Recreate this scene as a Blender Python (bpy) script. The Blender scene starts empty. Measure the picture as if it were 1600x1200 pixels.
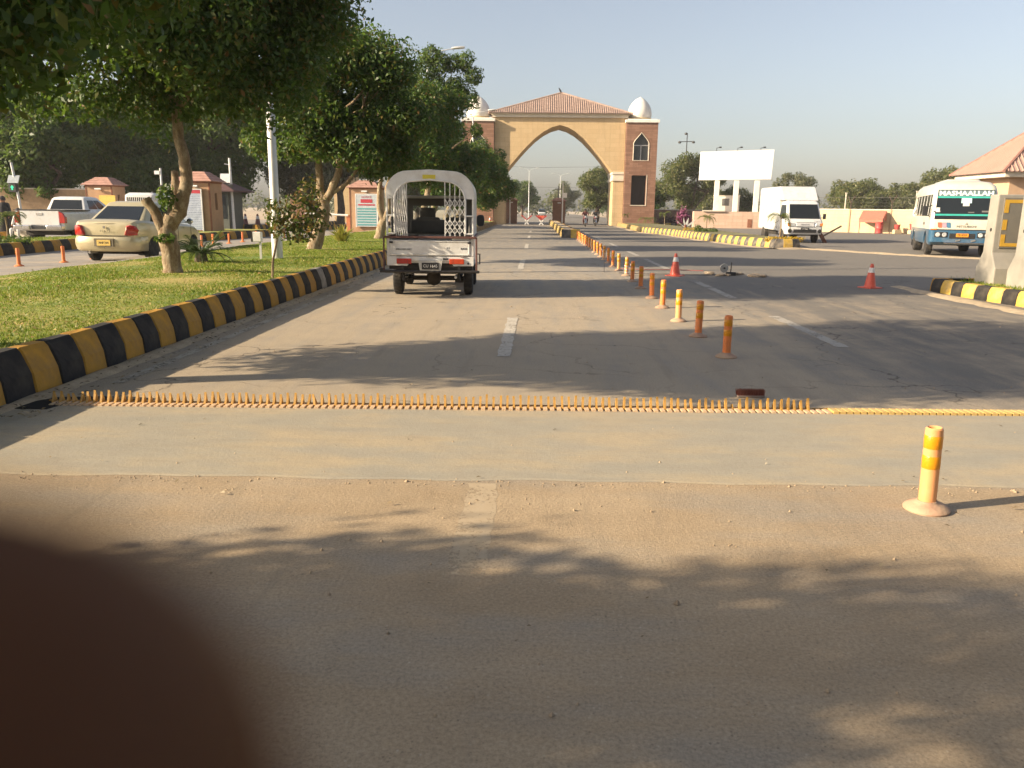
import bpy, bmesh, math, random
import numpy as np
from mathutils import Vector, Matrix

sc = bpy.context.scene
COL = sc.collection
R = math.radians
PI = math.pi
random.seed(7)
rng = np.random.default_rng(11)

# ------------------------------------------------------------------ camera
cam_data = bpy.data.cameras.new('camera')
cam = bpy.data.objects.new('camera', cam_data)
COL.objects.link(cam)
cam.matrix_world = Matrix((
    (0.99948765, -0.01796446, 0.02648973, 0.0),
    (0.0296967, 0.21178436, -0.97686513, 0.0),
    (0.01193875, 0.9771513, 0.21220934, 1.4),
    (0, 0, 0, 1)))
cam_data.sensor_width = 36.0
cam_data.lens = 28.125
cam_data.clip_start = 0.004
cam_data.clip_end = 6000
cam_data.dof.use_dof = True
cam_data.dof.focus_distance = 12.0
cam_data.dof.aperture_fstop = 11.5
sc.camera = cam

# ------------------------------------------------------------------ sky, sun, exposure
SUN_EL = R(23.0)
SUN_DIR = Vector((-0.954 * math.cos(SUN_EL), -0.30 * math.cos(SUN_EL), math.sin(SUN_EL))).normalized()
world = bpy.data.worlds.new('World')
sc.world = world
world.use_nodes = True
wn = world.node_tree.nodes
sky = wn.new('ShaderNodeTexSky')
sky.sky_type = 'NISHITA'
sky.sun_disc = False
sky.sun_elevation = SUN_EL
sky.sun_rotation = math.atan2(SUN_DIR.x, SUN_DIR.y)
sky.altitude = 10
sky.air_density = 1.0
sky.dust_density = 2.5
sky.ozone_density = 1.0
bg = wn['Background']
bg.inputs['Strength'].default_value = 0.083
hs = wn.new('ShaderNodeHueSaturation')      # dusty air takes most of the blue out of the whole dome
hs.inputs['Saturation'].default_value = 0.66
world.node_tree.links.new(sky.outputs[0], hs.inputs['Color'])
tn = wn.new('ShaderNodeMix'); tn.data_type = 'RGBA'; tn.blend_type = 'MULTIPLY'; tn.inputs[0].default_value = 1.0
tn.inputs[7].default_value = (1.025, 1.0, 1.005, 1)     # the faint warm cast of the dust
world.node_tree.links.new(hs.outputs[0], tn.inputs[6])
world.node_tree.links.new(tn.outputs[2], bg.inputs[0])

sun_data = bpy.data.lights.new('sun', 'SUN')
sun_data.energy = 5.0
sun_data.angle = R(0.53)
sun_data.color = (1.0, 0.82, 0.58)
sun = bpy.data.objects.new('sun', sun_data)
COL.objects.link(sun)
sun.rotation_euler = SUN_DIR.to_track_quat('Z', 'Y').to_euler()
sun.location = (-40, -12, 30)

sc.view_settings.view_transform = 'Standard'
sc.view_settings.look = 'None'
sc.view_settings.gamma = 1.0
sc.view_settings.use_curve_mapping = False
sc.view_settings.exposure = 1.17
sc.cycles.use_denoising = True
sc.cycles.max_bounces = 6
sc.cycles.diffuse_bounces = 3
sc.cycles.transparent_max_bounces = 6

# ------------------------------------------------------------------ materials
MATS = {}
def nodes_of(name):
    m = bpy.data.materials.new(name)
    m.use_nodes = True
    nt = m.node_tree
    return m, nt, nt.nodes['Principled BSDF']

def N(nt, t, **kw):
    n = nt.nodes.new(t)
    for k, v in kw.items():
        if k in n.inputs: n.inputs[k].default_value = v
        else: setattr(n, k, v)
    return n

def mix_col(nt, fac, a, b, blend='MIX'):
    n = nt.nodes.new('ShaderNodeMix')
    n.data_type = 'RGBA'; n.blend_type = blend
    for sock, v in ((0, fac), (6, a), (7, b)):
        if hasattr(v, 'is_linked') or hasattr(v, 'node'): nt.links.new(v, n.inputs[sock])
        elif sock == 0: n.inputs[0].default_value = v
        else: n.inputs[sock].default_value = (*v[:3], 1)
    return n.outputs[2]

def ramp(nt, src, stops):
    n = nt.nodes.new('ShaderNodeValToRGB')
    while len(n.color_ramp.elements) < len(stops): n.color_ramp.elements.new(0.5)
    for e, (p, c) in zip(n.color_ramp.elements, stops):
        e.position = p
        e.color = (*c[:3], 1) if hasattr(c, '__len__') else (c, c, c, 1)
    nt.links.new(src, n.inputs[0])
    return n.outputs[0]

def coords(nt, kind='Object'):
    tc = nt.nodes.new('ShaderNodeTexCoord')
    return tc.outputs[kind]

def noise(nt, vec, scale, detail=4, rough=0.55):
    n = N(nt, 'ShaderNodeTexNoise', Scale=scale, Detail=detail, Roughness=rough)
    nt.links.new(vec, n.inputs['Vector'])
    return n.outputs['Fac']

def bump(nt, bsdf, height, strength, dist=0.01):
    b = N(nt, 'ShaderNodeBump', Strength=strength, Distance=dist)
    nt.links.new(height, b.inputs['Height'])
    nt.links.new(b.outputs[0], bsdf.inputs['Normal'])

def mat(name, col, rough=0.6, metal=0.0, var=0.12, scale=6.0, bmp=0.15, bscale=40.0, dirt=None, dirt_amt=0.35, dscale=2.5, bdist=0.006, coat=0.0):
    """plain surface with mottled colour, optional dust patches and a fine relief"""
    if name in MATS: return MATS[name]
    m, nt, b = nodes_of(name)
    v = coords(nt)
    f = noise(nt, v, scale)
    c = mix_col(nt, ramp(nt, f, [(0.3, 0.0), (0.7, 1.0)]), [x * (1 - var) for x in col], [min(1, x * (1 + var)) for x in col])
    if dirt:
        g = noise(nt, v, dscale, 6, 0.65)
        c = mix_col(nt, ramp(nt, g, [(0.45, 0.0), (0.72, dirt_amt)]), c, dirt)
    nt.links.new(c, b.inputs['Base Color'])
    r = nt.nodes.new('ShaderNodeMapRange')
    r.inputs['To Min'].default_value = max(0.02, rough - 0.08); r.inputs['To Max'].default_value = min(1, rough + 0.1)
    nt.links.new(f, r.inputs['Value']); nt.links.new(r.outputs[0], b.inputs['Roughness'])
    b.inputs['Metallic'].default_value = metal
    if coat:
        b.inputs['Coat Weight'].default_value = coat
        b.inputs['Coat Roughness'].default_value = 0.08
    if bmp: bump(nt, b, noise(nt, v, bscale, 5, 0.6), bmp, bdist)
    MATS[name] = m
    return m

def leaf_mat(name, stops, rough=0.5, trans=0.35):
    if name in MATS: return MATS[name]
    m, nt, b = nodes_of(name)
    g = nt.nodes.new('ShaderNodeNewGeometry')
    c = ramp(nt, g.outputs['Random Per Island'], stops)
    nt.links.new(c, b.inputs['Base Color'])
    b.inputs['Roughness'].default_value = rough
    b.inputs['Specular IOR Level'].default_value = 0.35
    t = nt.nodes.new('ShaderNodeBsdfTranslucent')
    tc = mix_col(nt, 0.5, c, (0.17, 0.28, 0.03))
    nt.links.new(tc, t.inputs[0])
    ms = nt.nodes.new('ShaderNodeMixShader')
    ms.inputs[0].default_value = trans
    nt.links.new(b.outputs[0], ms.inputs[1]); nt.links.new(t.outputs[0], ms.inputs[2])
    nt.links.new(ms.outputs[0], nt.nodes['Material Output'].inputs[0])
    MATS[name] = m
    return m

def glass_mat(name, col=(0.02, 0.025, 0.03), rough=0.06):
    if name in MATS: return MATS[name]
    m, nt, b = nodes_of(name)
    b.inputs['Base Color'].default_value = (*col, 1)
    b.inputs['Roughness'].default_value = rough
    b.inputs['IOR'].default_value = 1.5
    v = coords(nt)
    f = noise(nt, v, 3.0)
    r = nt.nodes.new('ShaderNodeMapRange')
    r.inputs['To Min'].default_value = rough; r.inputs['To Max'].default_value = rough + 0.12
    nt.links.new(f, r.inputs['Value']); nt.links.new(r.outputs[0], b.inputs['Roughness'])
    MATS[name] = m
    return m

def clear_glass(name='clear_glass', tint=(0.75, 0.82, 0.8)):
    if name in MATS: return MATS[name]
    m, nt, b = nodes_of(name)
    t = nt.nodes.new('ShaderNodeBsdfTransparent'); t.inputs[0].default_value = (*tint, 1)
    gl = nt.nodes.new('ShaderNodeBsdfGlossy'); gl.inputs['Roughness'].default_value = 0.05
    fr = nt.nodes.new('ShaderNodeFresnel'); fr.inputs[0].default_value = 1.5
    ms = nt.nodes.new('ShaderNodeMixShader')
    nt.links.new(fr.outputs[0], ms.inputs[0]); nt.links.new(t.outputs[0], ms.inputs[1]); nt.links.new(gl.outputs[0], ms.inputs[2])
    nt.links.new(ms.outputs[0], nt.nodes['Material Output'].inputs[0])
    MATS[name] = m
    return m

# ------------------------------------------------------------------ mesh helpers
class MB:
    def __init__(s): s.v = []; s.f = []
    def add(s, verts, faces):
        o = len(s.v); s.v += [tuple(p) for p in verts]; s.f += [tuple(i + o for i in f) for f in faces]
        return s
    def box(s, c, d, rz=0.0, rx=0.0, ry=0.0, taper=1.0):
        hx, hy, hz = d[0] / 2, d[1] / 2, d[2] / 2
        P = [Vector((x * (taper if z > 0 else 1), y * (taper if z > 0 else 1), z)) for z in (-hz, hz) for x, y in ((-hx, -hy), (hx, -hy), (hx, hy), (-hx, hy))]
        M = Matrix.Rotation(rz, 3, 'Z') @ Matrix.Rotation(ry, 3, 'Y') @ Matrix.Rotation(rx, 3, 'X')
        P = [M @ p + Vector(c) for p in P]
        return s.add(P, [(3, 2, 1, 0), (4, 5, 6, 7), (0, 1, 5, 4), (1, 2, 6, 5), (2, 3, 7, 6), (3, 0, 4, 7)])
    def span(s, a, b):
        return s.box([(a[i] + b[i]) / 2 for i in range(3)], [abs(b[i] - a[i]) for i in range(3)])
    def tube(s, pts, rad, n=8, caps=True):
        pts = [Vector(p) for p in pts]
        if not hasattr(rad, '__len__'): rad = [rad] * len(pts)
        rings = []; ref = None
        for i, p in enumerate(pts):
            t = (pts[min(i + 1, len(pts) - 1)] - pts[max(i - 1, 0)])
            t = t.normalized() if t.length > 1e-9 else Vector((0, 0, 1))
            if ref is None:
                ref = Vector((1, 0, 0)) if abs(t.x) < 0.9 else Vector((0, 1, 0))
            u = (ref - t * ref.dot(t)).normalized(); ref = u
            w = t.cross(u)
            rings.append([p + (u * math.cos(2 * PI * k / n) + w * math.sin(2 * PI * k / n)) * rad[i] for k in range(n)])
        return s.loft(rings, caps)
    def loft(s, rings, caps=True, closed=True):
        n = len(rings[0]); V = [p for r in rings for p in r]; F = []
        for i in range(len(rings) - 1):
            for k in range(n if closed else n - 1):
                k2 = (k + 1) % n
                F.append((i * n + k, i * n + k2, (i + 1) * n + k2, (i + 1) * n + k))
        if caps:
            F.append(tuple(range(n - 1, -1, -1))); F.append(tuple((len(rings) - 1) * n + k for k in range(n)))
        return s.add(V, F)
    def lathe(s, prof, n=16, c=(0, 0, 0), axis='z', caps=True):
        rings = []
        for r, h in prof:
            ring = []
            for k in range(n):
                a = 2 * PI * k / n; x, y = r * math.cos(a), r * math.sin(a)
                if axis == 'z': q = (c[0] + x, c[1] + y, c[2] + h)
                elif axis == 'x': q = (c[0] + h, c[1] + x, c[2] + y)
                else: q = (c[0] + y, c[1] + h, c[2] + x)
                ring.append(q)
            rings.append(ring)
        return s.loft(rings, caps)
    def prism(s, outline, axis, a, b):
        def P(u, v, w):
            return {'x': (w, u, v), 'y': (u, w, v), 'z': (u, v, w)}[axis]
        n = len(outline)
        V = [P(u, v, a) for u, v in outline] + [P(u, v, b) for u, v in outline]
        F = [tuple(range(n)), tuple(range(2 * n - 1, n - 1, -1))] + [((i + 1) % n, i, n + i, n + (i + 1) % n) for i in range(n)]
        return s.add(V, F)
    def panel(s, q, inset=(0, 0, 0, 0), th=0.006, lift=0.003):
        """thin panel on the quad q (bl, br, tr, tl); inset = fractions left, right, bottom, top"""
        q = [Vector(p) for p in q]
        def B(u, v): return (q[0] * (1 - u) + q[1] * u) * (1 - v) + (q[3] * (1 - u) + q[2] * u) * v
        l, r, bt, tp = inset
        P = [B(l, bt), B(1 - r, bt), B(1 - r, 1 - tp), B(l, 1 - tp)]
        nrm = (q[1] - q[0]).cross(q[3] - q[0]).normalized()
        return s.add([p + nrm * (lift - th) for p in P] + [p + nrm * lift for p in P],
                     [(3, 2, 1, 0), (4, 5, 6, 7), (0, 1, 5, 4), (1, 2, 6, 5), (2, 3, 7, 6), (3, 0, 4, 7)])
    def mesh(s, name, smooth=None):
        me = bpy.data.meshes.new(name)
        me.from_pydata(s.v, [], s.f)
        bm = bmesh.new(); bm.from_mesh(me)
        bmesh.ops.recalc_face_normals(bm, faces=bm.faces)
        bm.to_mesh(me); bm.free()
        if smooth is not None:
            me.polygons.foreach_set('use_smooth', [True] * len(me.polygons))
            me.set_sharp_from_angle(angle=R(smooth))
        me.update()
        return me
    def build(s, name, m, parent=None, smooth=None, bev=0.0, segs=1):
        return link(name, s.mesh(name, smooth), m, parent, bev, segs)

def link(name, me, m=None, parent=None, bev=0.0, segs=1):
    o = bpy.data.objects.new(name, me)
    COL.objects.link(o)
    if m: 
        if not me.materials: me.materials.append(m)
    if parent: o.parent = parent
    if bev:
        b = o.modifiers.new('bevel', 'BEVEL'); b.width = bev; b.segments = segs; b.limit_method = 'ANGLE'; b.angle_limit = R(40)
    return o

def tag(o, label=None, cat=None, group=None, kind=None):
    if label: o['label'] = label
    if cat: o['category'] = cat
    if group: o['group'] = group
    if kind: o['kind'] = kind
    return o

def thing(name, label, cat, loc=(0, 0, 0), rz=0.0, group=None):
    o = bpy.data.objects.new(name, None)
    o.empty_display_size = 0.2
    COL.objects.link(o)
    o.location = loc; o.rotation_euler = (0, 0, rz)
    return tag(o, label, cat, group)

def copy_tree(o, parent=None):
    c = o.copy(); COL.objects.link(c)
    if parent: c.parent = parent
    for ch in list(o.children): copy_tree(ch, c)
    return c

def dup(root, loc, rz, label, group=None, scale=1.0):
    c = copy_tree(root)
    c.location = loc; c.rotation_euler = (0, 0, rz); c['label'] = label
    c.scale = (scale, scale, scale)
    if group: c['group'] = group
    return c

def bake(o, keep=True):
    """replace an object's mesh by its evaluated mesh and drop its modifiers"""
    dg = bpy.context.evaluated_depsgraph_get()
    me = bpy.data.meshes.new_from_object(o.evaluated_get(dg))
    old = o.data
    o.modifiers.clear(); o.data = me
    return o

def cut(o, cutters):
    """boolean difference, applied at once; the cutter objects are removed"""
    objs = []
    for mb in cutters:
        c = link('cutter', mb.mesh('cutter'), None, o.parent); objs.append(c)
        md = o.modifiers.new('cut', 'BOOLEAN'); md.operation = 'DIFFERENCE'; md.object = c; md.solver = 'EXACT'
    bpy.context.view_layer.update()
    bake(o)
    for c in objs:
        me = c.data; bpy.data.objects.remove(c); bpy.data.meshes.remove(me)
    return o

def text(name, body, size, m, parent, loc, rot=(PI / 2, 0, 0), depth=0.002, sx=1.0, bold=0.0, align='CENTER'):
    cu = bpy.data.curves.new(name, 'FONT')
    cu.body = body; cu.size = size; cu.align_x = align; cu.align_y = 'CENTER'
    cu.extrude = depth; cu.offset = bold; cu.resolution_u = 2
    t = bpy.data.objects.new('t', cu); COL.objects.link(t)
    bpy.context.view_layer.update()
    me = bpy.data.meshes.new_from_object(t.evaluated_get(bpy.context.evaluated_depsgraph_get()))
    bpy.data.objects.remove(t); bpy.data.curves.remove(cu)
    me.materials.clear()
    o = link(name, me, m, parent)
    o.location = loc; o.rotation_euler = rot; o.scale = (sx, 1, 1)
    return o

def np_mesh(name, verts, faces, m=None, parent=None):
    me = bpy.data.meshes.new(name)
    nv, (nf, k) = len(verts), faces.shape
    me.vertices.add(nv); me.vertices.foreach_set('co', np.asarray(verts, np.float32).ravel())
    me.loops.add(nf * k); me.loops.foreach_set('vertex_index', faces.astype(np.int32).ravel())
    me.polygons.add(nf)
    me.polygons.foreach_set('loop_start', np.arange(0, nf * k, k, dtype=np.int32))
    me.polygons.foreach_set('loop_total', np.full(nf, k, np.int32))
    me.update(calc_edges=True); me.validate()
    return link(name, me, m, parent)

ORD = ['first', 'second', 'third', 'fourth', 'fifth', 'sixth', 'seventh', 'eighth', 'ninth', 'tenth', 'eleventh', 'twelfth',
       'thirteenth', 'fourteenth', 'fifteenth', 'sixteenth', 'seventeenth', 'eighteenth', 'nineteenth', 'twentieth',
       'twenty-first', 'twenty-second', 'twenty-third', 'twenty-fourth', 'twenty-fifth', 'twenty-sixth', 'twenty-seventh', 'twenty-eighth', 'twenty-ninth', 'thirtieth']
# ------------------------------------------------------------------ ground, roads, markings
def sheet(name, x0, x1, y0, y1, z, m, nx=1, ny=1, kind='structure'):
    mb = MB()
    for i in range(nx + 1):
        for j in range(ny + 1):
            mb.v.append((x0 + (x1 - x0) * i / nx, y0 + (y1 - y0) * j / ny, z))
    for i in range(nx):
        for j in range(ny):
            a = i * (ny + 1) + j
            mb.f.append((a, a + ny + 1, a + ny + 2, a + 1))
    o = mb.build(name, m)
    o['kind'] = kind
    return o

def pos(nt):
    g = nt.nodes.new('ShaderNodeNewGeometry')
    s = nt.nodes.new('ShaderNodeSeparateXYZ')
    nt.links.new(g.outputs['Position'], s.inputs[0])
    return g.outputs['Position'], s.outputs

def maprange(nt, src, a, b, c=0.0, d=1.0, smooth=True):
    n = nt.nodes.new('ShaderNodeMapRange')
    if smooth: n.interpolation_type = 'SMOOTHSTEP'
    for k, v in zip((1, 2, 3, 4), (a, b, c, d)): n.inputs[k].default_value = v
    nt.links.new(src, n.inputs[0])
    return n.outputs[0]

def math_n(nt, op, a, b):
    n = nt.nodes.new('ShaderNodeMath'); n.operation = op; n.use_clamp = False
    for i, v in enumerate((a, b)):
        if hasattr(v, 'node'): nt.links.new(v, n.inputs[i])
        else: n.inputs[i].default_value = v
    return n.outputs[0]

def scaled(nt, vec, s):
    n = nt.nodes.new('ShaderNodeMapping'); n.inputs['Scale'].default_value = s
    nt.links.new(vec, n.inputs[0])
    return n.outputs[0]

def road_material():
    m, nt, b = nodes_of('dusty_road')
    p, xyz = pos(nt)
    # asphalt: fine aggregate
    ag = noise(nt, p, 160, 3, 0.7)
    big = noise(nt, p, 0.35, 5, 0.6)
    med = noise(nt, p, 2.2, 6, 0.65)
    asphalt = mix_col(nt, ramp(nt, ag, [(0.35, 0), (0.7, 1)]), (0.135, 0.128, 0.119), (0.232, 0.221, 0.205))
    lane = mix_col(nt, ramp(nt, ag, [(0.35, 0), (0.7, 1)]), (0.285, 0.264, 0.232), (0.385, 0.358, 0.315))
    worn = maprange(nt, math_n(nt, 'ADD', xyz['X'], math_n(nt, 'MULTIPLY', math_n(nt, 'SUBTRACT', med, 0.5), 2.4)), 0.9, 4.4)
    far = maprange(nt, xyz['Y'], 16, 42)
    base = mix_col(nt, math_n(nt, 'MAXIMUM', worn, math_n(nt, 'MULTIPLY', far, 0.6)), lane, asphalt)
    # sand blown over it, streaked along the lane
    st = noise(nt, scaled(nt, p, (3.0, 0.35, 1)), 1.0, 6, 0.62)
    dcov = math_n(nt, 'ADD', math_n(nt, 'MULTIPLY', st, 0.75), math_n(nt, 'MULTIPLY', med, 0.45))
    near = maprange(nt, xyz['Y'], 5.0, 26.0, 0.13, -0.17)
    side = maprange(nt, xyz['X'], 1.0, 4.5, 0.08, -0.11)
    dust = math_n(nt, 'ADD', math_n(nt, 'ADD', dcov, near), side)
    dust = maprange(nt, dust, 0.46, 0.86, 0.0, 0.85)
    sandc = mix_col(nt, med, (0.43, 0.345, 0.24), (0.52, 0.425, 0.305))
    c = mix_col(nt, dust, base, sandc)
    # loose sand in front of the joint
    nearsand = maprange(nt, xyz['Y'], 4.02, 4.12, 1.0, 0.0)
    grain = noise(nt, p, 240, 2, 0.6)
    s2 = mix_col(nt, ramp(nt, noise(nt, scaled(nt, p, (0.7, 1.3, 1)), 1.6, 7, 0.62), [(0.33, 0), (0.67, 1)]), (0.41, 0.305, 0.19), (0.53, 0.41, 0.27))
    s2 = mix_col(nt, ramp(nt, grain, [(0.35, 0.0), (0.75, 0.5)]), s2, (0.36, 0.26, 0.155))
    grey = ramp(nt, noise(nt, scaled(nt, p, (0.5, 1.4, 1)), 1.1, 6, 0.6), [(0.47, 0.0), (0.66, 0.75)])
    s2 = mix_col(nt, grey, s2, (0.36, 0.325, 0.27))
    c = mix_col(nt, nearsand, c, s2)
    # oil and tyre darkening
    oil = ramp(nt, noise(nt, scaled(nt, p, (1.2, 0.25, 1)), 0.9, 5, 0.6), [(0.60, 0.0), (0.78, 0.4)])
    c = mix_col(nt, math_n(nt, 'MULTIPLY', oil, math_n(nt, 'SUBTRACT', 1.0, nearsand)), c, (0.12, 0.10, 0.085))
    # grit: small dark and pale grains, thicker in patches; hairline cracks in the paving
    vor = N(nt, 'ShaderNodeTexVoronoi', Scale=62.0); nt.links.new(p, vor.inputs['Vector'])
    vc = nt.nodes.new('ShaderNodeSeparateColor'); nt.links.new(vor.outputs['Color'], vc.inputs[0])
    spot = ramp(nt, vor.outputs['Distance'], [(0.16, 1.0), (0.30, 0.0)])
    dens = ramp(nt, med, [(0.35, 0.25), (0.7, 1.0)])
    sel = math_n(nt, 'MULTIPLY', math_n(nt, 'MULTIPLY', spot, ramp(nt, vc.outputs[0], [(0.62, 0.0), (0.66, 0.75)])), dens)
    c = mix_col(nt, sel, c, ramp(nt, vc.outputs[1], [(0.3, (0.13, 0.10, 0.07)), (0.6, (0.30, 0.24, 0.17)), (0.85, (0.62, 0.54, 0.42))]))
    fine = noise(nt, p, 75, 3, 0.8)
    c = mix_col(nt, ramp(nt, fine, [(0.38, 0.42), (0.52, 0.0)]), c, (0.21, 0.165, 0.115))
    c = mix_col(nt, ramp(nt, fine, [(0.52, 0.0), (0.68, 0.35)]), c, (0.62, 0.51, 0.37))
    scuff = ramp(nt, noise(nt, scaled(nt, p, (7.0, 0.45, 1)), 1.0, 6, 0.7), [(0.56, 0.0), (0.70, 0.35)])
    c = mix_col(nt, scuff, c, (0.27, 0.225, 0.165))
    crk = N(nt, 'ShaderNodeTexVoronoi', Scale=0.55); crk.feature = 'DISTANCE_TO_EDGE'
    wp = nt.nodes.new('ShaderNodeVectorMath'); wp.operation = 'ADD'
    wn2 = N(nt, 'ShaderNodeTexNoise', Scale=1.6, Detail=5.0); nt.links.new(p, wn2.inputs['Vector'])
    nt.links.new(p, wp.inputs[0]); nt.links.new(wn2.outputs['Color'], wp.inputs[1]); nt.links.new(wp.outputs[0], crk.inputs['Vector'])
    crack = math_n(nt, 'MULTIPLY', ramp(nt, crk.outputs['Distance'], [(0.002, 0.75), (0.007, 0.0)]), math_n(nt, 'MULTIPLY', math_n(nt, 'SUBTRACT', 1.0, nearsand), ramp(nt, big, [(0.45, 0.0), (0.55, 1.0)])))
    c = mix_col(nt, crack, c, (0.07, 0.058, 0.045))
    c = mix_col(nt, 1.0, c, (0.85, 0.85, 0.85), 'MULTIPLY')
    nt.links.new(c, b.inputs['Base Color'])
    b.inputs['Roughness'].default_value = 0.9
    b.inputs['Specular IOR Level'].default_value = 0.25
    h = math_n(nt, 'ADD', math_n(nt, 'MULTIPLY', noise(nt, p, 70, 5, 0.8), 0.55), math_n(nt, 'MULTIPLY', noise(nt, scaled(nt, p, (1, .55, 1)), 4.5, 7, 0.6), 0.8))
    # two faint wheel tracks and scuffs pressed into the sand
    bump(nt, b, h, 0.5, 0.02)
    return m

def strip_material():
    m, nt, b = nodes_of('smooth_cement')
    p, xyz = pos(nt)
    w = noise(nt, scaled(nt, p, (0.8, 2.2, 1)), 1.3, 7, 0.62)
    f = noise(nt, p, 6.0, 6, 0.65)
    c = ramp(nt, w, [(0.28, (0.325, 0.305, 0.25)), (0.47, (0.385, 0.345, 0.265)), (0.6, (0.45, 0.37, 0.25)), (0.75, (0.50, 0.395, 0.255))])
    c = mix_col(nt, ramp(nt, f, [(0.45, 0), (0.75, 0.5)]), c, (0.33, 0.285, 0.22))
    g2 = noise(nt, p, 80, 3, 0.8)
    c = mix_col(nt, ramp(nt, g2, [(0.36, 0.35), (0.5, 0.0)]), c, (0.22, 0.19, 0.14))
    sp = ramp(nt, noise(nt, scaled(nt, p, (0.9, 5.0, 1)), 2.2, 6, 0.65), [(0.55, 0.0), (0.72, 0.4)])
    c = mix_col(nt, sp, c, (0.30, 0.25, 0.18))
    c = mix_col(nt, 1.0, c, (0.86, 0.86, 0.86), 'MULTIPLY')
    nt.links.new(c, b.inputs['Base Color'])
    b.inputs['Roughness'].default_value = 0.8
    bump(nt, b, math_n(nt, 'ADD', noise(nt, p, 55, 5, 0.7), math_n(nt, 'MULTIPLY', w, 0.8)), 0.25, 0.012)
    return m

def earth_material():
    m, nt, b = nodes_of('dry_earth')
    p, xyz = pos(nt)
    c = mix_col(nt, ramp(nt, noise(nt, p, 0.15, 6, 0.6), [(0.35, 0), (0.65, 1)]), (0.36, 0.275, 0.185), (0.44, 0.35, 0.24))
    c = mix_col(nt, ramp(nt, noise(nt, p, 3, 6, 0.6), [(0.5, 0), (0.8, 0.5)]), c, (0.24, 0.19, 0.13))
    nt.links.new(c, b.inputs['Base Color'])
    b.inputs['Roughness'].default_value = 0.95
    bump(nt, b, noise(nt, p, 8, 6, 0.65), 0.4, 0.05)
    return m

def lawn_material():
    m, nt, b = nodes_of('lawn_soil')
    p, xyz = pos(nt)
    n1 = noise(nt, p, 0.55, 5, 0.6); n2 = noise(nt, p, 14, 4, 0.7)
    c = ramp(nt, n1, [(0.36, (0.10, 0.17, 0.018)), (0.5, (0.22, 0.24, 0.033)), (0.62, (0.38, 0.30, 0.09))])
    c = mix_col(nt, ramp(nt, n2, [(0.5, 0), (0.85, 0.5)]), c, (0.12, 0.11, 0.035))
    nt.links.new(c, b.inputs['Base Color'])
    b.inputs['Roughness'].default_value = 0.95
    bump(nt, b, n2, 0.6, 0.03)
    return m

ROAD = road_material(); EARTH = earth_material(); LAWN = lawn_material()
sheet('ground', -900, 900, -300, 2200, -0.012, EARTH)
sheet('road', -3.9, 60, -14, 92, 0.0, ROAD)
sheet('far_road', -16, 16, 92, 420, 0.0, ROAD)
m_leftroad = mat('left_road_asphalt', (0.235, 0.215, 0.19), 0.9, var=0.2, scale=3, bmp=0.4, bscale=60, dirt=(0.40, 0.32, 0.22), dirt_amt=0.7, dscale=0.8)
sheet('left_road', -34, -8.75, -14, 92, 0.0, m_leftroad)
# cement strip in front of the spikes, its near edge a small step of worn screed
mb = MB()
segs = 60
edge = [(-3.75 + 11.5 * i / segs, 4.03 + 0.022 * (-3.75 + 11.5 * i / segs) + 0.25 * 0 + 0.012 * math.sin(i * 1.7) + 0.01 * math.sin(i * 0.63 + 1)) for i in range(segs + 1)]
rings = []
for x, y in edge:
    y2 = 5.44 + 0.033 * (x + 3.44) + 0.002
    rings.append([(x, y, 0.001), (x, y + 0.02, 0.005), (x, (y + y2) / 2, 0.007), (x, y2, 0.008)])
mb.loft(rings, caps=False, closed=False)
o = mb.build('cement_strip', strip_material()); o['kind'] = 'structure'

# painted lane markings, worn: separate dashes 4 mm above the road
def paint_material(name, col, wear=0.5, under=(0.36, 0.315, 0.25)):
    m, nt, b = nodes_of(name)
    p, xyz = pos(nt)
    c = mix_col(nt, ramp(nt, noise(nt, p, 18, 6, 0.7), [(0.5 - 0.2 * wear, 0), (0.62, 0.85)]), col, under)
    nt.links.new(c, b.inputs['Base Color']); b.inputs['Roughness'].default_value = 0.85
    chips = math_n(nt, 'ADD', math_n(nt, 'MULTIPLY', noise(nt, p, 34, 6, 0.75), 0.6), math_n(nt, 'MULTIPLY', noise(nt, p, 3.2, 5, 0.6), 0.4))
    keep = ramp(nt, chips, [(0.50 + 0.03 * (1 - wear), 0.95), (0.60 + 0.05 * (1 - wear), 0.15)])
    tr = nt.nodes.new('ShaderNodeBsdfTransparent'); ms = nt.nodes.new('ShaderNodeMixShader')
    nt.links.new(keep, ms.inputs[0]); nt.links.new(tr.outputs[0], ms.inputs[1]); nt.links.new(b.outputs[0], ms.inputs[2])
    nt.links.new(ms.outputs[0], nt.nodes['Material Output'].inputs[0])
    return m
PAINT = paint_material('worn_white_paint', (0.50, 0.46, 0.395), 0.2)
PAINT2 = paint_material('faint_white_paint', (0.43, 0.385, 0.31), 1.0)
PAINT3 = paint_material('nearly_lost_paint', (0.435, 0.35, 0.24), 1.0, (0.40, 0.31, 0.20))
PAINT4 = paint_material('grey_lane_paint', (0.38, 0.36, 0.325), 0.6)
def dash(x, y0, y1, w=0.13, m=PAINT, name='lane_dash'):
    n = max(8, int((y1 - y0) / 0.08)); mb = MB(); L = []; Rr = []
    for i in range(n + 1):
        y = y0 + (y1 - y0) * i / n
        L.append((x - w / 2 + random.uniform(-.012, .010), y, 0.0006 if y < 4 else 0.004)); Rr.append((x + w / 2 + random.uniform(-.010, .012), y, 0.0006 if y < 4 else 0.004))
    mb.v = L + Rr
    mb.f = [(i, n + 1 + i, n + 2 + i, i + 1) for i in range(n)]
    o = mb.build(name, m); o['kind'] = 'structure'
    return o
dash(-0.29, 7.7, 10.6); dash(-0.25, 2.9, 3.98, 0.15, PAINT3)
for y0 in (19.6, 30.5, 42.0, 53.5, 65.0): dash(-0.36, y0, y0 + 4.0, 0.14)
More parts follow.
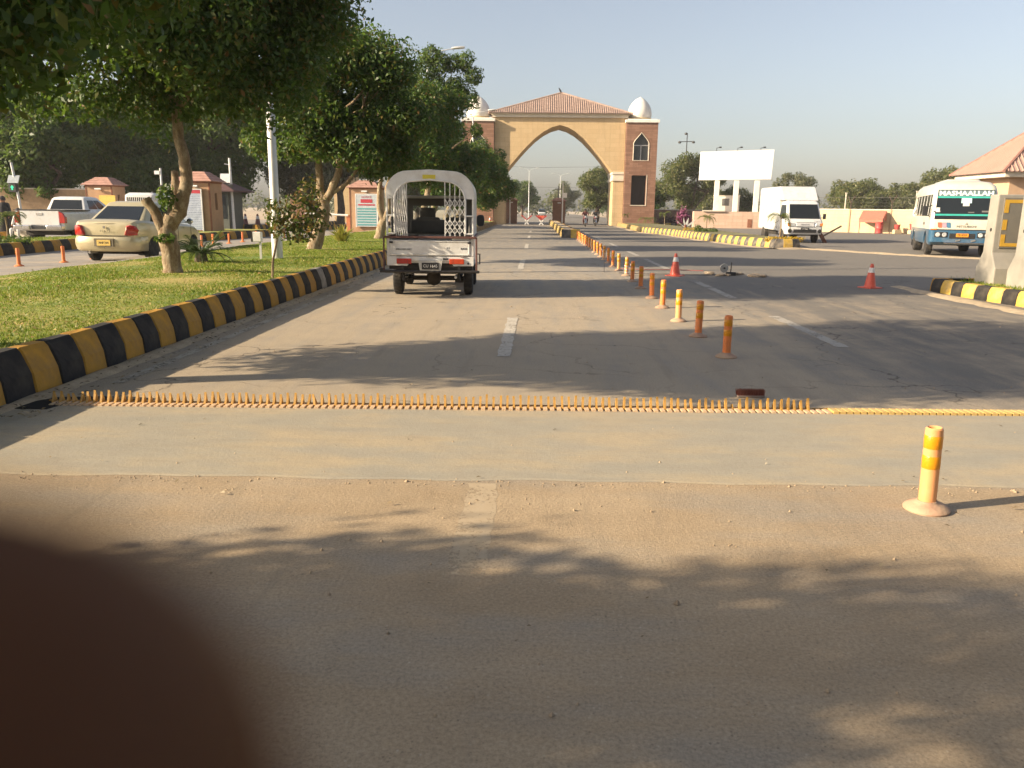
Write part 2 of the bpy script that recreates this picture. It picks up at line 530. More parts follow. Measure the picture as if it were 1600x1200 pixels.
for y0, y1 in ((8.6, 11.2), (13.5, 16.9), (20.4, 24.7), (26.4, 29.4), (33, 36.5), (41, 45), (50, 54)): dash(3.33, y0, y1, 0.15, PAINT4)
dash(-3.35, 6.2, 80, 0.1, PAINT2, 'edge_line')
for y0 in range(14, 60, 6): dash(-11.2, y0, y0 + 2.2, 0.12, PAINT2)

# sand drifted along the kerb foot and the parking edge
SAND = mat('drift_sand', (0.40, 0.315, 0.21), 0.95, var=0.2, scale=8, bmp=0.7, bscale=35, bdist=0.02)
def drift(name, pts, w, h=0.03):
    """a low ridge of sand along a line"""
    mb = MB(); rings = []
    P = []
    for i in range(len(pts) - 1):
        a, b = Vector((*pts[i], 0)), Vector((*pts[i + 1], 0)); n = max(2, int((b - a).length / 0.3))
        for k in range(n): P.append(a.lerp(b, k / n))
    P.append(Vector((*pts[-1], 0)))
    for i, p in enumerate(P):
        t = (P[min(i + 1, len(P) - 1)] - P[max(0, i - 1)]).normalized(); s = Vector((-t.y, t.x, 0))
        ww = w * random.uniform(0.6, 1.3); hh = h * random.uniform(0.6, 1.2)
        rings.append([p + s * (k * ww) + Vector((0, 0, z)) for k, z in ((-0.5, 0.001), (-0.25, hh * 0.7), (0, hh), (0.25, hh * 0.6), (0.5, 0.001))])
    mb.loft(rings, caps=False, closed=False)
    o = mb.build(name, SAND, smooth=60); o['kind'] = 'structure'
    return o
drift('sand_drift', [(-3.66, -3), (-3.66, 20), (-3.66, 60)], 0.22, 0.03)
drift('sand_edge', [(9.6, 32.9), (10.9, 33.6), (13.0, 29.4), (15.7, 26.3), (19, 23.5), (26, 20)], 0.75, 0.05)
drift('sand_edge', [(7.25, 16.2), (7.2, 15.0), (7.25, 12.8), (7.4, 10)], 0.4, 0.04)
drift('sand_edge', [(7.75, 80), (7.1, 57), (8.15, 50), (8.4, 42), (9.0, 36.5), (9.55, 33.3)], 0.5, 0.035)

# ------------------------------------------------------------------ striped kerbs
YEL = mat('kerb_yellow_paint', (0.40, 0.205, 0.014), 0.75, var=0.25, scale=7, bmp=0.4, bscale=30, dirt=(0.20, 0.125, 0.055), dirt_amt=0.6, dscale=4)
YELR = mat('kerb_sunlit_yellow_paint', (0.52, 0.335, 0.05), 0.75, var=0.2, scale=7, bmp=0.4, bscale=30, dirt=(0.42, 0.33, 0.19), dirt_amt=0.7, dscale=4)  # lighter copy of the kerb yellow, standing for faces in sun
BLKR = mat('kerb_sunlit_black_paint', (0.055, 0.052, 0.05), 0.75, var=0.3, scale=7, bmp=0.4, bscale=30, dirt=(0.24, 0.20, 0.15), dirt_amt=0.8, dscale=4)  # lighter copy of the kerb black for the sunlit kerbs, with dust patches
BLK = mat('kerb_black_paint', (0.013, 0.012, 0.012), 0.9, var=0.3, scale=7, bmp=0.5, bscale=30, dirt=(0.10, 0.082, 0.06), dirt_amt=0.45, dscale=3.5)
GRYK = mat('bare_kerb_concrete', (0.25, 0.235, 0.21), 0.85, var=0.25, scale=7, bmp=0.5, bscale=30)
def stone_mesh(L, h, d, slope, seed):
    r = random.Random(seed); j = lambda a: r.uniform(-a, a)
    prof = [(0, -0.02), (slope * 0.25, h * 0.45), (slope, h - 0.035), (slope + 0.03, h), (d, h), (d, -0.02)]
    mb = MB()
    rings = []
    for t in (0, 0.012, L - 0.012, L):
        k = 0.012 if t in (0, L) else 0
        rings.append([(-x - (k if x < d * 0.9 else 0) + j(0.004), t, z - (k if z > h * 0.5 else 0) + j(0.004)) for x, z in prof])
    mb.loft(rings)
    return mb.mesh('kerb_stone')
STONES = {}
def stones(L, h, d, slope, pal=0):
    key = (L, h, d, slope, pal)
    if key not in STONES:
        STONES[key] = {}
        for nm, m in (('y', (YEL, YELR, YELR)[pal]), ('b', (BLK, BLKR, BLK)[pal]), ('g', GRYK)):
            STONES[key][nm] = []
            for s in range(3):
                me = stone_mesh(L, h, d, slope, s * 7 + ord(nm)); me.materials.append(m); STONES[key][nm].append(me)
    return STONES[key]
def kerb(name, pts, h=0.35, d=0.2, slope=0.08, step=0.345, side=-1, start=0, odd=None, pal=0):
    """painted kerb along a line; the face points to the left of travel when side = -1, to the right when +1"""
    root = bpy.data.objects.new(name, None); COL.objects.link(root); root['kind'] = 'structure'
    root.empty_display_size = 0.2
    P = [Vector((*p, 0)) for p in pts]
    lens = [(P[i + 1] - P[i]).length for i in range(len(P) - 1)]
    tot = sum(lens); n = int(tot / step); step = tot / n
    root.location = P[0]
    S = stones(round(step - 0.006, 3), h, d, slope, pal)
    for i in range(n):
        s = i * step; k = 0
        while k < len(lens) - 1 and s > lens[k]: s -= lens[k]; k += 1
        a = P[k].lerp(P[k + 1], s / lens[k]); t = (P[k + 1] - P[k]).normalized()
        s2 = (i + 1) * step; k2 = 0
        while k2 < len(lens) - 1 and s2 > lens[k2]: s2 -= lens[k2]; k2 += 1
        e = P[k2].lerp(P[k2 + 1], min(1, s2 / lens[k2])); t = (e - a).normalized()
        key = 'yb'[(i + start) % 2]
        if odd and i in odd: key = 'g'
        o = bpy.data.objects.new('kerb_stone', S[key][(i * 5 + i // 3) % 3])
        COL.objects.link(o); o.parent = root
        ang = math.atan2(-t.x, t.y)
        if side == -1:      # body lies to the left of travel
            o.location = a - P[0]; o.rotation_euler = (random.uniform(-.006, .006), 0, ang + random.uniform(-.008, .008))
        else:               # travel reversed so that the body lies to the right
            o.location = e - P[0]; o.rotation_euler = (random.uniform(-.006, .006), 0, ang + PI + random.uniform(-.008, .008))
    return root
# left lawn kerb facing the road (+X side face)
kerb('lawn_kerb', [(-3.74, -3.2), (-3.76, 20), (-3.9, 80.5)], start=0, odd=(50,))
# far side of the lawn: plain low edge
mb = MB(); mb.prism([(-3.2, 0.0), (80, 0.0), (80, 0.27), (-3.2, 0.27)], 'x', -8.78, -8.62)
o = mb.build('lawn_edge', mat('plain_kerb_concrete', (0.30, 0.27, 0.225), 0.9, var=0.25, scale=5, bmp=0.5, bscale=30), bev=0.02); o['kind'] = 'structure'
# the lawn itself, gently domed
mb = MB(); rings = []
for j in range(60):
    y = -3.2 + 83.7 * j / 59
    rings.append([(x, y, 0.27 + 0.05 * math.sin((x + 8.7) / 4.85 * PI) + 0.05 * (x + 8.7) / 4.85 + 0.008 * math.sin(y * 1.3 + x * 2)) for x in np.linspace(-8.65, -3.93, 14)])
mb.loft(rings, caps=False, closed=False)
o = mb.build('lawn', LAWN, smooth=60); o['kind'] = 'structure'
def lawn_z(x, y): return 0.27 + 0.05 * math.sin((x + 8.7) / 4.85 * PI) + 0.05 * (x + 8.7) / 4.85 + 0.008 * math.sin(y * 1.3 + x * 2)

# second median across the left road
kerb('second_kerb', [(-14.6, 10), (-14.75, 22), (-14.9, 27), (-13.7, 33.5), (-13.15, 37.5), (-12.95, 41)], h=0.33, start=1, step=0.5)
kerb('second_kerb', [(-16.6, 30), (-16.6, 40.6)], h=0.3, side=1, step=0.5)
mb = MB(); mb.prism([(-16.5, 10), (-14.75, 10), (-14.9, 22), (-15.05, 27), (-13.85, 33.5), (-13.3, 37.5), (-13.1, 40.8), (-16.5, 40.8)], 'z', 0.0, 0.31); o = mb.build('second_median', LAWN); o['kind'] = 'structure'
kerb('outer_kerb', [(-20.8, 22), (-20.8, 31.6)], h=0.33, step=0.5, side=-1)
kerb('far_left_kerb', [(-17.2, 50), (-17.2, 72)], h=0.32, step=0.5)
kerb('far_left_kerb', [(-21.5, 52), (-17.2, 52)], h=0.3, step=0.5, side=-1)
# striped kerb that leads to the gate on the left of booth and under the left tower
kerb('booth_kerb', [(-13.95, 50), (-12.85, 58), (-12.4, 78)], h=0.32, step=0.5)
# central median in front of the gate
kerb('median_kerb', [(1.42, 92), (1.40, 43.2)], h=0.42, d=0.2, slope=0.06, step=0.62, side=-1, pal=1)
kerb('median_kerb', [(2.28, 92), (2.30, 43.2)], h=0.42, d=0.2, slope=0.06, step=0.62, side=1)
kerb('median_nose', [(1.36, 43.15), (2.34, 43.15)], h=0.45, d=0.2, slope=0.05, step=0.33, side=-1, start=1, pal=1)
mb = MB(); mb.span((1.55, 43.35, 0), (2.15, 92, 0.40)); o = mb.build('median_fill', SAND); o['kind'] = 'structure'
# right island
isl_l = [(7.9, 80), (7.35, 57), (8.4, 50), (8.65, 42), (9.28, 36.5), (9.75, 33.6)]
kerb('island_kerb', isl_l, h=0.36, step=0.42, side=-1, pal=1)
kerb('island_nose', [(9.75, 33.6), (10.3, 33.45), (10.9, 33.75)], h=0.38, step=0.40, side=-1, start=1, pal=1)
kerb('island_kerb', [(10.9, 33.75), (11.5, 36.5), (11.7, 45), (12.0, 66)], h=0.3, step=0.6, side=-1)
mb = MB(); mb.prism([(8.1, 80), (7.55, 57), (8.6, 50), (8.85, 42), (9.45, 36.5), (9.85, 33.8), (10.8, 33.9), (11.3, 36.5), (11.5, 45), (11.8, 66), (11.5, 80)], 'z', 0.0, 0.30)
o = mb.build('island_bed', mat('planting_soil', (0.16, 0.14, 0.065), 0.95, var=0.35, scale=2.5, bmp=0.8, bscale=20, dirt=(0.10, 0.13, 0.03), dirt_amt=0.8, dscale=1.2, bdist=0.03)); o['kind'] = 'structure'
# kerb under the billboard plinth
kerb('plinth_kerb', [(11.2, 86.6), (14.5, 84.6), (20.3, 76.2)], h=0.3, step=0.62, side=-1, pal=1)
# right kerb with the concrete barriers
kerb('barrier_kerb', [(7.45, 15.35), (7.5, 14.3), (7.72, 12.7), (8.2, 9.0)], h=0.24, d=0.2, slope=0.03, step=0.32, side=-1, start=1, pal=2)
kerb('barrier_kerb', [(7.5, 15.5), (9.5, 15.9), (14, 16.2)], h=0.24, d=0.2, slope=0.03, step=0.32, side=1)
mb = MB(); mb.prism([(7.62, 15.4), (7.68, 14.3), (7.9, 12.7), (8.35, 9.0), (16, 9.0), (16, 15.9), (9.5, 15.7)], 'z', 0.0, 0.20)
o = mb.build('barrier_bed', LAWN); o['kind'] = 'structure'
# ------------------------------------------------------------------ the gate
def block_material(name, c1, c2, joint, bw, bh, jw=0.006, var=0.3, bmp=0.4, axis='xz', rough=0.8):
    m, nt, b = nodes_of(name)
    v = coords(nt)
    s = nt.nodes.new('ShaderNodeSeparateXYZ'); nt.links.new(v, s.inputs[0])
    cb = nt.nodes.new('ShaderNodeCombineXYZ')
    nt.links.new(math_n(nt, 'ADD', s.outputs[0], s.outputs[1]), cb.inputs[0]); nt.links.new(s.outputs[2], cb.inputs[1])
    br = N(nt, 'ShaderNodeTexBrick')
    nt.links.new(cb.outputs[0], br.inputs['Vector'])
    br.inputs['Color1'].default_value = (*c1, 1); br.inputs['Color2'].default_value = (*c2, 1); br.inputs['Mortar'].default_value = (*joint, 1)
    br.inputs['Scale'].default_value = 1.0; br.inputs['Mortar Size'].default_value = jw; br.inputs['Bias'].default_value = 0.0
    br.inputs['Brick Width'].default_value = bw; br.inputs['Row Height'].default_value = bh
    f = noise(nt, v, 1.2, 6, 0.65)
    c = mix_col(nt, ramp(nt, f, [(0.35, 0), (0.75, var)]), br.outputs['Color'], [x * 0.6 for x in c1])
    stk = ramp(nt, noise(nt, scaled(nt, v, (2.2, 2.2, 0.16)), 1.5, 6, 0.7), [(0.50, 0.0), (0.72, 0.32)])
    c = mix_col(nt, stk, c, [x * 0.5 for x in c1])
    nt.links.new(c, b.inputs['Base Color']); b.inputs['Roughness'].default_value = rough
    h = math_n(nt, 'SUBTRACT', math_n(nt, 'MULTIPLY', noise(nt, v, 25, 4), 0.3), br.outputs['Fac'])
    bump(nt, b, h, bmp, 0.02)
    return m
YSTONE = block_material('yellow_stone_blocks', (0.52, 0.372, 0.20), (0.56, 0.41, 0.228), (0.455, 0.325, 0.17), 0.9, 0.42, 0.012, 0.2, 0.25)
RSTONE = block_material('red_sandstone_courses', (0.215, 0.108, 0.066), (0.30, 0.165, 0.108), (0.18, 0.092, 0.062), 0.85, 0.21, 0.012, 0.45, 0.5)
CREAM = mat('cream_plaster', (0.62, 0.55, 0.44), 0.75, var=0.08, scale=2, bmp=0.15, bscale=20)
WHITEP = mat('white_plaster', (0.74, 0.70, 0.63), 0.65, var=0.06, scale=2, bmp=0.1, bscale=20, dirt=(0.5, 0.42, 0.32), dirt_amt=0.3)
TILEROOF = mat('terracotta_roof', (0.33, 0.235, 0.19), 0.75, var=0.2, scale=3, bmp=0.2, bscale=14, dirt=(0.46, 0.34, 0.27), dirt_amt=0.5)
DARKGLASS = glass_mat('dark_window_glass', (0.03, 0.034, 0.036), 0.08)
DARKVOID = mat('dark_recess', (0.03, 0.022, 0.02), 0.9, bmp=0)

gate = thing('entrance_gate', 'yellow stone gateway with pointed arch, tiled roof and domed red towers over the main road', 'gate', (2.17, 82, 0))
AX = [(5.38, 5.05), (5.05, 5.5), (4.5, 6.15), (3.9, 6.85), (3.2, 7.6), (2.4, 8.38), (1.6, 8.98), (0.8, 9.4), (0, 9.62)]
inner = [(x, z) for x, z in AX] + [(-x, z) for x, z in AX[-2::-1]]
out = [(6.42, 0), (6.42, 10.3), (-6.42, 10.3), (-6.42, 0), (-5.38, 0)] + inner[::-1] + [(5.38, 0)]
mb = MB(); mb.prism(out, 'y', 0, 5.2)
mb.build('arch_block', YSTONE, gate)
# arch edge moulding and impost bands
mb = MB()
for z0, z1, pr in ((4.35, 4.62, 0.10), (4.98, 5.22, 0.12), (4.62, 4.98, 0.05)):
    pass
for s in (-1, 1):
    mb = MB()
    for z0, z1, pr in ((4.35, 4.62, 0.10), (4.98, 5.22, 0.12), (4.621, 4.979, 0.05)): mb.span((s * (5.38 - pr), -pr, z0), (s * 6.42, 5.2 + pr, z1))
    mb.build('impost_band', CREAM, gate, bev=0.02)
mb = MB()
mb.span((-6.62, -0.2, 10.3), (6.62, 5.4, 10.55)); mb.span((-6.75, -0.32, 10.55), (6.75, 5.52, 10.66))
mb.build('cornice', CREAM, gate)
# hipped roof with standing ribs
roof = MB()
e = [(-7.0, -0.55, 10.66), (7.0, -0.55, 10.66), (7.0, 5.75, 10.66), (-7.0, 5.75, 10.66)]
ap = (0.12, 2.6, 12.95)
roof.add(e + [ap], [(0, 1, 4), (1, 2, 4), (2, 3, 4), (3, 0, 4), (3, 2, 1, 0)])
ro = roof.build('roof', TILEROOF, gate)
rb = MB()
A = Vector(ap)
for i in range(-33, 34):
    x = i * 0.21
    for f in ('front', 'back'):
        y0 = -0.56 if f == 'front' else 5.76
        t = 1 - abs(x - ap[0]) / (7.0 - (ap[0] if x > ap[0] else -ap[0])); t = max(0.0, t)
        p0 = Vector((x, y0, 10.68)); p1 = Vector((x, y0 + (ap[1] - y0) * t, 10.68 + (ap[2] - 10.66) * t))
        if (p1 - p0).length > 0.15: rb.tube([p0, p1], 0.045, 5, caps=False)
for i in range(-14, 15):
    y = 2.6 + i * 0.21
    for sx in (-1, 1):
        t = 1 - abs(i * 0.21) / 3.15
        p0 = Vector((sx * 7.01, y, 10.68)); p1 = Vector((sx * 7.01 + (ap[0] - sx * 7.01) * t, y, 10.68 + (ap[2] - 10.66) * t))
        if (p1 - p0).length > 0.15: rb.tube([p0, p1], 0.045, 5, caps=False)
o = rb.build('roof_ribs', TILEROOF, gate, smooth=50); o['kind'] = 'stuff'
hp = MB()
for q in e: hp.tube([q, ap], 0.10, 6)
hp.build('hip_cap', TILEROOF, gate, smooth=50)

def tower(cx, y0=-0.5, h=9.85, w=3.05, d=4.4):
    x0, x1 = cx - w / 2, cx + w / 2
    mb = MB(); mb.span((x0, y0, 0), (x1, y0 + d, h))
    tw = mb.build('tower', RSTONE, gate)
    wx0, wx1 = cx - 0.78, cx + 0.72
    og = [(wx0, 6.3), (wx1, 6.3), (wx1, 7.95), (wx1 - 0.15, 8.22), ((wx0 + wx1) / 2, 8.92), (wx0 + 0.15, 8.22), (wx0, 7.95)]
    c1 = MB(); c1.prism(og, 'y', y0 - 0.3, y0 + 0.45)
    c2 = MB(); c2.span((cx - 0.85, y0 - 0.3, 2.05), (cx + 0.62, y0 + 1.2, 4.9))
    cut(tw, [c1, c2])
    g = MB(); g.prism([(a * 0.999 + 0.001 * cx, b) for a, b in og], 'y', y0 + 0.30, y0 + 0.33)
    g.build('window', DARKGLASS, gate)
    fr = MB()
    mx = (wx0 + wx1) / 2
    fr.span((mx - 0.04, y0 + 0.22, 6.3), (mx + 0.04, y0 + 0.30, 7.75)); fr.span((wx0, y0 + 0.22, 7.7), (wx1, y0 + 0.298, 7.78))
    for a, b in ((wx0, wx0 + 0.06), (wx1 - 0.06, wx1)): fr.span((a, y0 + 0.23, 6.3), (b, y0 + 0.299, 7.95))
    fr.build('window_frame', mat('grey_aluminium', (0.42, 0.41, 0.40), 0.4, 0.6, bmp=0), gate)
    # trim lines of the openings, proud of the stone
    tr = MB()
    tr.tube([(p[0], y0 - 0.01, p[1]) for p in og + og[:1]], 0.035, 4)
    tr.span((cx + 0.62, y0 - 0.03, 2.0), (cx + 0.68, y0 + 0.05, 4.95)); tr.span((cx - 0.9, y0 - 0.05, 1.98), (cx + 0.68, y0 + 0.06, 2.05))
    tr.build('opening_trim', CREAM, gate)
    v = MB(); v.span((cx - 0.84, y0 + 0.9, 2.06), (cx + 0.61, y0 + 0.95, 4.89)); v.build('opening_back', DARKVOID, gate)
    s = MB(); s.span((x0 - 0.12, y0 - 0.14, h), (x1 + 0.12, y0 + d + 0.14, h + 0.28)); s.span((x0 + 0.1, y0 + 0.1, h + 0.28), (x1 - 0.1, y0 + d - 0.1, h + 0.36))
    s.build('parapet_slab', WHITEP, gate, bev=0.02)
    c = (cx - 0.12, y0 + 1.7, h + 0.36)
    MB().lathe([(1.18, 0), (1.2, 0.04), (1.2, 0.16), (1.12, 0.2)], 28, c).build('dome_drum', mat('ochre_plaster', (0.55, 0.42, 0.22), 0.7), gate, smooth=40)
    prof = [(1.10, 0.18), (1.17, 0.4), (1.17, 0.7), (1.10, 1.05), (0.95, 1.4), (0.72, 1.72), (0.45, 1.97), (0.2, 2.12), (0.06, 2.18), (0.03, 2.24), (0.0, 2.25)]
    MB().lathe(prof, 32, c).build('dome', WHITEP, gate, smooth=50)
tower(7.98); tower(-7.98)
# white quoin strip at the junction of right tower and cornice
bird = MB(); bird.lathe([(0.0, -0.18), (0.07, -0.1), (0.1, 0.02), (0.08, 0.14), (0.05, 0.2), (0.06, 0.26), (0.03, 0.33), (0.0, 0.36)], 8)
bird.add([(0.0, -0.15, 0.0), (0.08, -0.42, -0.02), (-0.08, -0.42, -0.02)], [(0, 1, 2)])
bo = bird.build('bird', mat('dark_feathers', (0.03, 0.028, 0.025), 0.8, bmp=0), smooth=60)
bo.location = (2.2, 84.5, 13.12); bo.rotation_euler = (R(-35), 0, R(120))
tag(bo, 'small dark bird perched on the roof peak of the gate', 'bird')

# left gatehouse of the other carriageway, mostly behind the trees
lg = thing('gatehouse', 'second yellow and red gateway behind the trees over the left road', 'gate', (-21.5, 82, 0))
mb = MB(); mb.span((1.15, 0, 0), (2.75, 4.5, 10.2)); gp = mb.build('pier', YSTONE, lg)
c1 = MB(); c1.span((1.6, -0.3, 1.6), (2.1, 0.6, 4.4)); cut(gp, [c1])
MB().span((1.61, 0.4, 1.61), (2.09, 0.45, 4.39)).build('window', DARKGLASS, lg)
MB().span((-3.2, -0.4, 0), (-1.2, 4, 9.8)).build('tower', RSTONE, lg)
MB().span((-1.2, 0.1, 6.8), (1.15, 4.2, 10.2)).build('arch_block', YSTONE, lg)
MB().span((-3.4, -0.55, 9.8), (2.9, 4.6, 10.2 + 0.25)).build('parapet_slab', WHITEP, lg)

# ------------------------------------------------------------------ guard booths
BOOTH = mat('booth_orange_plaster', (0.40, 0.235, 0.13), 0.8, var=0.15, scale=2, bmp=0.2, bscale=25, dirt=(0.38, 0.26, 0.16), dirt_amt=0.4)
BRICKB = mat('booth_trim_brown', (0.22, 0.085, 0.045), 0.8, var=0.2, bmp=0.2)
SHING = mat('booth_roof_tile', (0.36, 0.20, 0.155), 0.8, var=0.2, scale=5, bmp=0.3)
DARKMET = mat('dark_metal', (0.035, 0.033, 0.032), 0.5, 0.5, bmp=0.05)
WMET = mat('white_metal_paint', (0.72, 0.71, 0.68), 0.45, 0.0, var=0.05, bmp=0.05, dirt=(0.4, 0.34, 0.27), dirt_amt=0.3)
def step_roof(root, w, d, z, steps=4, rise=0.11, over=0.18, flat=0.35, m=SHING, name='roof'):
    mb = MB()
    for i in range(steps):
        k0 = 1 - i * (1 - flat) / steps; k1 = 1 - (i + 1) * (1 - flat) / steps + 0.03
        a0, b0 = (w / 2 + over) * k0, (d / 2 + over) * k0; a1, b1 = (w / 2 + over) * k1, (d / 2 + over) * k1
        zz = z + i * rise
        mb.loft([[(-a0, -b0, zz), (a0, -b0, zz), (a0, b0, zz), (-a0, b0, zz)], [(-a0, -b0, zz + 0.03), (a0, -b0, zz + 0.03), (a0, b0, zz + 0.03), (-a0, b0, zz + 0.03)],
                 [(-a1, -b1, zz + rise), (a1, -b1, zz + rise), (a1, b1, zz + rise), (-a1, b1, zz + rise)]])
    return mb.build(name, m, root)
def booth(loc, label, w=1.3, d=1.45, h=2.5, sign=None, rz=0.0, name='guard_booth', wall=BOOTH, window=True, steps=4):
    t = thing(name, label, 'booth', loc, rz)
    mb = MB(); mb.span((-w / 2, -d / 2, 0), (w / 2, d / 2, h)); wl = mb.build('wall', wall, t)
    if window:
        c = MB(); c.span((w / 2 - 0.12, -0.12, 1.25), (w / 2 + 0.2, 0.16, 2.0)); cut(wl, [c])
        MB().span((w / 2 - 0.115, -0.119, 1.251), (w / 2 - 0.10, 0.159, 1.999)).build('window', DARKGLASS, t)
    q = MB()
    for sx in (-1, 1): q.span((sx * (w / 2 - 0.03), -d / 2 - 0.02, 0.0), (sx * (w / 2 + 0.022), -d / 2 + 0.06, h - 0.003))
    q.span((-w / 2 - 0.03, -d / 2 - 0.03, h - 0.08), (w / 2 + 0.03, d / 2 + 0.03, h - 0.002))
    q.build('corner_trim', BRICKB, t)
    step_roof(t, w, d, h, steps)
    lm = MB(); lm.tube([(-0.15, -d / 2 - 0.14, h - 0.22), (0.2, -d / 2 - 0.14, h - 0.22)], 0.05, 8); lm.span((0.0, -d / 2 - 0.14, h - 0.26), (0.06, -d / 2 + 0.0, h - 0.18))
    lm.build('wall_lamp', WMET, t, smooth=50)
    return t
def sign_material(name, base, kind):
    """printed notice: rows of small type as flat print"""
    m, nt, b = nodes_of(name)
    v = coords(nt)
    s = nt.nodes.new('ShaderNodeSeparateXYZ'); nt.links.new(v, s.inputs[0])
    row = math_n(nt, 'FRACT', math_n(nt, 'MULTIPLY', s.outputs[2], 13.0), 0)
    wv = noise(nt, scaled(nt, v, (60, 1, 26)), 1.0, 2)
    ink = math_n(nt, 'MULTIPLY', ramp(nt, row, [(0.45, 0), (0.5, 1)]), ramp(nt, wv, [(0.42, 0), (0.5, 1)]))
    c = mix_col(nt, math_n(nt, 'MULTIPLY', ink, 0.65), base, (0.08, 0.10, 0.22))
    nt.links.new(c, b.inputs['Base Color']); b.inputs['Roughness'].default_value = 0.45
    bump(nt, b, noise(nt, v, 3.5, 3), 0.5, 0.05)
    return m
RED = mat('red_print', (0.42, 0.03, 0.05), 0.5, bmp=0)
booth((-24.45, 46, 0), 'orange plaster guard booth with low tiled roof behind the white pickup', w=1.45, d=1.5)
ob = MB(); ob.span((-0.15, -0.02, 0), (0.75, 0.02, 0.6)); yb = thing('yellow_notice', 'yellow notice panel on the booth behind the white pickup', 'sign', (-24.25, 45.15, 1.35))
ob.build('panel', mat('yellow_panel', (0.62, 0.42, 0.08), 0.6), yb)
b2 = booth((-15.35, 37.2, 0), 'orange plaster guard booth with low tiled roof behind the trunk of the nearest tree', w=1.35, d=1.45)
sg = thing('notice_banner', 'pale blue notice banner with red bands hung on the booth behind the near tree', 'sign', (-15.6, 36.38, 1.15))
MB().span((-0.62, -0.03, -0.92), (0.58, 0.02, 0.98)).build('sheet', sign_material('banner_print', (0.42, 0.47, 0.55), 0), sg)
MB().span((-0.6, -0.036, 0.82), (0.56, -0.028, 0.96)).build('red_band', RED, sg); MB().span((-0.6, -0.036, -0.9), (0.56, -0.028, -0.8)).build('red_band', RED, sg)
q = MB(); q.span((-0.66, -0.05, -0.97), (-0.62, 0.02, 1.02)); q.span((0.58, -0.05, -0.97), (0.62, 0.02, 1.02)); q.span((-0.62, -0.05, 0.98), (0.58, 0.02, 1.02)); q.span((-0.62, -0.05, -0.97), (0.58, 0.02, -0.925)); q.build('frame', WMET, sg)
b3 = booth((-10.2, 49.2, 0), 'orange guard booth with teal notice board beside the third lawn tree', w=1.75, d=1.6, h=2.6)
sg = thing('notice_board', 'tall notice board with red heading and teal rows on booth by the third tree', 'sign', (-10.05, 48.3, 0.35))
MB().span((-0.62, -0.05, 0), (0.62, 0.03, 1.85)).build('sheet', sign_material('board_print', (0.55, 0.60, 0.60), 0), sg)
q = MB(); q.span((-0.5, -0.058, 1.22), (0.5, -0.052, 1.30)); q.span((-0.35, -0.058, 1.38), (0.35, -0.052, 1.58)); q.build('red_heading', RED, sg)
q = MB()
for i in range(7): q.span((-0.56, -0.058, 0.06 + i * 0.155), (0.56, -0.052, 0.15 + i * 0.155))
q.build('teal_rows', mat('teal_print', (0.10, 0.30, 0.32), 0.5, bmp=0), sg)
text('heading', 'NOTICE', 0.16, RED, sg, (0, -0.06, 1.70))
q = MB(); q.span((-0.67, -0.06, -0.04), (-0.62, 0.03, 1.9)); q.span((0.62, -0.06, -0.04), (0.67, 0.03, 1.9)); q.span((-0.62, -0.06, 1.85), (0.62, 0.03, 1.9)); q.build('frame', WMET, sg)
# booths inside the gate passage
BROWNB = block_material('brown_brick', (0.22, 0.12, 0.075), (0.27, 0.15, 0.095), (0.18, 0.10, 0.07), 0.3, 0.1, 0.012, 0.3, 0.3)
for x, lb in ((-2.75, 'brown brick sentry box inside the arch beside its left pier'), (2.42, 'brown brick sentry box inside the arch on the central median')):
    booth((x, 89, 0), lb, w=1.3, d=1.3, h=2.45, wall=BROWNB, window=False, steps=3, name='sentry_box')
# glazed kiosk with dark roof behind the second booth
kk = thing('kiosk', 'dark roofed glazed kiosk under the trees beyond the banner booth', 'kiosk', (-20.2, 51, 0))
MB().span((-1.3, -1.2, 0), (1.3, 1.2, 2.3)).build('wall', mat('kiosk_green_wall', (0.10, 0.11, 0.09), 0.7), kk)
MB().span((-1.05, -1.23, 0.7), (1.15, -1.2, 2.15)).build('window', DARKGLASS, kk)
mb = MB(); mb.loft([[(-1.9, -1.8, 2.3), (1.9, -1.8, 2.3), (1.9, 1.8, 2.3), (-1.9, 1.8, 2.3)], [(-1.9, -1.8, 2.38), (1.9, -1.8, 2.38), (1.9, 1.8, 2.38), (-1.9, 1.8, 2.38)], [(-.5, -.1, 3.35), (-.1, -.1, 3.35), (-.1, .1, 3.35), (-.5, .1, 3.35)]])
mb.build('roof', mat('dark_maroon_tile', (0.085, 0.04, 0.04), 0.7, var=0.2, bmp=0.4), kk)

# ------------------------------------------------------------------ building on the right
rbd = thing('tiled_building', 'peach building with pink hipped tile roof behind the minibus', 'building', (22.3, 39.6, 0))
PEACH = mat('peach_plaster', (0.50, 0.33, 0.21), 0.8, var=0.1, scale=1.5, bmp=0.2)
PINKT = mat('pink_roof_tile', (0.40, 0.26, 0.21), 0.75, var=0.10, scale=2, bmp=0.12, bscale=14, dirt=(0.38, 0.22, 0.17), dirt_amt=0.5, dscale=1)
MB().span((0, 0, 0), (7.5, 3.5, 3.2)).build('wall', PEACH, rbd)
q = MB(); q.span((-0.55, -0.55, 3.2), (8.05, 4.05, 3.43)); q.build('fascia', CREAM, rbd)
mb = MB(); E0 = [(-0.75, -0.75, 3.43), (8.25, -0.75, 3.43), (8.25, 4.25, 3.43), (-0.75, 4.25, 3.43)]; apx = [(2.45, 1.75, 6.0), (5.05, 1.75, 6.0)]
mb.add(E0 + apx, [(0, 1, 5, 4), (1, 2, 5), (2, 3, 4, 5), (3, 0, 4), (3, 2, 1, 0)])
mb.build('roof', PINKT, rbd)
q = MB()
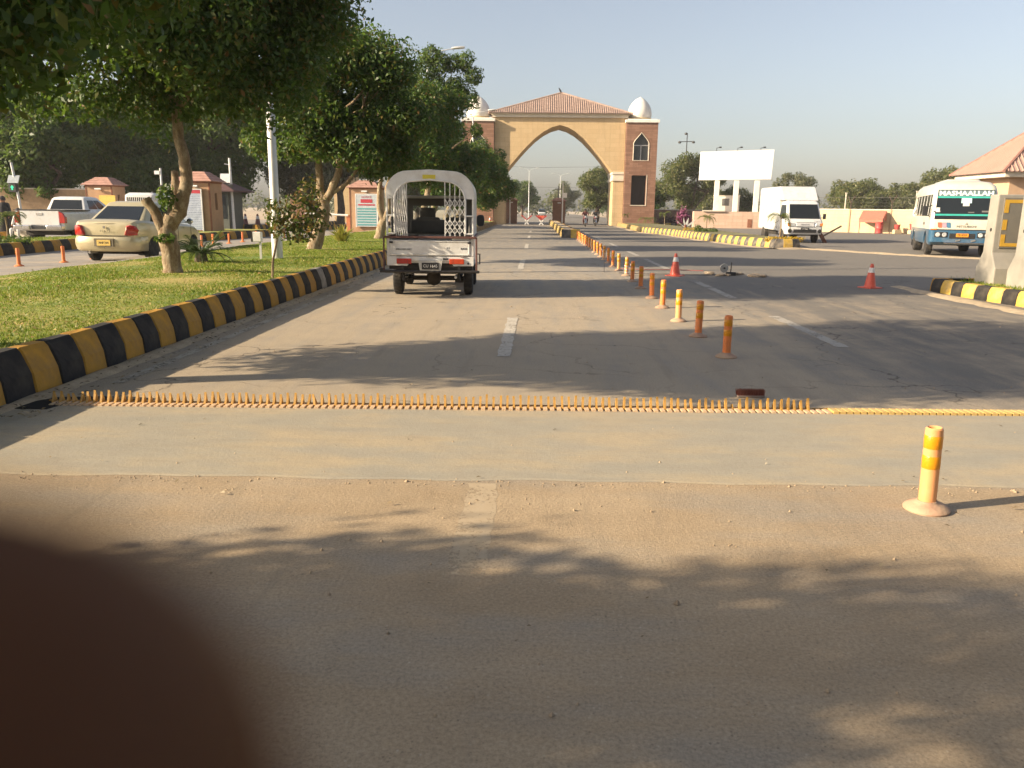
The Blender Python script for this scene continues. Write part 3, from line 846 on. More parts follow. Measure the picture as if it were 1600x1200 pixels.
for i in range(1, 40):
    x = -0.75 + i * 0.225
    if x < 2.45: t = (x + 0.75) / 3.2
    elif x > 5.05: t = (8.25 - x) / 3.2
    else: t = 1
    q.tube([(x, -0.75, 3.45), (x, -0.75 + 2.5 * t, 3.45 + 2.57 * t)], 0.035, 5, caps=False)
for i in range(1, 22):
    y = -0.75 + i * 0.225; t = 1 - abs(y - 1.75) / 2.5
    q.tube([(-0.75, y, 3.45), (-0.75 + 3.2 * t, y, 3.45 + 2.57 * t)], 0.03, 5, caps=False)
o = q.build('roof_ribs', PINKT, rbd, smooth=50); o['kind'] = 'stuff'
q = MB()
for i in (0, 3): q.tube([E0[i], apx[0]], 0.075, 6)
q.tube([apx[0], apx[1]], 0.08, 6); q.build('hip_cap', mat('dark_ridge_tile', (0.26, 0.13, 0.10), 0.8), rbd, smooth=50)
for x in (1.6, 4.2):
    f = MB().span((x, -0.06, 1.0), (x + 1.1, 0.02, 2.4)).build('window', WMET, rbd)
    MB().span((x + 0.07, -0.07, 1.07), (x + 0.52, -0.062, 2.33)).build('pane', DARKGLASS, f)
    MB().span((x + 0.58, -0.07, 1.07), (x + 1.03, -0.062, 2.33)).build('pane', DARKGLASS, f)

# ------------------------------------------------------------------ boundary walls
WALLY = block_material('cream_block_wall', (0.60, 0.47, 0.28), (0.63, 0.50, 0.31), (0.52, 0.40, 0.24), 0.9, 0.28, 0.01, 0.15, 0.2)
def wall_run(name, label, a, b, h, th, m, cope=True):
    t = thing(name, label, 'wall', (*a, 0), math.atan2(b[1] - a[1], b[0] - a[0]))
    L = math.hypot(b[0] - a[0], b[1] - a[1])
    MB().span((0, -th / 2, 0), (L, th / 2, h)).build('wall_face', m, t)
    if cope: MB().span((-0.02, -th / 2 - 0.03, h), (L + 0.02, th / 2 + 0.03, h + 0.07)).build('coping', CREAM, t)
    return t, L
wy, L = wall_run('boundary_wall', 'long cream block wall with razor wire behind the box truck and red stall', (21.0, 68.0), (42, 53.5), 1.75, 0.22, WALLY)
rustm = mat('rusty_steel', (0.09, 0.06, 0.045), 0.75, 0.3, var=0.3, bmp=0.3)
for i in range(9):
    x = 1.6 + i * 3.0
    q = MB(); q.span((x - 0.05, -0.17, 0), (x + 0.05, -0.115, 1.82)); q.build('pilaster', mat('wall_pilaster', (0.42, 0.31, 0.19), 0.85), wy)
    q = MB(); q.tube([(x, 0, 1.8), (x, 0, 2.35)], 0.035, 5); q.tube([(x, 0, 2.3), (x - 0.28, 0, 2.85)], 0.03, 5); q.tube([(x, 0, 2.3), (x + 0.28, 0, 2.85)], 0.03, 5)
    q.build('wire_post', rustm, wy)
q = MB()
for z, y in ((2.05, 0), (2.3, 0), (2.7, 0.2), (2.7, -0.2)): q.tube([(0.1, y, z), (L, y, z)], 0.006, 3)
n = int(L * 14); q.tube([(0.1 + (L - .2) * i / n, 0.27 * math.cos(i * 0.75), 2.62 + 0.27 * math.sin(i * 0.75)) for i in range(n)], 0.009, 3)
o = q.build('razor_wire', mat('galvanised_wire', (0.10, 0.095, 0.09), 0.6, 0.5, bmp=0), wy); o['kind'] = 'stuff'
wall_run('brown_wall', 'low brown wall between the right gate tower and the billboard', (12.0, 89.5), (18.5, 88.5), 1.62, 0.25, mat('brown_wall_plaster', (0.24, 0.15, 0.11), 0.85, var=0.2, bmp=0.2))
wall_run('tan_wall', 'tan boundary wall at far left under the trees behind the traffic signal', (-40, 47), (-27.0, 49.5), 2.3, 0.25, mat('tan_wall_plaster', (0.38, 0.26, 0.15), 0.85, var=0.15, bmp=0.2))

# ------------------------------------------------------------------ billboard on its plinth
PINKST = block_material('pink_stone_blocks', (0.52, 0.36, 0.265), (0.57, 0.41, 0.31), (0.44, 0.31, 0.23), 0.85, 0.28, 0.012, 0.2, 0.3)
bb = thing('billboard', 'large blank white billboard on three posts above a pink stone plinth', 'billboard', (17.6, 77.5, 0), R(-8))
MB().span((-2.75, -1.2, 0), (3.8, 2.2, 1.52)).build('plinth', PINKST, bb)
MB().span((2.1, -1.23, 0.1), (2.5, -1.19, 0.85)).build('hatch', BRICKB, bb)
MB().span((-2.0, -1.4, 1.52), (0.0, -1.0, 1.62)).build('ledge', CREAM, bb)
for x in (-0.75, 1.0, 2.85): MB().span((x - 0.22, -0.22, 1.52), (x + 0.22, 0.22, 4.35)).build('post', WHITEP, bb, bev=0.01)
BWHITE = mat('billboard_white', (0.80, 0.795, 0.78), 0.5, var=0.03, scale=1, bmp=0.1, bscale=3, bdist=0.03)
mb = MB(); mb.add([(-2.45, -0.2, 4.35), (4.05, -0.2, 4.45), (4.15, -0.2, 7.12), (-2.42, -0.2, 6.92), (-2.45, 0.2, 4.35), (4.05, 0.2, 4.45), (4.15, 0.2, 7.12), (-2.42, 0.2, 6.92)],
                [(0, 1, 2, 3), (7, 6, 5, 4), (0, 4, 5, 1), (1, 5, 6, 2), (2, 6, 7, 3), (3, 7, 4, 0)])
mb.build('panel', BWHITE, bb, bev=0.015)
for x in (-1.0, 0.9, 2.95):
    q = MB(); q.tube([(x, 0, 6.9), (x, 0, 7.25), (x + 0.3, -0.25, 7.3)], 0.03, 5); q.span((x + 0.2, -0.35, 7.25), (x + 0.42, -0.18, 7.36)); q.build('flood_lamp', DARKMET, bb)
cb = thing('white_cabinet', 'small white utility cabinet with grille on the billboard plinth', 'cabinet', (18.1, 78.8, 1.52), R(-8))
MB().span((-1.15, -0.6, 0), (1.15, 0.6, 1.45)).build('body', WHITEP, cb, bev=0.02)
MB().span((-1.2, -0.65, 1.45), (1.2, 0.65, 1.51)).build('lid', CREAM, cb)
g = MB().span((-0.45, -0.63, 0.55), (0.2, -0.602, 1.2)).build('grille', DARKMET, cb)
q = MB()
for i in range(6): q.span((-0.43, -0.64, 0.6 + i * 0.1), (0.18, -0.631, 0.64 + i * 0.1))
q.build('louvre', mat('grey_louvre', (0.3, 0.3, 0.3), 0.5), g)
MB().span((0.55, -0.62, 0.6), (0.9, -0.602, 1.0)).build('notice', WMET, cb)
# ------------------------------------------------------------------ foliage
def leaves(name, blobs, n, size, m, parent, seed=0, droop=0.35, aspect=0.45, shell=0.45, cut_z=None):
    """n folded leaf blades spread through the outer part of the given blobs (x, y, z, rx, ry, rz)"""
    g = np.random.default_rng(seed)
    B = np.array(blobs, float)
    vol = (B[:, 3] * B[:, 4] * B[:, 5]) ** (2 / 3)
    idx = g.choice(len(B), n, p=vol / vol.sum())
    d = g.normal(size=(n, 3)); d /= np.linalg.norm(d, axis=1)[:, None]
    r = (shell + (1 - shell) * g.random(n) ** 0.6) * (1 + 0.10 * g.normal(size=n))
    # lumpy surface: modulate the radius by a few random waves
    k = g.normal(size=(4, 3)) * 3.0; ph = g.random(4) * 6
    r *= 1 + 0.10 * np.sin(d @ k.T * 1.0 + ph + idx[:, None]).sum(1) / 2
    c = B[idx, :3] + d * r[:, None] * B[idx, 3:6]
    nrm = d * 0.7 + g.normal(size=(n, 3)) * 0.6 + np.array([0, 0, 0.45]); nrm /= np.linalg.norm(nrm, axis=1)[:, None]
    t = np.cross(nrm, g.normal(size=(n, 3))); t[:, 2] -= droop * np.abs(g.normal(size=n)); t /= np.linalg.norm(t, axis=1)[:, None]
    s = np.cross(nrm, t); s /= np.linalg.norm(s, axis=1)[:, None] + 1e-9
    L = size * (0.6 + 0.8 * g.random(n))[:, None]; W = L * aspect
    fold = np.cross(t, s) * (L * 0.12)
    V = np.stack([c - t * L * 0.5, c + s * W * 0.5 + fold, c + t * L * 0.5, c - s * W * 0.5 + fold], 1).reshape(-1, 3)
    F = np.arange(4 * n).reshape(n, 4)
    return np_mesh(name, V, F, m, parent)

LEAF = leaf_mat('dark_green_leaf', [(0.0, (0.022, 0.054, 0.011)), (0.45, (0.046, 0.096, 0.018)), (0.8, (0.088, 0.138, 0.026)), (0.91, (0.13, 0.13, 0.03)), (1.0, (0.20, 0.09, 0.03))], trans=0.42)
LEAF2 = leaf_mat('mid_green_leaf', [(0.0, (0.034, 0.074, 0.014)), (0.5, (0.066, 0.120, 0.024)), (1.0, (0.13, 0.155, 0.035))], trans=0.42)
LEAF3 = leaf_mat('olive_leaf', [(0.0, (0.055, 0.075, 0.022)), (0.5, (0.10, 0.115, 0.035)), (1.0, (0.17, 0.15, 0.06))])
LEAF4 = leaf_mat('grey_green_leaf', [(0.0, (0.06, 0.07, 0.035)), (0.5, (0.11, 0.115, 0.06)), (1.0, (0.19, 0.175, 0.10))])
def bark_material(name, a, b_, c_, patch=0.5):
    m, nt, b = nodes_of(name)
    v = coords(nt)
    f = noise(nt, scaled(nt, v, (6, 6, 2.6)), 1.9, 8, 0.72)
    c = ramp(nt, f, [(0.32, a), (0.5, b_), (0.64, c_)])
    c = mix_col(nt, ramp(nt, noise(nt, v, 40, 4, 0.7), [(0.5, 0), (0.8, 0.6)]), c, [x * 0.45 for x in a])
    nt.links.new(c, b.inputs['Base Color']); b.inputs['Roughness'].default_value = 0.9
    bump(nt, b, math_n(nt, 'ADD', f, math_n(nt, 'MULTIPLY', noise(nt, v, 45, 5, 0.7), 0.5)), 1.0, 0.035)
    return m
BARK = bark_material('pale_peeling_bark', (0.15, 0.085, 0.045), (0.27, 0.20, 0.12), (0.40, 0.335, 0.235))
BARKD = bark_material('dark_bark', (0.06, 0.04, 0.03), (0.11, 0.08, 0.055), (0.16, 0.12, 0.085))

def crown_blobs(center, rad, n, rb, seed, flat=0.8):
    """blobs scattered through an ellipsoid, larger towards its middle"""
    r = random.Random(seed); out = []
    for i in range(n):
        while True:
            p = [r.uniform(-1, 1) for _ in range(3)]
            l = math.sqrt(sum(x * x for x in p))
            if 0.15 < l < 1: break
        k = rb * r.uniform(0.65, 1.25)
        out.append((center[0] + p[0] * rad[0], center[1] + p[1] * rad[1], center[2] + p[2] * rad[2], k, k, k * flat))
    return out

def trunk_mesh(paths):
    mb = MB()
    for pts, rad in paths:
        P = [Vector(p) for p in pts]; fine = []; fr = []
        for i in range(len(P) - 1):
            for k in range(3):
                t = k / 3; fine.append(P[i].lerp(P[i + 1], t) + Vector((random.uniform(-1, 1), random.uniform(-1, 1), 0)) * rad[i] * 0.10)
                fr.append((rad[i] * (1 - t) + rad[i + 1] * t) * random.uniform(0.94, 1.06))
        fine.append(P[-1]); fr.append(rad[-1])
        mb.tube(fine, fr, 10)
    return mb

def tree(name, label, loc, paths, blobs, n, size, leafm, barkm, seed, group=None, cat='tree', twigs=None, extra=None, aspect=0.45, shell=0.45, droop=0.35):
    t = thing(name, label, cat, loc, 0, group)
    # limbs reach into the blobs
    paths = list(paths); top = [p[0][-1] for p in paths if p[0][-1][2] > 1.9] or [p[0][-1] for p in paths]
    if twigs:
        r = random.Random(seed)
        hi = [b for b in blobs if b[2] > max(p[2] for p in top) + 0.25] or blobs
        for b in r.sample(hi, min(twigs, len(hi))):
            base = Vector(r.choice(top)); e = Vector(b[:3]); mid = base.lerp(e, 0.5) + Vector((r.uniform(-.2, .2), r.uniform(-.2, .2), r.uniform(-.25, .1)))
            paths.append(([base, mid, e], [0.045 * size / 0.1 * 0.8 + 0.01, 0.03, 0.012]))
    trunk_mesh(paths).build('trunk', barkm, t, smooth=60)
    leaves('crown', blobs, n, size, leafm, t, seed, aspect=aspect, shell=shell, droop=droop)
    return t

LROW = 'trees in a row along the lawn'
z0 = 0.33
def lean_blobs(seed):
    # crown made to lean back as it rises so its shadow edge falls level
    r = random.Random(seed); out = []
    for i in range(54):
        z = r.uniform(1.45, 5.0); k = r.uniform(0.45, 0.85)
        ymax = 3.25 + 1.15 - 0.71 * (z + 0.3) - k * 0.9
        out.append((r.uniform(-2.2, 2.0) * (1 - 0.12 * abs(z - 2.8)), ymax - r.random() ** 1.3 * 3.0, z, k, k, k * 0.75))
    return out
# tree 0: just out of frame at the left; its boughs hang into the top left corner and shade the road
tree('lawn_tree', 'dark foliage of the tree hanging into the top left corner, its trunk out of view', (-5.9, 5.4, 0.3),
     [([(0, 0, 0), (0.05, 0.05, 0.9), (0, 0, 1.6)], [0.17, 0.14, 0.13]), ([(0, 0, 1.5), (0.5, 0.1, 2.6), (0.9, 0.2, 3.7)], [0.11, 0.08, 0.05]), ([(0, 0, 1.5), (-0.5, 0.2, 2.7), (-0.9, 0.1, 3.9)], [0.1, 0.07, 0.04])],
     crown_blobs((0.75, 0.3, 3.35), (2.5, 1.75, 1.65), 58, 0.76, 3), 84000, 0.105, LEAF, BARK, 3, LROW, twigs=10)
# tree behind the camera: shades the foreground
tree('lawn_tree', 'leafy tree at the near end of the lawn shading the foreground, out of view', (-5.9, -1.15, 0.3),
     [([(0, 0, 0), (0.05, 0.05, 0.9), (0, 0, 1.7)], [0.17, 0.14, 0.13]), ([(0, 0, 1.6), (0.5, 0.1, 2.6), (0.9, 0.2, 3.7)], [0.11, 0.08, 0.05]), ([(0, 0, 1.6), (-0.5, 0.2, 2.7), (-0.9, 0.1, 3.9)], [0.1, 0.07, 0.04])],
     lean_blobs(8), 40000, 0.115, LEAF, BARK, 8, LROW, twigs=10)
# tree 1: forked pale trunk with a lopped stub
tree('lawn_tree', 'nearest lawn tree with pale forked trunk, a lopped stub and a broad dark crown', (-5.91, 12.96, 0.3),
     [([(0, 0, -0.05), (0.0, 0, 0.12), (0.0, 0, 0.45), (-0.04, 0, 0.72), (0.06, 0, 0.95)], [0.185, 0.15, 0.145, 0.14, 0.13]),
      ([(0.0, 0, 0.8), (0.17, 0.02, 1.0), (0.27, 0.03, 1.28), (0.33, 0.05, 1.55), (0.31, 0.05, 1.85), (0.24, 0.06, 2.15), (0.22, 0.1, 2.6), (0.35, 0.2, 3.2)], [0.13, 0.115, 0.105, 0.095, 0.088, 0.085, 0.08, 0.06]),
      ([(-0.02, 0, 0.6), (-0.12, -0.05, 0.85), (-0.2, -0.08, 1.05), (-0.3, -0.1, 1.2)], [0.11, 0.085, 0.075, 0.085]),
      ([(0.02, 0.03, 0.9), (0.08, 0.15, 1.25), (0.05, 0.25, 1.65)], [0.08, 0.07, 0.055]),
      ([(0.22, 0.1, 2.7), (-0.5, 0.4, 3.3), (-1.2, 0.6, 3.9)], [0.06, 0.05, 0.03]), ([(0.24, 0.06, 2.6), (0.9, -0.2, 3.1), (1.6, -0.2, 3.7)], [0.06, 0.045, 0.03])],
     crown_blobs((0.4, 0.1, 4.35), (2.6, 2.2, 1.75), 66, 0.80, 21) + [(-1.6, -0.3, 2.75, .6, .6, .4), (-0.7, -0.6, 2.6, .55, .55, .35), (1.2, -0.3, 2.75, .6, .6, .4), (2.0, 0.2, 3.2, .7, .7, .5), (2.3, 0.3, 4.3, .7, .7, .6), (-2.3, 0, 3.0, .7, .7, .5), (0.3, 0.2, 2.75, .6, .6, .4)],
     100000, 0.10, LEAF, BARK, 21, LROW, twigs=9, shell=0.3)
for bl, n_, lb in (((0.0, -0.1, 1.25, 0.14, 0.14, 0.2), 200, 'bright leafy shoots sprouting in the fork of the nearest tree'), ((-0.05, -0.12, 0.6, 0.16, 0.1, 0.08), 90, 'small leafy shoots low on the trunk of the nearest tree')):
    spr = tag(leaves('trunk_sprout', [bl], n_, 0.085, LEAF2, None, 5), lb, 'shoots'); spr.location = (-5.85, 12.9, 0.3)
# tree 2
tree('lawn_tree', 'second lawn tree with whitish leaning trunk beside the lamp post', (-5.73, 20.76, 0.3),
     [([(0, 0, -0.05), (0.02, 0, 0.1), (0.18, 0, 0.55), (0.33, 0, 0.95), (0.3, 0, 1.3)], [0.22, 0.19, 0.165, 0.15, 0.14]),
      ([(0.3, 0, 1.2), (0.22, 0.05, 1.6), (0.2, 0.05, 2.3), (0.15, 0.1, 3.0)], [0.12, 0.10, 0.085, 0.06]),
      ([(0.3, 0, 1.2), (0.5, 0, 1.5), (0.72, 0.05, 2.0), (0.8, 0.05, 2.8)], [0.12, 0.10, 0.09, 0.06]),
      ([(0.5, 0, 1.45), (0.9, 0, 1.7), (1.2, 0.1, 2.1)], [0.06, 0.05, 0.035])],
     crown_blobs((1.0, 0.1, 3.55), (2.05, 2.2, 1.5), 46, 0.72, 31) + [(-1.2, 0, 2.7, .6, .6, .5), (-0.3, -.3, 2.5, .55, .55, .4), (1.5, 0, 2.5, .6, .6, .45), (2.2, 0, 2.7, .5, .5, .4)],
     64000, 0.115, LEAF, BARK, 31, LROW, twigs=9, shell=0.3)
# tree 3
tree('lawn_tree', 'third lawn tree with several crooked stems just left of the pickup', (-5.6, 28.8, 0.3),
     [([(0, 0, -0.05), (0.08, 0, 0.3), (0.2, 0, 0.7)], [0.2, 0.17, 0.15]), ([(0.2, 0, 0.6), (0.05, 0, 1.1), (0.05, 0.1, 1.8), (0.2, 0.1, 2.6)], [0.12, 0.1, 0.08, 0.06]),
      ([(0.2, 0, 0.6), (0.4, 0, 1.1), (0.35, 0, 1.8), (0.6, 0, 2.7)], [0.12, 0.1, 0.085, 0.05]), ([(0.25, 0, 0.8), (0.65, 0, 1.2), (0.8, 0, 1.9)], [0.08, 0.06, 0.05])],
     crown_blobs((1.1, 0.1, 3.9), (1.9, 2.0, 1.6), 40, 0.7, 41), 42000, 0.13, LEAF, BARK, 41, LROW, twigs=8, shell=0.3)
# tree 4: lighter, upright sprays
tree('lawn_tree', 'taller open tree with pale upright sprays behind the third lawn tree', (-5.2, 36.6, 0.3),
     [([(0, 0, 0), (0.1, 0, 0.8), (0.3, 0, 1.6), (0.5, 0, 3.0)], [0.2, 0.17, 0.14, 0.08])],
     [(0.25, 0, 6.9, .5, .5, .8), (0.55, 0, 7.6, .4, .4, .45), (0.95, 0, 7.25, .45, .5, .5), (1.5, .1, 7.3, .45, .45, .4), (2.05, 0, 7.35, .40, .4, .45), (2.4, 0, 6.75, .42, .4, .4), (1.6, .1, 6.3, .55, .5, .5), (0.8, 0, 6.3, .55, .5, .55), (1.6, .1, 6.0, .55, .5, .5), (2.2, 0, 5.8, .45, .4, .45), (0.8, 0, 5.9, .6, .5, .6), (0.9, 0, 5.3, .6, .6, .6), (1.3, 0, 4.6, .6, .6, .6), (0.3, 0, 4.7, .8, .8, .7), (2.5, -.1, 4.5, .3, .3, .3)],
     11500, 0.17, LEAF2, BARK, 51, LROW, twigs=11, aspect=0.3)
# trees 5-8 towards the gate
for i, (x, y, cx, cz, rx, rz, seed) in enumerate(((-5.3, 40.5, 0.8, 3.2, 1.9, 1.7, 61), (-5.3, 47.5, 1.4, 3.0, 2.0, 1.9, 62), (-5.4, 55.5, 1.9, 3.5, 2.0, 2.0, 63), (-6.0, 64, 1.4, 3.9, 1.9, 2.0, 64))):
    tree('lawn_tree', 'lawn tree, ' + ('first', 'second', 'third', 'last')[i] + ' of the dark crowns between the open tree and the gate', (x, y, 0.3),
         [([(0, 0, 0), (0.1, 0, 0.8), (0.4, 0, 1.6), (0.8, 0, 2.6)], [0.2, 0.17, 0.14, 0.07])],
         crown_blobs((cx, 0, cz), (rx, 1.9, rz), 28, 0.75, seed), 20000, 0.17, LEAF, BARK, seed, LROW, twigs=8)

# background trees on the left
BG = 'large trees behind the left road'
for i, (x, y, h, r, n, lm, lb) in enumerate((
        (-34, 52, 9.5, 4.6, 16000, LEAF2, 'big leafy tree at the far left edge behind the traffic signal'),
        (-27.5, 56, 9.0, 4.0, 15000, LEAF2, 'broad green tree rising straight behind the orange booth and white pickup'),
        (-22.5, 60, 9.8, 4.0, 15000, LEAF2, 'green tree behind the white van with a drooping crown'),
        (-18.5, 66, 8.6, 3.6, 13000, LEAF4, 'dusty grey tree behind the dark roofed kiosk'),
        (-15.2, 63, 9.0, 2.9, 12000, LEAF4, 'dusty grey tree behind the white lamp post'),
        (-13.2, 90, 7.0, 2.8, 9000, LEAF, 'dark round tree seen between the second and third lawn trunks'),
        (-43, 60, 10, 5.0, 9000, LEAF2, 'tall tree beyond the tan wall, outermost at the left'),
        (-31, 66, 12.5, 5.0, 11000, LEAF2, 'very tall tree standing behind the broad green one'),
        (-9.5, 96, 6.5, 2.8, 8000, LEAF, 'dark tree glimpsed through the gate beside the left pier'),
        (-33.5, 61, 10, 4.2, 13000, LEAF2, 'full green tree closing the gap left of the orange booth'),
        (-30.5, 50, 6.6, 3.0, 12000, LEAF2, 'lower leafy tree between the traffic signal and the orange booth'),
        (-37.5, 56, 12, 5.2, 14000, LEAF2, 'very tall pale green tree rising at the far left behind the signal'),
        (-25.0, 64, 12, 4.6, 13000, LEAF2, 'tall tree behind the booth and van, reaching above the others'))):
    tree('roadside_or_added_tree', lb, (x, y, 0), [([(0, 0, 0), (0.1, 0, h * 0.15), (0.0, 0.1, h * 0.3), (0.2, 0, h * 0.5)], [0.35, 0.28, 0.24, 0.14]), ([(0, 0.1, h * 0.28), (r * 0.4, 0, h * 0.5)], [0.18, 0.08]), ([(0, 0.1, h * 0.28), (-r * 0.4, 0, h * 0.52)], [0.18, 0.08])],
         crown_blobs((0, 0, h * 0.60), (r * 0.8, r * 0.8, h * 0.34), 34, r * 0.32, 70 + i), int(n * 1.35), 0.30, lm, BARKD, 70 + i, BG, twigs=8, shell=0.3)
for i, (x, y, h, r) in enumerate(((-13, -6, 7, 3.6), (-20, -4, 8, 4), (-17, -12, 9, 4.5), (-9, -12, 8, 4), (-1, -17, 9, 4.5), (8, -14, 8, 4.2), (15, -8, 8, 4.2), (19, -1, 7, 3.8), (-27, -9, 9, 4.5))):  # unseen trees added to block sky light and deepen the foreground shade
    tree('roadside_or_added_tree', 'tree added behind the viewpoint to dim the sky light, out of the picture', (x, y, 0), [([(0, 0, 0), (0.1, 0, h * 0.15), (0.0, 0.1, h * 0.3), (0.2, 0, h * 0.5)], [0.35, 0.28, 0.24, 0.14])],
         crown_blobs((0, 0, h * 0.56), (r * 0.8, r * 0.8, h * 0.36), 30, r * 0.34, 270 + i), 7000, 0.42, LEAF, BARKD, 270 + i, 'trees added behind the viewpoint', twigs=6, shell=0.3)
# trees beyond the gate and on the right
FAR = 'trees beyond the gate and walls'
for i, (x, y, h, r, n, lm, lb) in enumerate((
        (8.3, 112, 7.6, 3.9, 14000, LEAF3, 'sunlit olive tree framed by the arch at its right pier'),
        (19.0, 100, 8.4, 4.4, 15000, LEAF3, 'broad open tree left of the billboard behind the tall mast'),
        (25.2, 104, 4.6, 2.6, 7000, LEAF3, 'low green tree seen between the billboard posts'),
        (36.5, 118, 7.4, 4.0, 9000, LEAF4, 'round brownish tree just right of the billboard behind the box truck'),
        (50, 130, 6.6, 4.6, 9000, LEAF3, 'low spreading tree behind the middle of the cream wall'),
        (63, 128, 8.0, 5.0, 10000, LEAF3, 'olive tree behind the cream wall nearest the minibus'),
        (54, 112, 4.4, 3.4, 7000, LEAF4, 'pale dusty bush tree against the razor wire'),
        (13.5, 98, 4.2, 1.9, 5000, LEAF, 'dark low tree beside the right gate tower'),
        (-3.0, 170, 7.6, 4.0, 7000, LEAF2, 'green tree in the middle of the far end of the road'),
        (-12, 180, 6.5, 4.5, 7000, LEAF3, 'olive tree at the far end of the road, left of the jeep'),
        (6.5, 190, 8.0, 4.6, 7000, LEAF4, 'pale tree at the far end of the road right of the jeep'),
        (16, 185, 8.4, 5, 7000, LEAF2, 'green tree far beyond the right pier of the arch'),
        (-22, 200, 8, 5, 6000, LEAF3, 'olive tree far beyond the left tower'),
        (30, 150, 6.0, 5, 7000, LEAF3, 'olive tree far behind the billboard'),
        (78, 150, 8.5, 6, 8000, LEAF4, 'pale tree far behind the tiled building'),
        (45.5, 110, 4.4, 2.8, 6000, LEAF3, 'low olive bush behind the wall over the stall canopy'),
        (52, 118, 6.2, 3.6, 8000, LEAF3, 'leafy olive tree over the wall between the stall and the buckets'),
        (59.5, 122, 8.2, 5.2, 11000, LEAF3, 'broad olive tree over the wall right beside the minibus roof'),
        (42, 108, 5.6, 3.6, 9000, LEAF3, 'olive bush tree behind the cream wall just right of the box truck'),
        (45.5, 100, 4.0, 2.6, 6000, LEAF4, 'dusty thorn bush behind the wall above the red stall'),
        (58, 104, 5.8, 3.8, 9000, LEAF3, 'rounded olive tree behind the wall between stall and minibus'),
        (27, 88, 3.6, 2.2, 6000, LEAF3, 'low bushy tree hidden behind the white cabinet'),
        (15, 108, 6.2, 3.2, 8000, LEAF4, 'pale feathery tree between the right tower and the broad open tree'))):
    tree('far_tree', lb, (x, y, 0), [([(0, 0, 0), (0.1, 0, h * 0.16), (-0.1, 0.1, h * 0.32), (0.2, 0, h * 0.55)], [0.28, 0.24, 0.2, 0.1]), ([(0, 0, h * 0.2), (r * 0.35, 0, h * 0.45)], [0.16, 0.07]), ([(0, 0, h * 0.22), (-r * 0.35, 0, h * 0.5)], [0.15, 0.07])],
         crown_blobs((0, 0, h * 0.60), (r * 0.82, r * 0.82, h * 0.33), 30, r * 0.28, 120 + i), n, 0.30 if y < 120 else 0.42, lm, BARKD, 120 + i, FAR, twigs=8, shell=0.3)
# distant wood as one mass
B = []
r = random.Random(5)
for i in range(150):
    x = -260 + i * 3.9 + r.uniform(-2, 2); y = 235 + r.uniform(-15, 30) + abs(x) * 0.15
    B.append((x, y, r.uniform(2.0, 3.6), 3.6, 3.0, r.uniform(2.4, 4.2)))
o = leaves('distant_wood', B, 30000, 1.0, LEAF4, None, 77, shell=0.2); tag(o, 'pale line of distant trees along the horizon', 'wood', None, 'stuff')

# small palms, cycad and shrubs
def frond(mb, base, ang, L, rise, droop, nl, ll, lw=0.03, up=0.0):
    """arching midrib with paired leaflets"""
    d = Vector((math.cos(ang), math.sin(ang), 0)); P = []
    for k in range(nl + 1):
        t = k / nl
        P.append(Vector(base) + d * (L * t * (1 - 0.25 * t * t)) + Vector((0, 0, rise * t - droop * t * t)))
    mb.tube(P, [0.012 * (1 - 0.8 * k / nl) + 0.002 for k in range(nl + 1)], 4, caps=False)
    side = Vector((-d.y, d.x, 0))
    for k in range(1, nl + 1):
        t = k / nl; tg = (P[k] - P[k - 1]).normalized(); l = ll * math.sin(PI * min(0.97, 0.12 + t * 0.85))
        for s in (-1, 1):
            tip = P[k] + (side * s * 0.85 + tg * 0.55 + Vector((0, 0, up - 0.25))).normalized() * l
            a = P[k] + tg * lw / 2; b = P[k] - tg * lw / 2
            mid = P[k].lerp(tip, 0.5) + Vector((0, 0, l * 0.08))
            mb.add([a, b, mid + tg * lw * 0.3, mid - tg * lw * 0.3, tip], [(0, 1, 3, 2), (2, 3, 4)])
PALM = leaf_mat('palm_leaf', [(0, (0.06, 0.10, 0.02)), (0.6, (0.12, 0.15, 0.035)), (1, (0.22, 0.20, 0.06))])
CYC = leaf_mat('cycad_leaf', [(0, (0.025, 0.05, 0.014)), (0.7, (0.05, 0.08, 0.022)), (1, (0.09, 0.11, 0.035))], rough=0.35)
def palm(loc, label, h, nf, L, seed, group=None, name='palm', lm=PALM):
    t = thing(name, label, 'palm', loc, 0, group); r = random.Random(seed)
    MB().tube([(0, 0, 0), (r.uniform(-.03, .03), 0.01, h * 0.5), (0, 0, h)], [0.035, 0.028, 0.022], 7).build('trunk', BARK, t, smooth=60)
    mb = MB()
    for i in range(nf): frond(mb, (0, 0, h - 0.02), 2 * PI * i / nf + r.uniform(-.3, .3), L * r.uniform(.75, 1.1), r.uniform(.35, .9) * L, r.uniform(.55, 1.2) * L, 12, L * 0.33, 0.045)
    mb.build('crown', lm, t)
    return t
IP = 'young palms planted in beds'
palm((10.15, 48.8, 0.3), 'young palm with spreading crown in the middle of the right island bed', 0.85, 9, 0.75, 1, IP)
palm((10.45, 35.2, 0.3), 'young palm with drooping fronds at the nose of the right island before the box truck', 1.0, 8, 0.85, 2, IP)
palm((11.2, 71.5, 0.3), 'thin young palm at the far end of the right island bed below the brown wall', 1.0, 8, 0.8, 3, IP)
palm((10.2, 75.5, 0.3), 'low bushy palm at the foot of the right gate tower', 0.45, 10, 1.2, 4, IP)
palm((8.6, 78.5, 0.2), 'small bare palm against the red stone of the right gate tower', 0.9, 6, 0.6, 9, IP)
palm((-15.75, 23.8, 0.3), 'young palm with yellow green fronds on the second median before the white pickup', 0.75, 10, 0.8, 6, IP)
cy = thing('cycad', 'dark green cycad with arching fronds on the lawn beside the nearest tree', 'cycad', (-6.4, 15.3, 0.28))
MB().lathe([(0.10, 0), (0.13, 0.1), (0.10, 0.24), (0.04, 0.28)], 10).build('trunk', BARKD, cy, smooth=60)
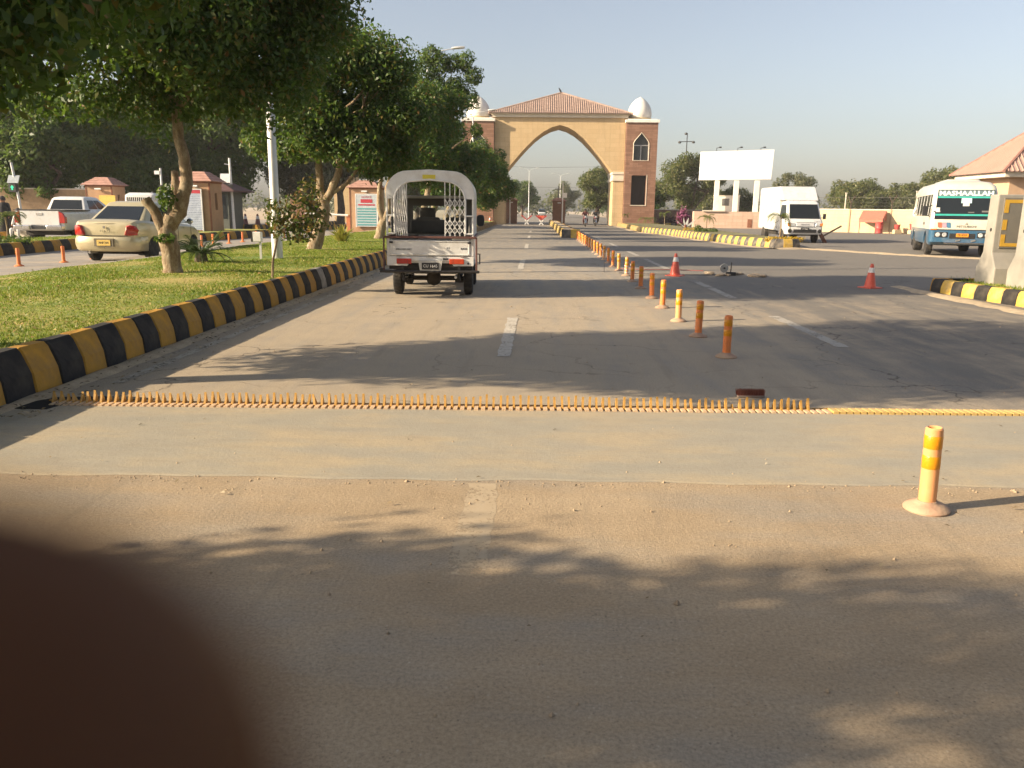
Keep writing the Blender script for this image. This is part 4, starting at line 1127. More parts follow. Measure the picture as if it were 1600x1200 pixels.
mb = MB(); r = random.Random(4)
for i in range(34): frond(mb, (0, 0, 0.22), i * 2.4, r.uniform(.55, .85), r.uniform(.2, .75), r.uniform(.25, .6), 18, 0.14, 0.018, up=0.25)
mb.build('fronds', CYC, cy)
def spiky(loc, label, cat, n, L, lm, seed, wid=0.035, name='shrub', spread=0.6):
    t = thing(name, label, cat, loc); r = random.Random(seed); mb = MB()
    for i in range(n):
        a = r.uniform(0, 2 * PI); s = r.uniform(0.1, spread); l = L * r.uniform(.6, 1.1); b = Vector((math.cos(a) * .08, math.sin(a) * .08, 0)) * r.uniform(0, 1.6)
        d = Vector((math.cos(a) * s, math.sin(a) * s, 1)).normalized(); w = Vector((-math.sin(a), math.cos(a), 0)) * wid
        m1 = b + d * l * .55; m2 = b + d * l + Vector((math.cos(a), math.sin(a), -.5)) * l * s * .3
        mb.add([b - w * .6, b + w * .6, m1 + w, m1 - w, m2], [(0, 1, 2, 3), (3, 2, 4)])
    mb.build('blades', lm, t)
    return t
YLEAF = leaf_mat('yellow_green_blade', [(0, (0.16, 0.17, 0.03)), (0.6, (0.34, 0.30, 0.05)), (1, (0.46, 0.38, 0.09))])
spiky((-6.3, 26.2, 0.3), 'yellow green strappy shrub on the lawn behind the second tree', 'shrub', 90, 0.62, YLEAF, 3, spread=0.9)
WB = leaf_mat('white_agave_blade', [(0, (0.5, 0.5, 0.46)), (1, (0.7, 0.7, 0.66))], trans=0.1)
ag = thing('painted_agave', 'white painted agave leaves in a cross in front of the pink bush', 'plant', (10.2, 56.0, 0.3))
mb = MB()
for a, l in ((0.5, .75), (2.7, .75), (1.2, .5), (1.9, .5)):
    mb.add([(-.05, 0, 0.1), (.05, 0, 0.1), (math.cos(a) * l * .6 + .07, 0.03, math.sin(a) * l * .6 + .12), (math.cos(a) * l * .6 - .07, 0.03, math.sin(a) * l * .6 + .2), (math.cos(a) * l, 0, math.sin(a) * l + .3)], [(0, 1, 2, 3), (3, 2, 4)])
mb.build('blades', WB, ag)
MB().lathe([(0.02, 0), (0.09, 0.05), (0.07, 0.25), (0.02, 0.3)], 8).build('stem', mat('red_brown_stem', (0.16, 0.05, 0.03), 0.8), ag)
PK = leaf_mat('magenta_bracts', [(0, (0.15, 0.03, 0.09)), (0.6, (0.30, 0.06, 0.19)), (1, (0.40, 0.14, 0.26))])
bg_ = thing('bougainvillea', 'magenta flowering bush in the right island bed', 'bush', (10.45, 58.5, 0.3))
leaves('blossom', [(0, 0, 0.85, .4, .4, .55), (-.3, 0, 0.75, .25, .25, .4), (.35, 0, 0.6, .3, .3, .35)], 1500, 0.11, PK, bg_, 6, aspect=.7)
MB().tube([(0, 0, 0), (0.02, 0, 0.3), (0, 0, 0.7)], [.03, .025, .01], 6).build('stem', BARKD, bg_)
pk2 = tag(leaves('dark_pink_bush', [(0, 0, .5, .7, .4, .5), (.8, .1, .45, .6, .4, .45)], 1500, 0.12, leaf_mat('plum_leaf', [(0, (0.07, 0.015, 0.04)), (1, (0.16, 0.04, 0.09))]), None, 16, aspect=.7), 'dark plum coloured bush at the foot of the brown wall', 'bush')
pk2.location = (13.6, 86.8, 0)
YF = leaf_mat('yellow_blossom', [(0, (0.42, 0.24, 0.01)), (0.7, (0.62, 0.40, 0.02)), (1, (0.25, 0.22, 0.03))], trans=0.2)
for (x, y, n, w, lb) in ((10.35, 34.15, 900, .75, 'bright yellow flowers at the tip of the right island'), (9.9, 52.3, 300, .5, 'low yellow green flowers in the middle of the right island bed')):
    o = leaves('yellow_flowers', [(-w * .5, .05, .05, w * .6, .2, .12), (w * .5, 0, .05, w * .6, .22, .12)], n, 0.06, YF, None, 8, aspect=.8); o.location = (x, y, .3); tag(o, lb, 'flowers')
for (x, y, s, lb) in ((10.2, 48.7, .55, 'low green ground cover round the foot of the middle island palm'), (-15.7, 23.3, .9, 'low dark shrub round the palm on the second median')):
    o = leaves('low_shrub', [(-s * .5, 0, .05, s * .6, .35, .15), (s * .5, 0, .05, s * .6, .35, .17), (-s, .1, .1, .3, .3, .3)], 1100, 0.08, LEAF2, None, 9, aspect=.6); o.location = (x, y, .3); tag(o, lb, 'shrub')
# sapling at the kerb with reddish tips
sp = thing('sapling', 'thin leaning sapling at the kerb with coppery leaves beside the lamp post', 'sapling', (-4.05, 12.28, 0.3))
MB().tube([(0, 0, 0), (0.02, 0.02, 0.3), (0.09, 0.05, 0.62), (0.2, 0.05, 0.95), (0.3, 0.05, 1.3)], [0.022, 0.019, 0.016, 0.012, 0.008], 6).build('stem', BARK, sp, smooth=60)
COP = leaf_mat('coppery_leaf', [(0.0, (0.035, 0.06, 0.012)), (0.45, (0.065, 0.09, 0.02)), (0.7, (0.17, 0.12, 0.035)), (1.0, (0.26, 0.13, 0.05))])
leaves('leaves', [(0.22, 0.05, 0.78, .26, .25, .17), (0.5, 0.05, 0.72, .24, .25, .16), (0.1, .05, 1.0, .2, .22, .2), (0.45, 0.1, 1.05, .26, .25, .25), (0.62, 0.1, 1.3, .2, .2, .25), (0.72, 0.1, 0.95, .16, .2, .2)], 1500, 0.075, COP, sp, 19)
mb = MB()
for e in ((0.5, 0.05, 0.75), (0.6, 0.1, 1.3), (0.1, .05, 1.05), (0.7, .1, .95)): mb.tube([(0.12, 0.05, 0.7), Vector((0.12, 0.05, 0.7)).lerp(Vector(e), .6) + Vector((0, 0, .08)), e], [.01, .007, .004], 5)
mb.build('twigs', BARK, sp)

# ------------------------------------------------------------------ grass and litter
def grass(name, x0, x1, y0, y1, n, h, m, zf, seed):
    g = np.random.default_rng(seed)
    x = g.uniform(x0, x1, n); y = y0 + (y1 - y0) * g.random(n) ** 1.7
    z = np.array([zf(a, b) for a, b in zip(x, y)]) - 0.004
    patch = 0.6 + 0.5 * (np.sin(x * 1.9 + np.sin(y * 0.9) * 1.4) * np.sin(y * 1.2 + x * 0.5))
    hh = h * (0.55 + 0.7 * g.random(n)) * np.clip(patch, 0.35, 1.1)
    a = g.uniform(0, 2 * PI, n); w = 0.004 + 0.00045 * y
    lx, ly = g.normal(size=n) * hh * 0.5, g.normal(size=n) * hh * 0.5
    b = np.stack([x, y, z], 1); s = np.stack([np.cos(a) * w, np.sin(a) * w, np.zeros(n)], 1); tip = b + np.stack([lx, ly, hh], 1)
    V = np.stack([b - s, b + s, tip], 1).reshape(-1, 3)
    o = np_mesh(name, V, np.arange(3 * n).reshape(n, 3), m); o['kind'] = 'stuff'
    return o
GR = leaf_mat('grass_blade', [(0, (0.085, 0.15, 0.012)), (0.5, (0.165, 0.22, 0.022)), (0.8, (0.27, 0.275, 0.04)), (1, (0.44, 0.36, 0.11))], trans=0.4)
tag(grass('grass', -8.6, -3.95, 0.5, 40, 190000, 0.045, GR, lawn_z, 1), 'short patchy grass on the lawn between the two roads', 'grass')
tag(grass('grass', -16.4, -15.0, 12, 39, 16000, 0.07, GR, lambda a, b: .31, 2), 'grass on the second median', 'grass')
tag(grass('grass', 7.9, 12, 10, 15.6, 9000, 0.09, GR, lambda a, b: .2, 3), 'grass round the concrete barriers', 'grass')
def litter(name, boxes, n, size, m, zf, seed):
    g = np.random.default_rng(seed); x0, x1, y0, y1 = boxes
    x = g.uniform(x0, x1, n); y = y0 + (y1 - y0) * g.random(n) ** 1.5; z = np.array([zf(a, b) for a, b in zip(x, y)])
    c = np.stack([x, y, z], 1); a = g.uniform(0, 2 * PI, n); L = size * (0.5 + g.random(n))
    t = np.stack([np.cos(a) * L, np.sin(a) * L, g.normal(size=n) * L * .25], 1) * .5; s = np.stack([-np.sin(a) * L, np.cos(a) * L, g.normal(size=n) * L * .25], 1) * .25
    up = np.array([0, 0, 1]) * (L * .18)[:, None]
    V = np.stack([c - t + up * .3, c + s + up, c + t + up * .3, c - s + up], 1).reshape(-1, 3)
    o = np_mesh(name, V, np.arange(4 * n).reshape(n, 4), m); o['kind'] = 'stuff'
    return o
DRY = leaf_mat('dry_leaf', [(0, (0.20, 0.12, 0.045)), (0.5, (0.40, 0.28, 0.10)), (1, (0.52, 0.42, 0.17))], trans=0.15, rough=.8)
DRYD = leaf_mat('brown_leaf_bits', [(0, (0.06, 0.045, 0.03)), (0.6, (0.16, 0.11, 0.06)), (0.85, (0.30, 0.22, 0.12)), (1, (0.5, 0.42, 0.3))], trans=0.1, rough=.8)
tag(litter('fallen_leaves', (-8.5, -4.0, 6, 26), 1900, 0.04, DRY, lambda a, b: lawn_z(a, b) + .035, 4), 'dry yellow leaves scattered over the lawn', 'leaves')
tag(litter('fallen_leaves', (-3.65, -3.25, 5, 22), 420, 0.035, DRYD, lambda a, b: .028, 5), 'brown leaf litter along the foot of the lawn kerb', 'leaves')
tag(litter('leaf_bits', (-3.2, 6.5, 2.4, 24), 380, 0.022, DRYD, lambda a, b: .012, 6), 'small leaf bits and grit scattered over the road', 'grit')
g = np.random.default_rng(9); mb = MB()
for i in range(430):
    x, y = g.uniform(-3.2, 7), 2.0 + 16 * g.random() ** 2; s = g.uniform(.003, .010) * (1 + (g.random() > .97) * .8)
    mb.add([(x - s, y, 0.004), (x, y - s, 0.004), (x + s, y, 0.004), (x, y + s, 0.004), (x + s * .2, y, 0.005 + s), ], [(0, 1, 4), (1, 2, 4), (2, 3, 4), (3, 0, 4)])
for i in range(240):     # crumbs of soil broken off along the joint of the cement
    x = g.uniform(-3, 4.6); y = 4.0 + 0.022 * x + g.normal() * .03 - .012; s = g.uniform(.002, .008) * (1 + (g.random() > .95) * .9)
    mb.add([(x - s, y, 0.001), (x, y - s * .8, 0.001), (x + s * 1.2, y, 0.001), (x, y + s, 0.001), (x + s * .2, y, 0.002 + s * .8), ], [(0, 1, 4), (1, 2, 4), (2, 3, 4), (3, 0, 4)])
for cx, cy, n_, sd_ in ((-1.62, 3.78, 16, .09), (.12, 3.72, 18, .14), (.86, 3.25, 10, .03), (2.35, 4.0, 16, .14)):
    for i in range(n_):
        x, y = cx + g.normal() * sd_ * 1.6, cy + g.normal() * sd_ * .5; s = g.uniform(.002, .007)
        mb.add([(x - s, y, 0.001), (x, y - s * .8, 0.001), (x + s * 1.2, y, 0.001), (x, y + s, 0.001), (x + s * .2, y, 0.002 + s * .8), ], [(0, 1, 4), (1, 2, 4), (2, 3, 4), (3, 0, 4)])
o = mb.build('pebbles', mat('pebble_stone', (0.36, 0.27, 0.175), 0.9, var=.4, scale=3, bmp=0)); tag(o, 'small pebbles scattered over the dusty road', 'pebbles', None, 'stuff')
# ------------------------------------------------------------------ vehicles
RUB = mat('tyre_rubber', (0.022, 0.021, 0.02), 0.85, var=0.25, scale=9, bmp=0.3, bscale=60, dirt=(0.14, 0.115, 0.085), dirt_amt=0.55, dscale=6)
STEEL = mat('wheel_steel', (0.38, 0.37, 0.35), 0.4, 0.8, bmp=0.1, dirt=(0.2, 0.16, 0.12), dirt_amt=0.4)
UNDER = mat('underbody_black', (0.018, 0.016, 0.014), 0.8, bmp=0.2, dirt=(0.09, 0.07, 0.05), dirt_amt=0.5)
CHROME = mat('chrome', (0.65, 0.65, 0.64), 0.15, 1.0, var=0.03, bmp=0)
BLKPL = mat('black_plastic', (0.02, 0.02, 0.021), 0.45, bmp=0.1)
TAILR = mat('red_lamp_lens', (0.36, 0.018, 0.014), 0.18, var=0.15, bmp=0.1, bscale=90, coat=0.6)
AMBER = mat('amber_lamp_lens', (0.55, 0.17, 0.02), 0.18, var=0.1, bmp=0.1, bscale=90, coat=0.6)
LAMPW = mat('clear_lamp_lens', (0.55, 0.56, 0.56), 0.12, 0.3, var=0.2, bmp=0.1, bscale=70, coat=0.6)
WPAINT = mat('white_car_paint', (0.60, 0.60, 0.59), 0.28, var=0.03, bmp=0.0, coat=0.5, dirt=(0.55, 0.49, 0.40), dirt_amt=0.35)
GLASS = glass_mat('tinted_car_glass', (0.012, 0.015, 0.017), 0.05)

def rr(x0, x1, y0, y1, r, z, n=4):
    P = []
    for cx, cy, a0 in ((x1 - r, y0 + r, -90), (x1 - r, y1 - r, 0), (x0 + r, y1 - r, 90), (x0 + r, y0 + r, 180)):
        for k in range(n + 1):
            a = R(a0 + 90 * k / n); P.append((cx + r * math.cos(a), cy + r * math.sin(a), z))
    return P

def wheel(root, x, y, r, w, side, rim=STEEL, dual=False):
    prof = [(r * 0.62, -w / 2), (r * 0.86, -w / 2), (r * 0.97, -w * 0.40), (r, -w * 0.25), (r, w * 0.25), (r * 0.97, w * 0.40), (r * 0.86, w / 2), (r * 0.62, w / 2)]
    o = MB().lathe(prof, 28, (0, 0, 0), 'x').build('wheel', RUB, root, smooth=40)
    o.location = (x, y, r)
    f = side
    mb = MB(); mb.lathe([(r * 0.64, f * w * 0.40), (r * 0.60, f * w * 0.42), (r * 0.55, f * w * 0.25), (r * 0.30, f * w * 0.22), (r * 0.22, f * w * 0.40), (r * 0.12, f * w * 0.44), (0.001, f * w * 0.44)], 20, (0, 0, 0), 'x', caps=False)
    mb.lathe([(r * 0.63, -f * w * 0.4), (0.001, -f * w * 0.4)], 16, (0, 0, 0), 'x', caps=False)
    mb.build('rim', rim, o, smooth=40)
    tr = MB()
    for k in range(30):
        a = 2 * PI * k / 30
        for s in (-1, 1): tr.box((s * w * 0.2, math.cos(a) * (r * 1.0), math.sin(a) * (r * 1.0)), (w * 0.3, 0.018, 0.012), rx=a + PI / 2)
    tr.build('tread', RUB, o)['kind'] = 'stuff'
    return o

def gh(mb, z0, hx0, yr0, yf0, z1, hx1, yr1, yf1, zr, c=0.08):
    """tapering glasshouse; returns its rear, right, left and front quads"""
    k = 0.82
    mb.loft([rr(-hx0, hx0, yr0, yf0, c, z0), rr(-hx1, hx1, yr1, yf1, c, z1), rr(-hx1 * 0.93, hx1 * 0.93, yr1 + 0.06, yf1 - 0.06, c, (z1 + zr) / 2 + 0.01), rr(-hx1 * 0.7, hx1 * 0.7, yr1 + 0.25, yf1 - 0.25, c, zr)])
    q = {'rear': [(-hx0, yr0, z0), (hx0, yr0, z0), (hx1, yr1, z1), (-hx1, yr1, z1)],
         'right': [(hx0, yr0, z0), (hx0, yf0, z0), (hx1, yf1, z1), (hx1, yr1, z1)],
         'left': [(-hx0, yf0, z0), (-hx0, yr0, z0), (-hx1, yr1, z1), (-hx1, yf1, z1)],
         'front': [(hx0, yf0, z0), (-hx0, yf0, z0), (-hx1, yf1, z1), (hx1, yf1, z1)]}
    return q

def sec_body(mb, stations):
    rings = []
    for y, w, zb, zt, cr in stations:
        h = [(0.0, zb), (0.72 * w, zb), (0.90 * w, zb + 0.04), (0.97 * w, zb + 0.14), (w, zb + 0.26), (w * 0.995, zt - 0.16), (w * 0.97, zt - 0.06), (w * 0.90, zt), (w * 0.60, zt + cr * 0.8), (0.0, zt + cr)]
        ring = [(x, y, z) for x, z in h] + [(-x, y, z) for x, z in h[-2:0:-1]]
        rings.append(ring)
    mb.loft(rings)

# ---- gold saloon
GOLD = mat('champagne_gold_paint', (0.50, 0.435, 0.265), 0.3, 0.35, var=0.03, bmp=0.0, coat=0.6, dirt=(0.42, 0.35, 0.24), dirt_amt=0.3)
def sedan(loc, rz):
    t = thing('saloon_car', 'champagne gold saloon car seen from behind on the left road by the lawn', 'car', loc, rz)
    mb = MB()
    sec_body(mb, [(-2.04, .62, .42, .91, .02), (-2.02, .72, .34, .97, .025), (-1.94, .79, .29, 1.015, .03), (-1.75, .815, .26, 1.04, .03), (-1.3, .83, .23, 1.02, .02), (-0.6, .83, .21, .955, 0), (0.2, .83, .2, .925, 0), (0.9, .83, .2, .905, .01),
                  (1.2, .825, .21, .885, .035), (1.6, .80, .23, .80, .05), (1.9, .74, .27, .68, .05), (2.03, .62, .33, .58, .03)])
    body = mb.build('body', GOLD, t, smooth=35)
    cs = []
    for y in (-1.22, 1.25):
        for s in (-1, 1): cs.append(MB().lathe([(0.335, s * 0.55), (0.335, s * 1.1)], 24, (0, y, 0.29), 'x'))
    cut(body, cs)
    body.data.polygons.foreach_set('use_smooth', [True] * len(body.data.polygons)); body.data.set_sharp_from_angle(angle=R(30))
    mb = MB(); q = gh(mb, 0.93, .75, -1.62, 1.2, 1.40, .575, -0.86, 0.42, 1.515, 0.10)
    mb.build('cabin', GOLD, t, smooth=40)
    MB().panel(q['rear'], (.085, .085, .12, .05), lift=0.012, th=.02).build('rear_window', GLASS, t, bev=.006)
    w = MB(); w.panel(q['right'], (.14, .56, .10, .10), lift=.006, th=.02); w.panel(q['right'], (.46, .20, .10, .10), lift=.006, th=.02); w.build('side_window', GLASS, t)
    w = MB(); w.panel(q['left'], (.20, .46, .10, .10), lift=.006, th=.02); w.panel(q['left'], (.56, .14, .10, .10), lift=.006, th=.02); w.build('side_window', GLASS, t)
    MB().panel(q['front'], (.07, .07, .06, .05), lift=.006, th=.02).build('windscreen', GLASS, t)
    # bumper: a fuller band round the tail
    mb = MB()
    def band(g, z): return [(x + (0), y, z) for x, y in ((-.83 - g * .3, -1.55), (-.83 - g, -1.80), (-.78 - g, -1.97 - g), (-.62, -2.07 - g), (-.3, -2.10 - g), (.3, -2.10 - g), (.62, -2.07 - g), (.78 + g, -1.97 - g), (.83 + g, -1.80), (.83 + g * .3, -1.55))]
    rg = []
    for g, z in ((-.04, .28), (.0, .33), (.022, .45), (.02, .56), (.0, .635), (-.05, .65)): rg.append(band(g, z) + [(.5, -1.6, z), (-.5, -1.6, z)])
    mb.loft(rg); mb.build('rear_bumper', GOLD, t, smooth=50)
    # boot lid line, lamps, plate
    MB().span((-.56, -2.075, .66), (.56, -2.02, .672)).build('boot_seam', BLKPL, t)
    MB().lathe([(0.001, 0), (0.55, 0)], 4, (0, 0, -5)).v
    sp = MB(); sp.tube([(-.52, -1.97, .955), (-.2, -2.035, .965), (.2, -2.035, .965), (.52, -1.97, .955)], .012, 6); sp.build('boot_lip', GOLD, t, smooth=50)
    for s, m_ in ((-1, 'l'), (1, 'r')):
        tl = MB(); ring = []
        pts = [(.50, .68), (.60, .67), (.78, .68), (.80, .80), (.765, .90), (.66, .925), (.565, .91)]
        fr = [(s * x, -2.085 + max(0, x - .62) ** 2 * 3.6, z) for x, z in pts]; bk = [(x * .98, y + .12, z) for x, y, z in fr]
        fm = [(s * (.66 + (abs(x) - .66) * .8), y - .025, .80 + (z - .80) * .8) for x, y, z in fr]
        tl.loft([bk, fr, fm]); tl.build('tail_light', TAILR, t, smooth=50)
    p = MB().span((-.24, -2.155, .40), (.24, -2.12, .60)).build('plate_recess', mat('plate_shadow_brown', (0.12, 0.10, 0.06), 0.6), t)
    pl = MB().span((-.17, -2.165, .425), (.17, -2.156, .565)).build('number_plate', mat('yellow_plate', (0.58, 0.40, 0.10), 0.5, var=.1), t)
    text('plate_letters', 'AHF 214', .075, BLKPL, pl, (0, -2.167, .495), sx=.9)
    text('model_name', 'P L A T Z', .06, BLKPL, t, (0.02, -2.068, .775), sx=1.1)
    bd = MB(); bd.lathe([(.001, 0), (.032, 0), (.036, -.006), (.036, -.012)], 14, (0, -2.06, .87), 'y'); bd.build('badge', CHROME, t)
    for s in (-1, 1):
        wheel(t, s * .735, -1.22, .285, .17, s); wheel(t, s * .735, 1.25, .285, .17, s)
    u = MB(); u.span((-.6, -1.7, .2), (.6, 1.7, .34)); u.tube([(-.72, -1.22, .28), (.72, -1.22, .28)], .05, 8); u.build('underbody', UNDER, t)
    MB().tube([(-.42, -2.08, .25), (-.42, -1.6, .26)], .028, 10).build('exhaust', STEEL, t, smooth=40)
    for s in (-1, 1):
        m = MB(); m.lathe([(.001, -.05), (.07, -.045), (.085, 0), (.07, .06), (.001, .08)], 12, (s * .93, .78, .99), 'y'); m.span((s * .8, .76, .95), (s * .9, .80, .98)); m.build('wing_mirror', CHROME if s > 0 else GOLD, t, smooth=50)
    h = MB(); h.span((.835, -.42, .80), (.85, -.26, .825)); h.span((.835, .55, .80), (.85, .71, .825)); h.span((-.85, -.42, .80), (-.835, -.26, .825)); h.build('door_handle', GOLD, t)
    sm = MB()
    for y in (-.72, .22, 1.05):
        for s in (-1, 1): sm.span((s * .827, y, .3), (s * .8345, y + .008, .93))
    sm.build('door_seam', BLKPL, t)
    return t
sedan((-10.67, 21.9, 0), 0)

# ---- white double-cab pickup
def hilux(loc, rz):
    t = thing('double_cab_pickup', 'white double cab pickup with red tail lamps parked at left behind the palm', 'pickup', loc, rz)
    mb = MB()
    sec_body(mb, [(-2.5, .88, .52, 1.16, 0), (-2.45, .92, .46, 1.20, 0), (-1.5, .93, .42, 1.20, 0), (0, .93, .40, 1.20, 0), (1.2, .93, .40, 1.18, 0), (1.5, .92, .42, 1.14, .03), (2.1, .88, .45, 1.04, .05), (2.45, .75, .5, .92, .03)])
    body = mb.build('body', WPAINT, t, smooth=35)
    cut(body, [MB().lathe([(0.44, s * 0.6), (0.44, s * 1.2)], 24, (0, y, 0.40), 'x') for y in (-1.45, 1.6) for s in (-1, 1)])
    mb = MB(); q = gh(mb, 1.19, .80, -.75, 1.35, 1.62, .66, -.55, .55, 1.72, .1)
    mb.build('cab', WPAINT, t, smooth=40)
    MB().panel(q['rear'], (.10, .10, .10, .08), lift=.01, th=.02).build('rear_window', GLASS, t)
    w = MB(); w.panel(q['right'], (.10, .56, .12, .10), lift=.006, th=.02); w.panel(q['right'], (.47, .22, .12, .10), lift=.006, th=.02); w.build('side_window', GLASS, t)
    MB().panel(q['left'], (.22, .12, .12, .10), lift=.006, th=.02).build('side_window', GLASS, t)
    MB().panel(q['front'], (.06, .06, .06, .05), lift=.006, th=.02).build('windscreen', GLASS, t)
    tg = MB().span((-.72, -2.545, .66), (.72, -2.49, 1.18)).build('tailgate', WPAINT, t, bev=.015)
    MB().span((-.12, -2.56, 1.02), (.12, -2.545, 1.10)).build('handle', CHROME, tg)
    MB().span((-.94, -2.55, 1.185), (.94, -.74, 1.215)).build('bed_rail', BLKPL, t)
    MB().span((-.8, -2.4, 1.19), (.8, -.8, 1.222)).build('bed_cover', BLKPL, t)
    for s in (-1, 1):
        l = MB(); l.prism([(s * .73, .74), (s * .93, .74), (s * .93, .95), (s * .86, 1.10), (s * .73, 1.16)], 'y', -2.56, -2.40); l.build('tail_light', TAILR, t, bev=.01)
        wheel(t, s * .80, -1.45, .38, .25, s); wheel(t, s * .80, 1.6, .38, .25, s)
        MB().lathe([(.001, -.05), (.10, -.04), (.11, .03), (.001, .07)], 10, (s * 1.05, 1.0, 1.24), 'y').build('wing_mirror', WPAINT, t, smooth=50)
    b = MB(); b.span((-.9, -2.72, .50), (-.30, -2.5, .66)); b.span((.30, -2.72, .50), (.9, -2.5, .66)); b.span((-.3, -2.66, .5), (.3, -2.5, .6)); b.build('rear_bumper', CHROME, t, bev=.03, segs=2)
    MB().span((-.26, -2.665, .52), (.26, -2.661, .63)).build('number_plate', BLKPL, t)
    MB().span((-.7, -2.3, .3), (.7, 2.2, .5)).build('underbody', UNDER, t)
    return t
hilux((-18.2, 31.9, 0), R(1))

# ---- white van with barred rear window
def barred_van(loc):
    t = thing('barred_van', 'white van with barred rear window and small round side vent beyond the gold car', 'van', loc)
    mb = MB(); mb.loft([rr(-.80, .80, -2.0, 2.2, .12, .4), rr(-.84, .84, -2.05, 2.25, .12, .8), rr(-.80, .80, -2.0, 2.1, .15, 1.95), rr(-.66, .66, -1.85, 1.8, .2, 2.08)])
    mb.build('body', WPAINT, t, smooth=40)
    wn_ = MB().span((-.68, -2.035, 1.42), (.68, -2.0, 1.85)).build('rear_window', GLASS, t)
    b = MB()
    for i in range(13): b.tube([(-.62 + i * .1033, -2.06, 1.42), (-.62 + i * .1033, -2.06, 1.85)], .014, 5)
    for z in (1.42, 1.85): b.tube([(-.68, -2.055, z), (.68, -2.055, z)], .016, 5)
    b.build('bars', WMET, wn_)
    MB().lathe([(.001, .84), (.17, .84), (.17, .815)], 18, (0, -1.3, 1.55), 'x').build('round_vent', GLASS, t)
    MB().span((.80, -.6, 1.35), (.838, 1.2, 1.8)).build('side_window', GLASS, t)
    for s in (-1, 1):
        MB().span((s * .62, -2.07, .85), (s * .78, -2.0, 1.2)).build('tail_light', TAILR, t)
        wheel(t, s * .72, -1.3, .31, .18, s); wheel(t, s * .72, 1.4, .31, .18, s)
    return t
barred_van((-21.1, 45.0, 0))

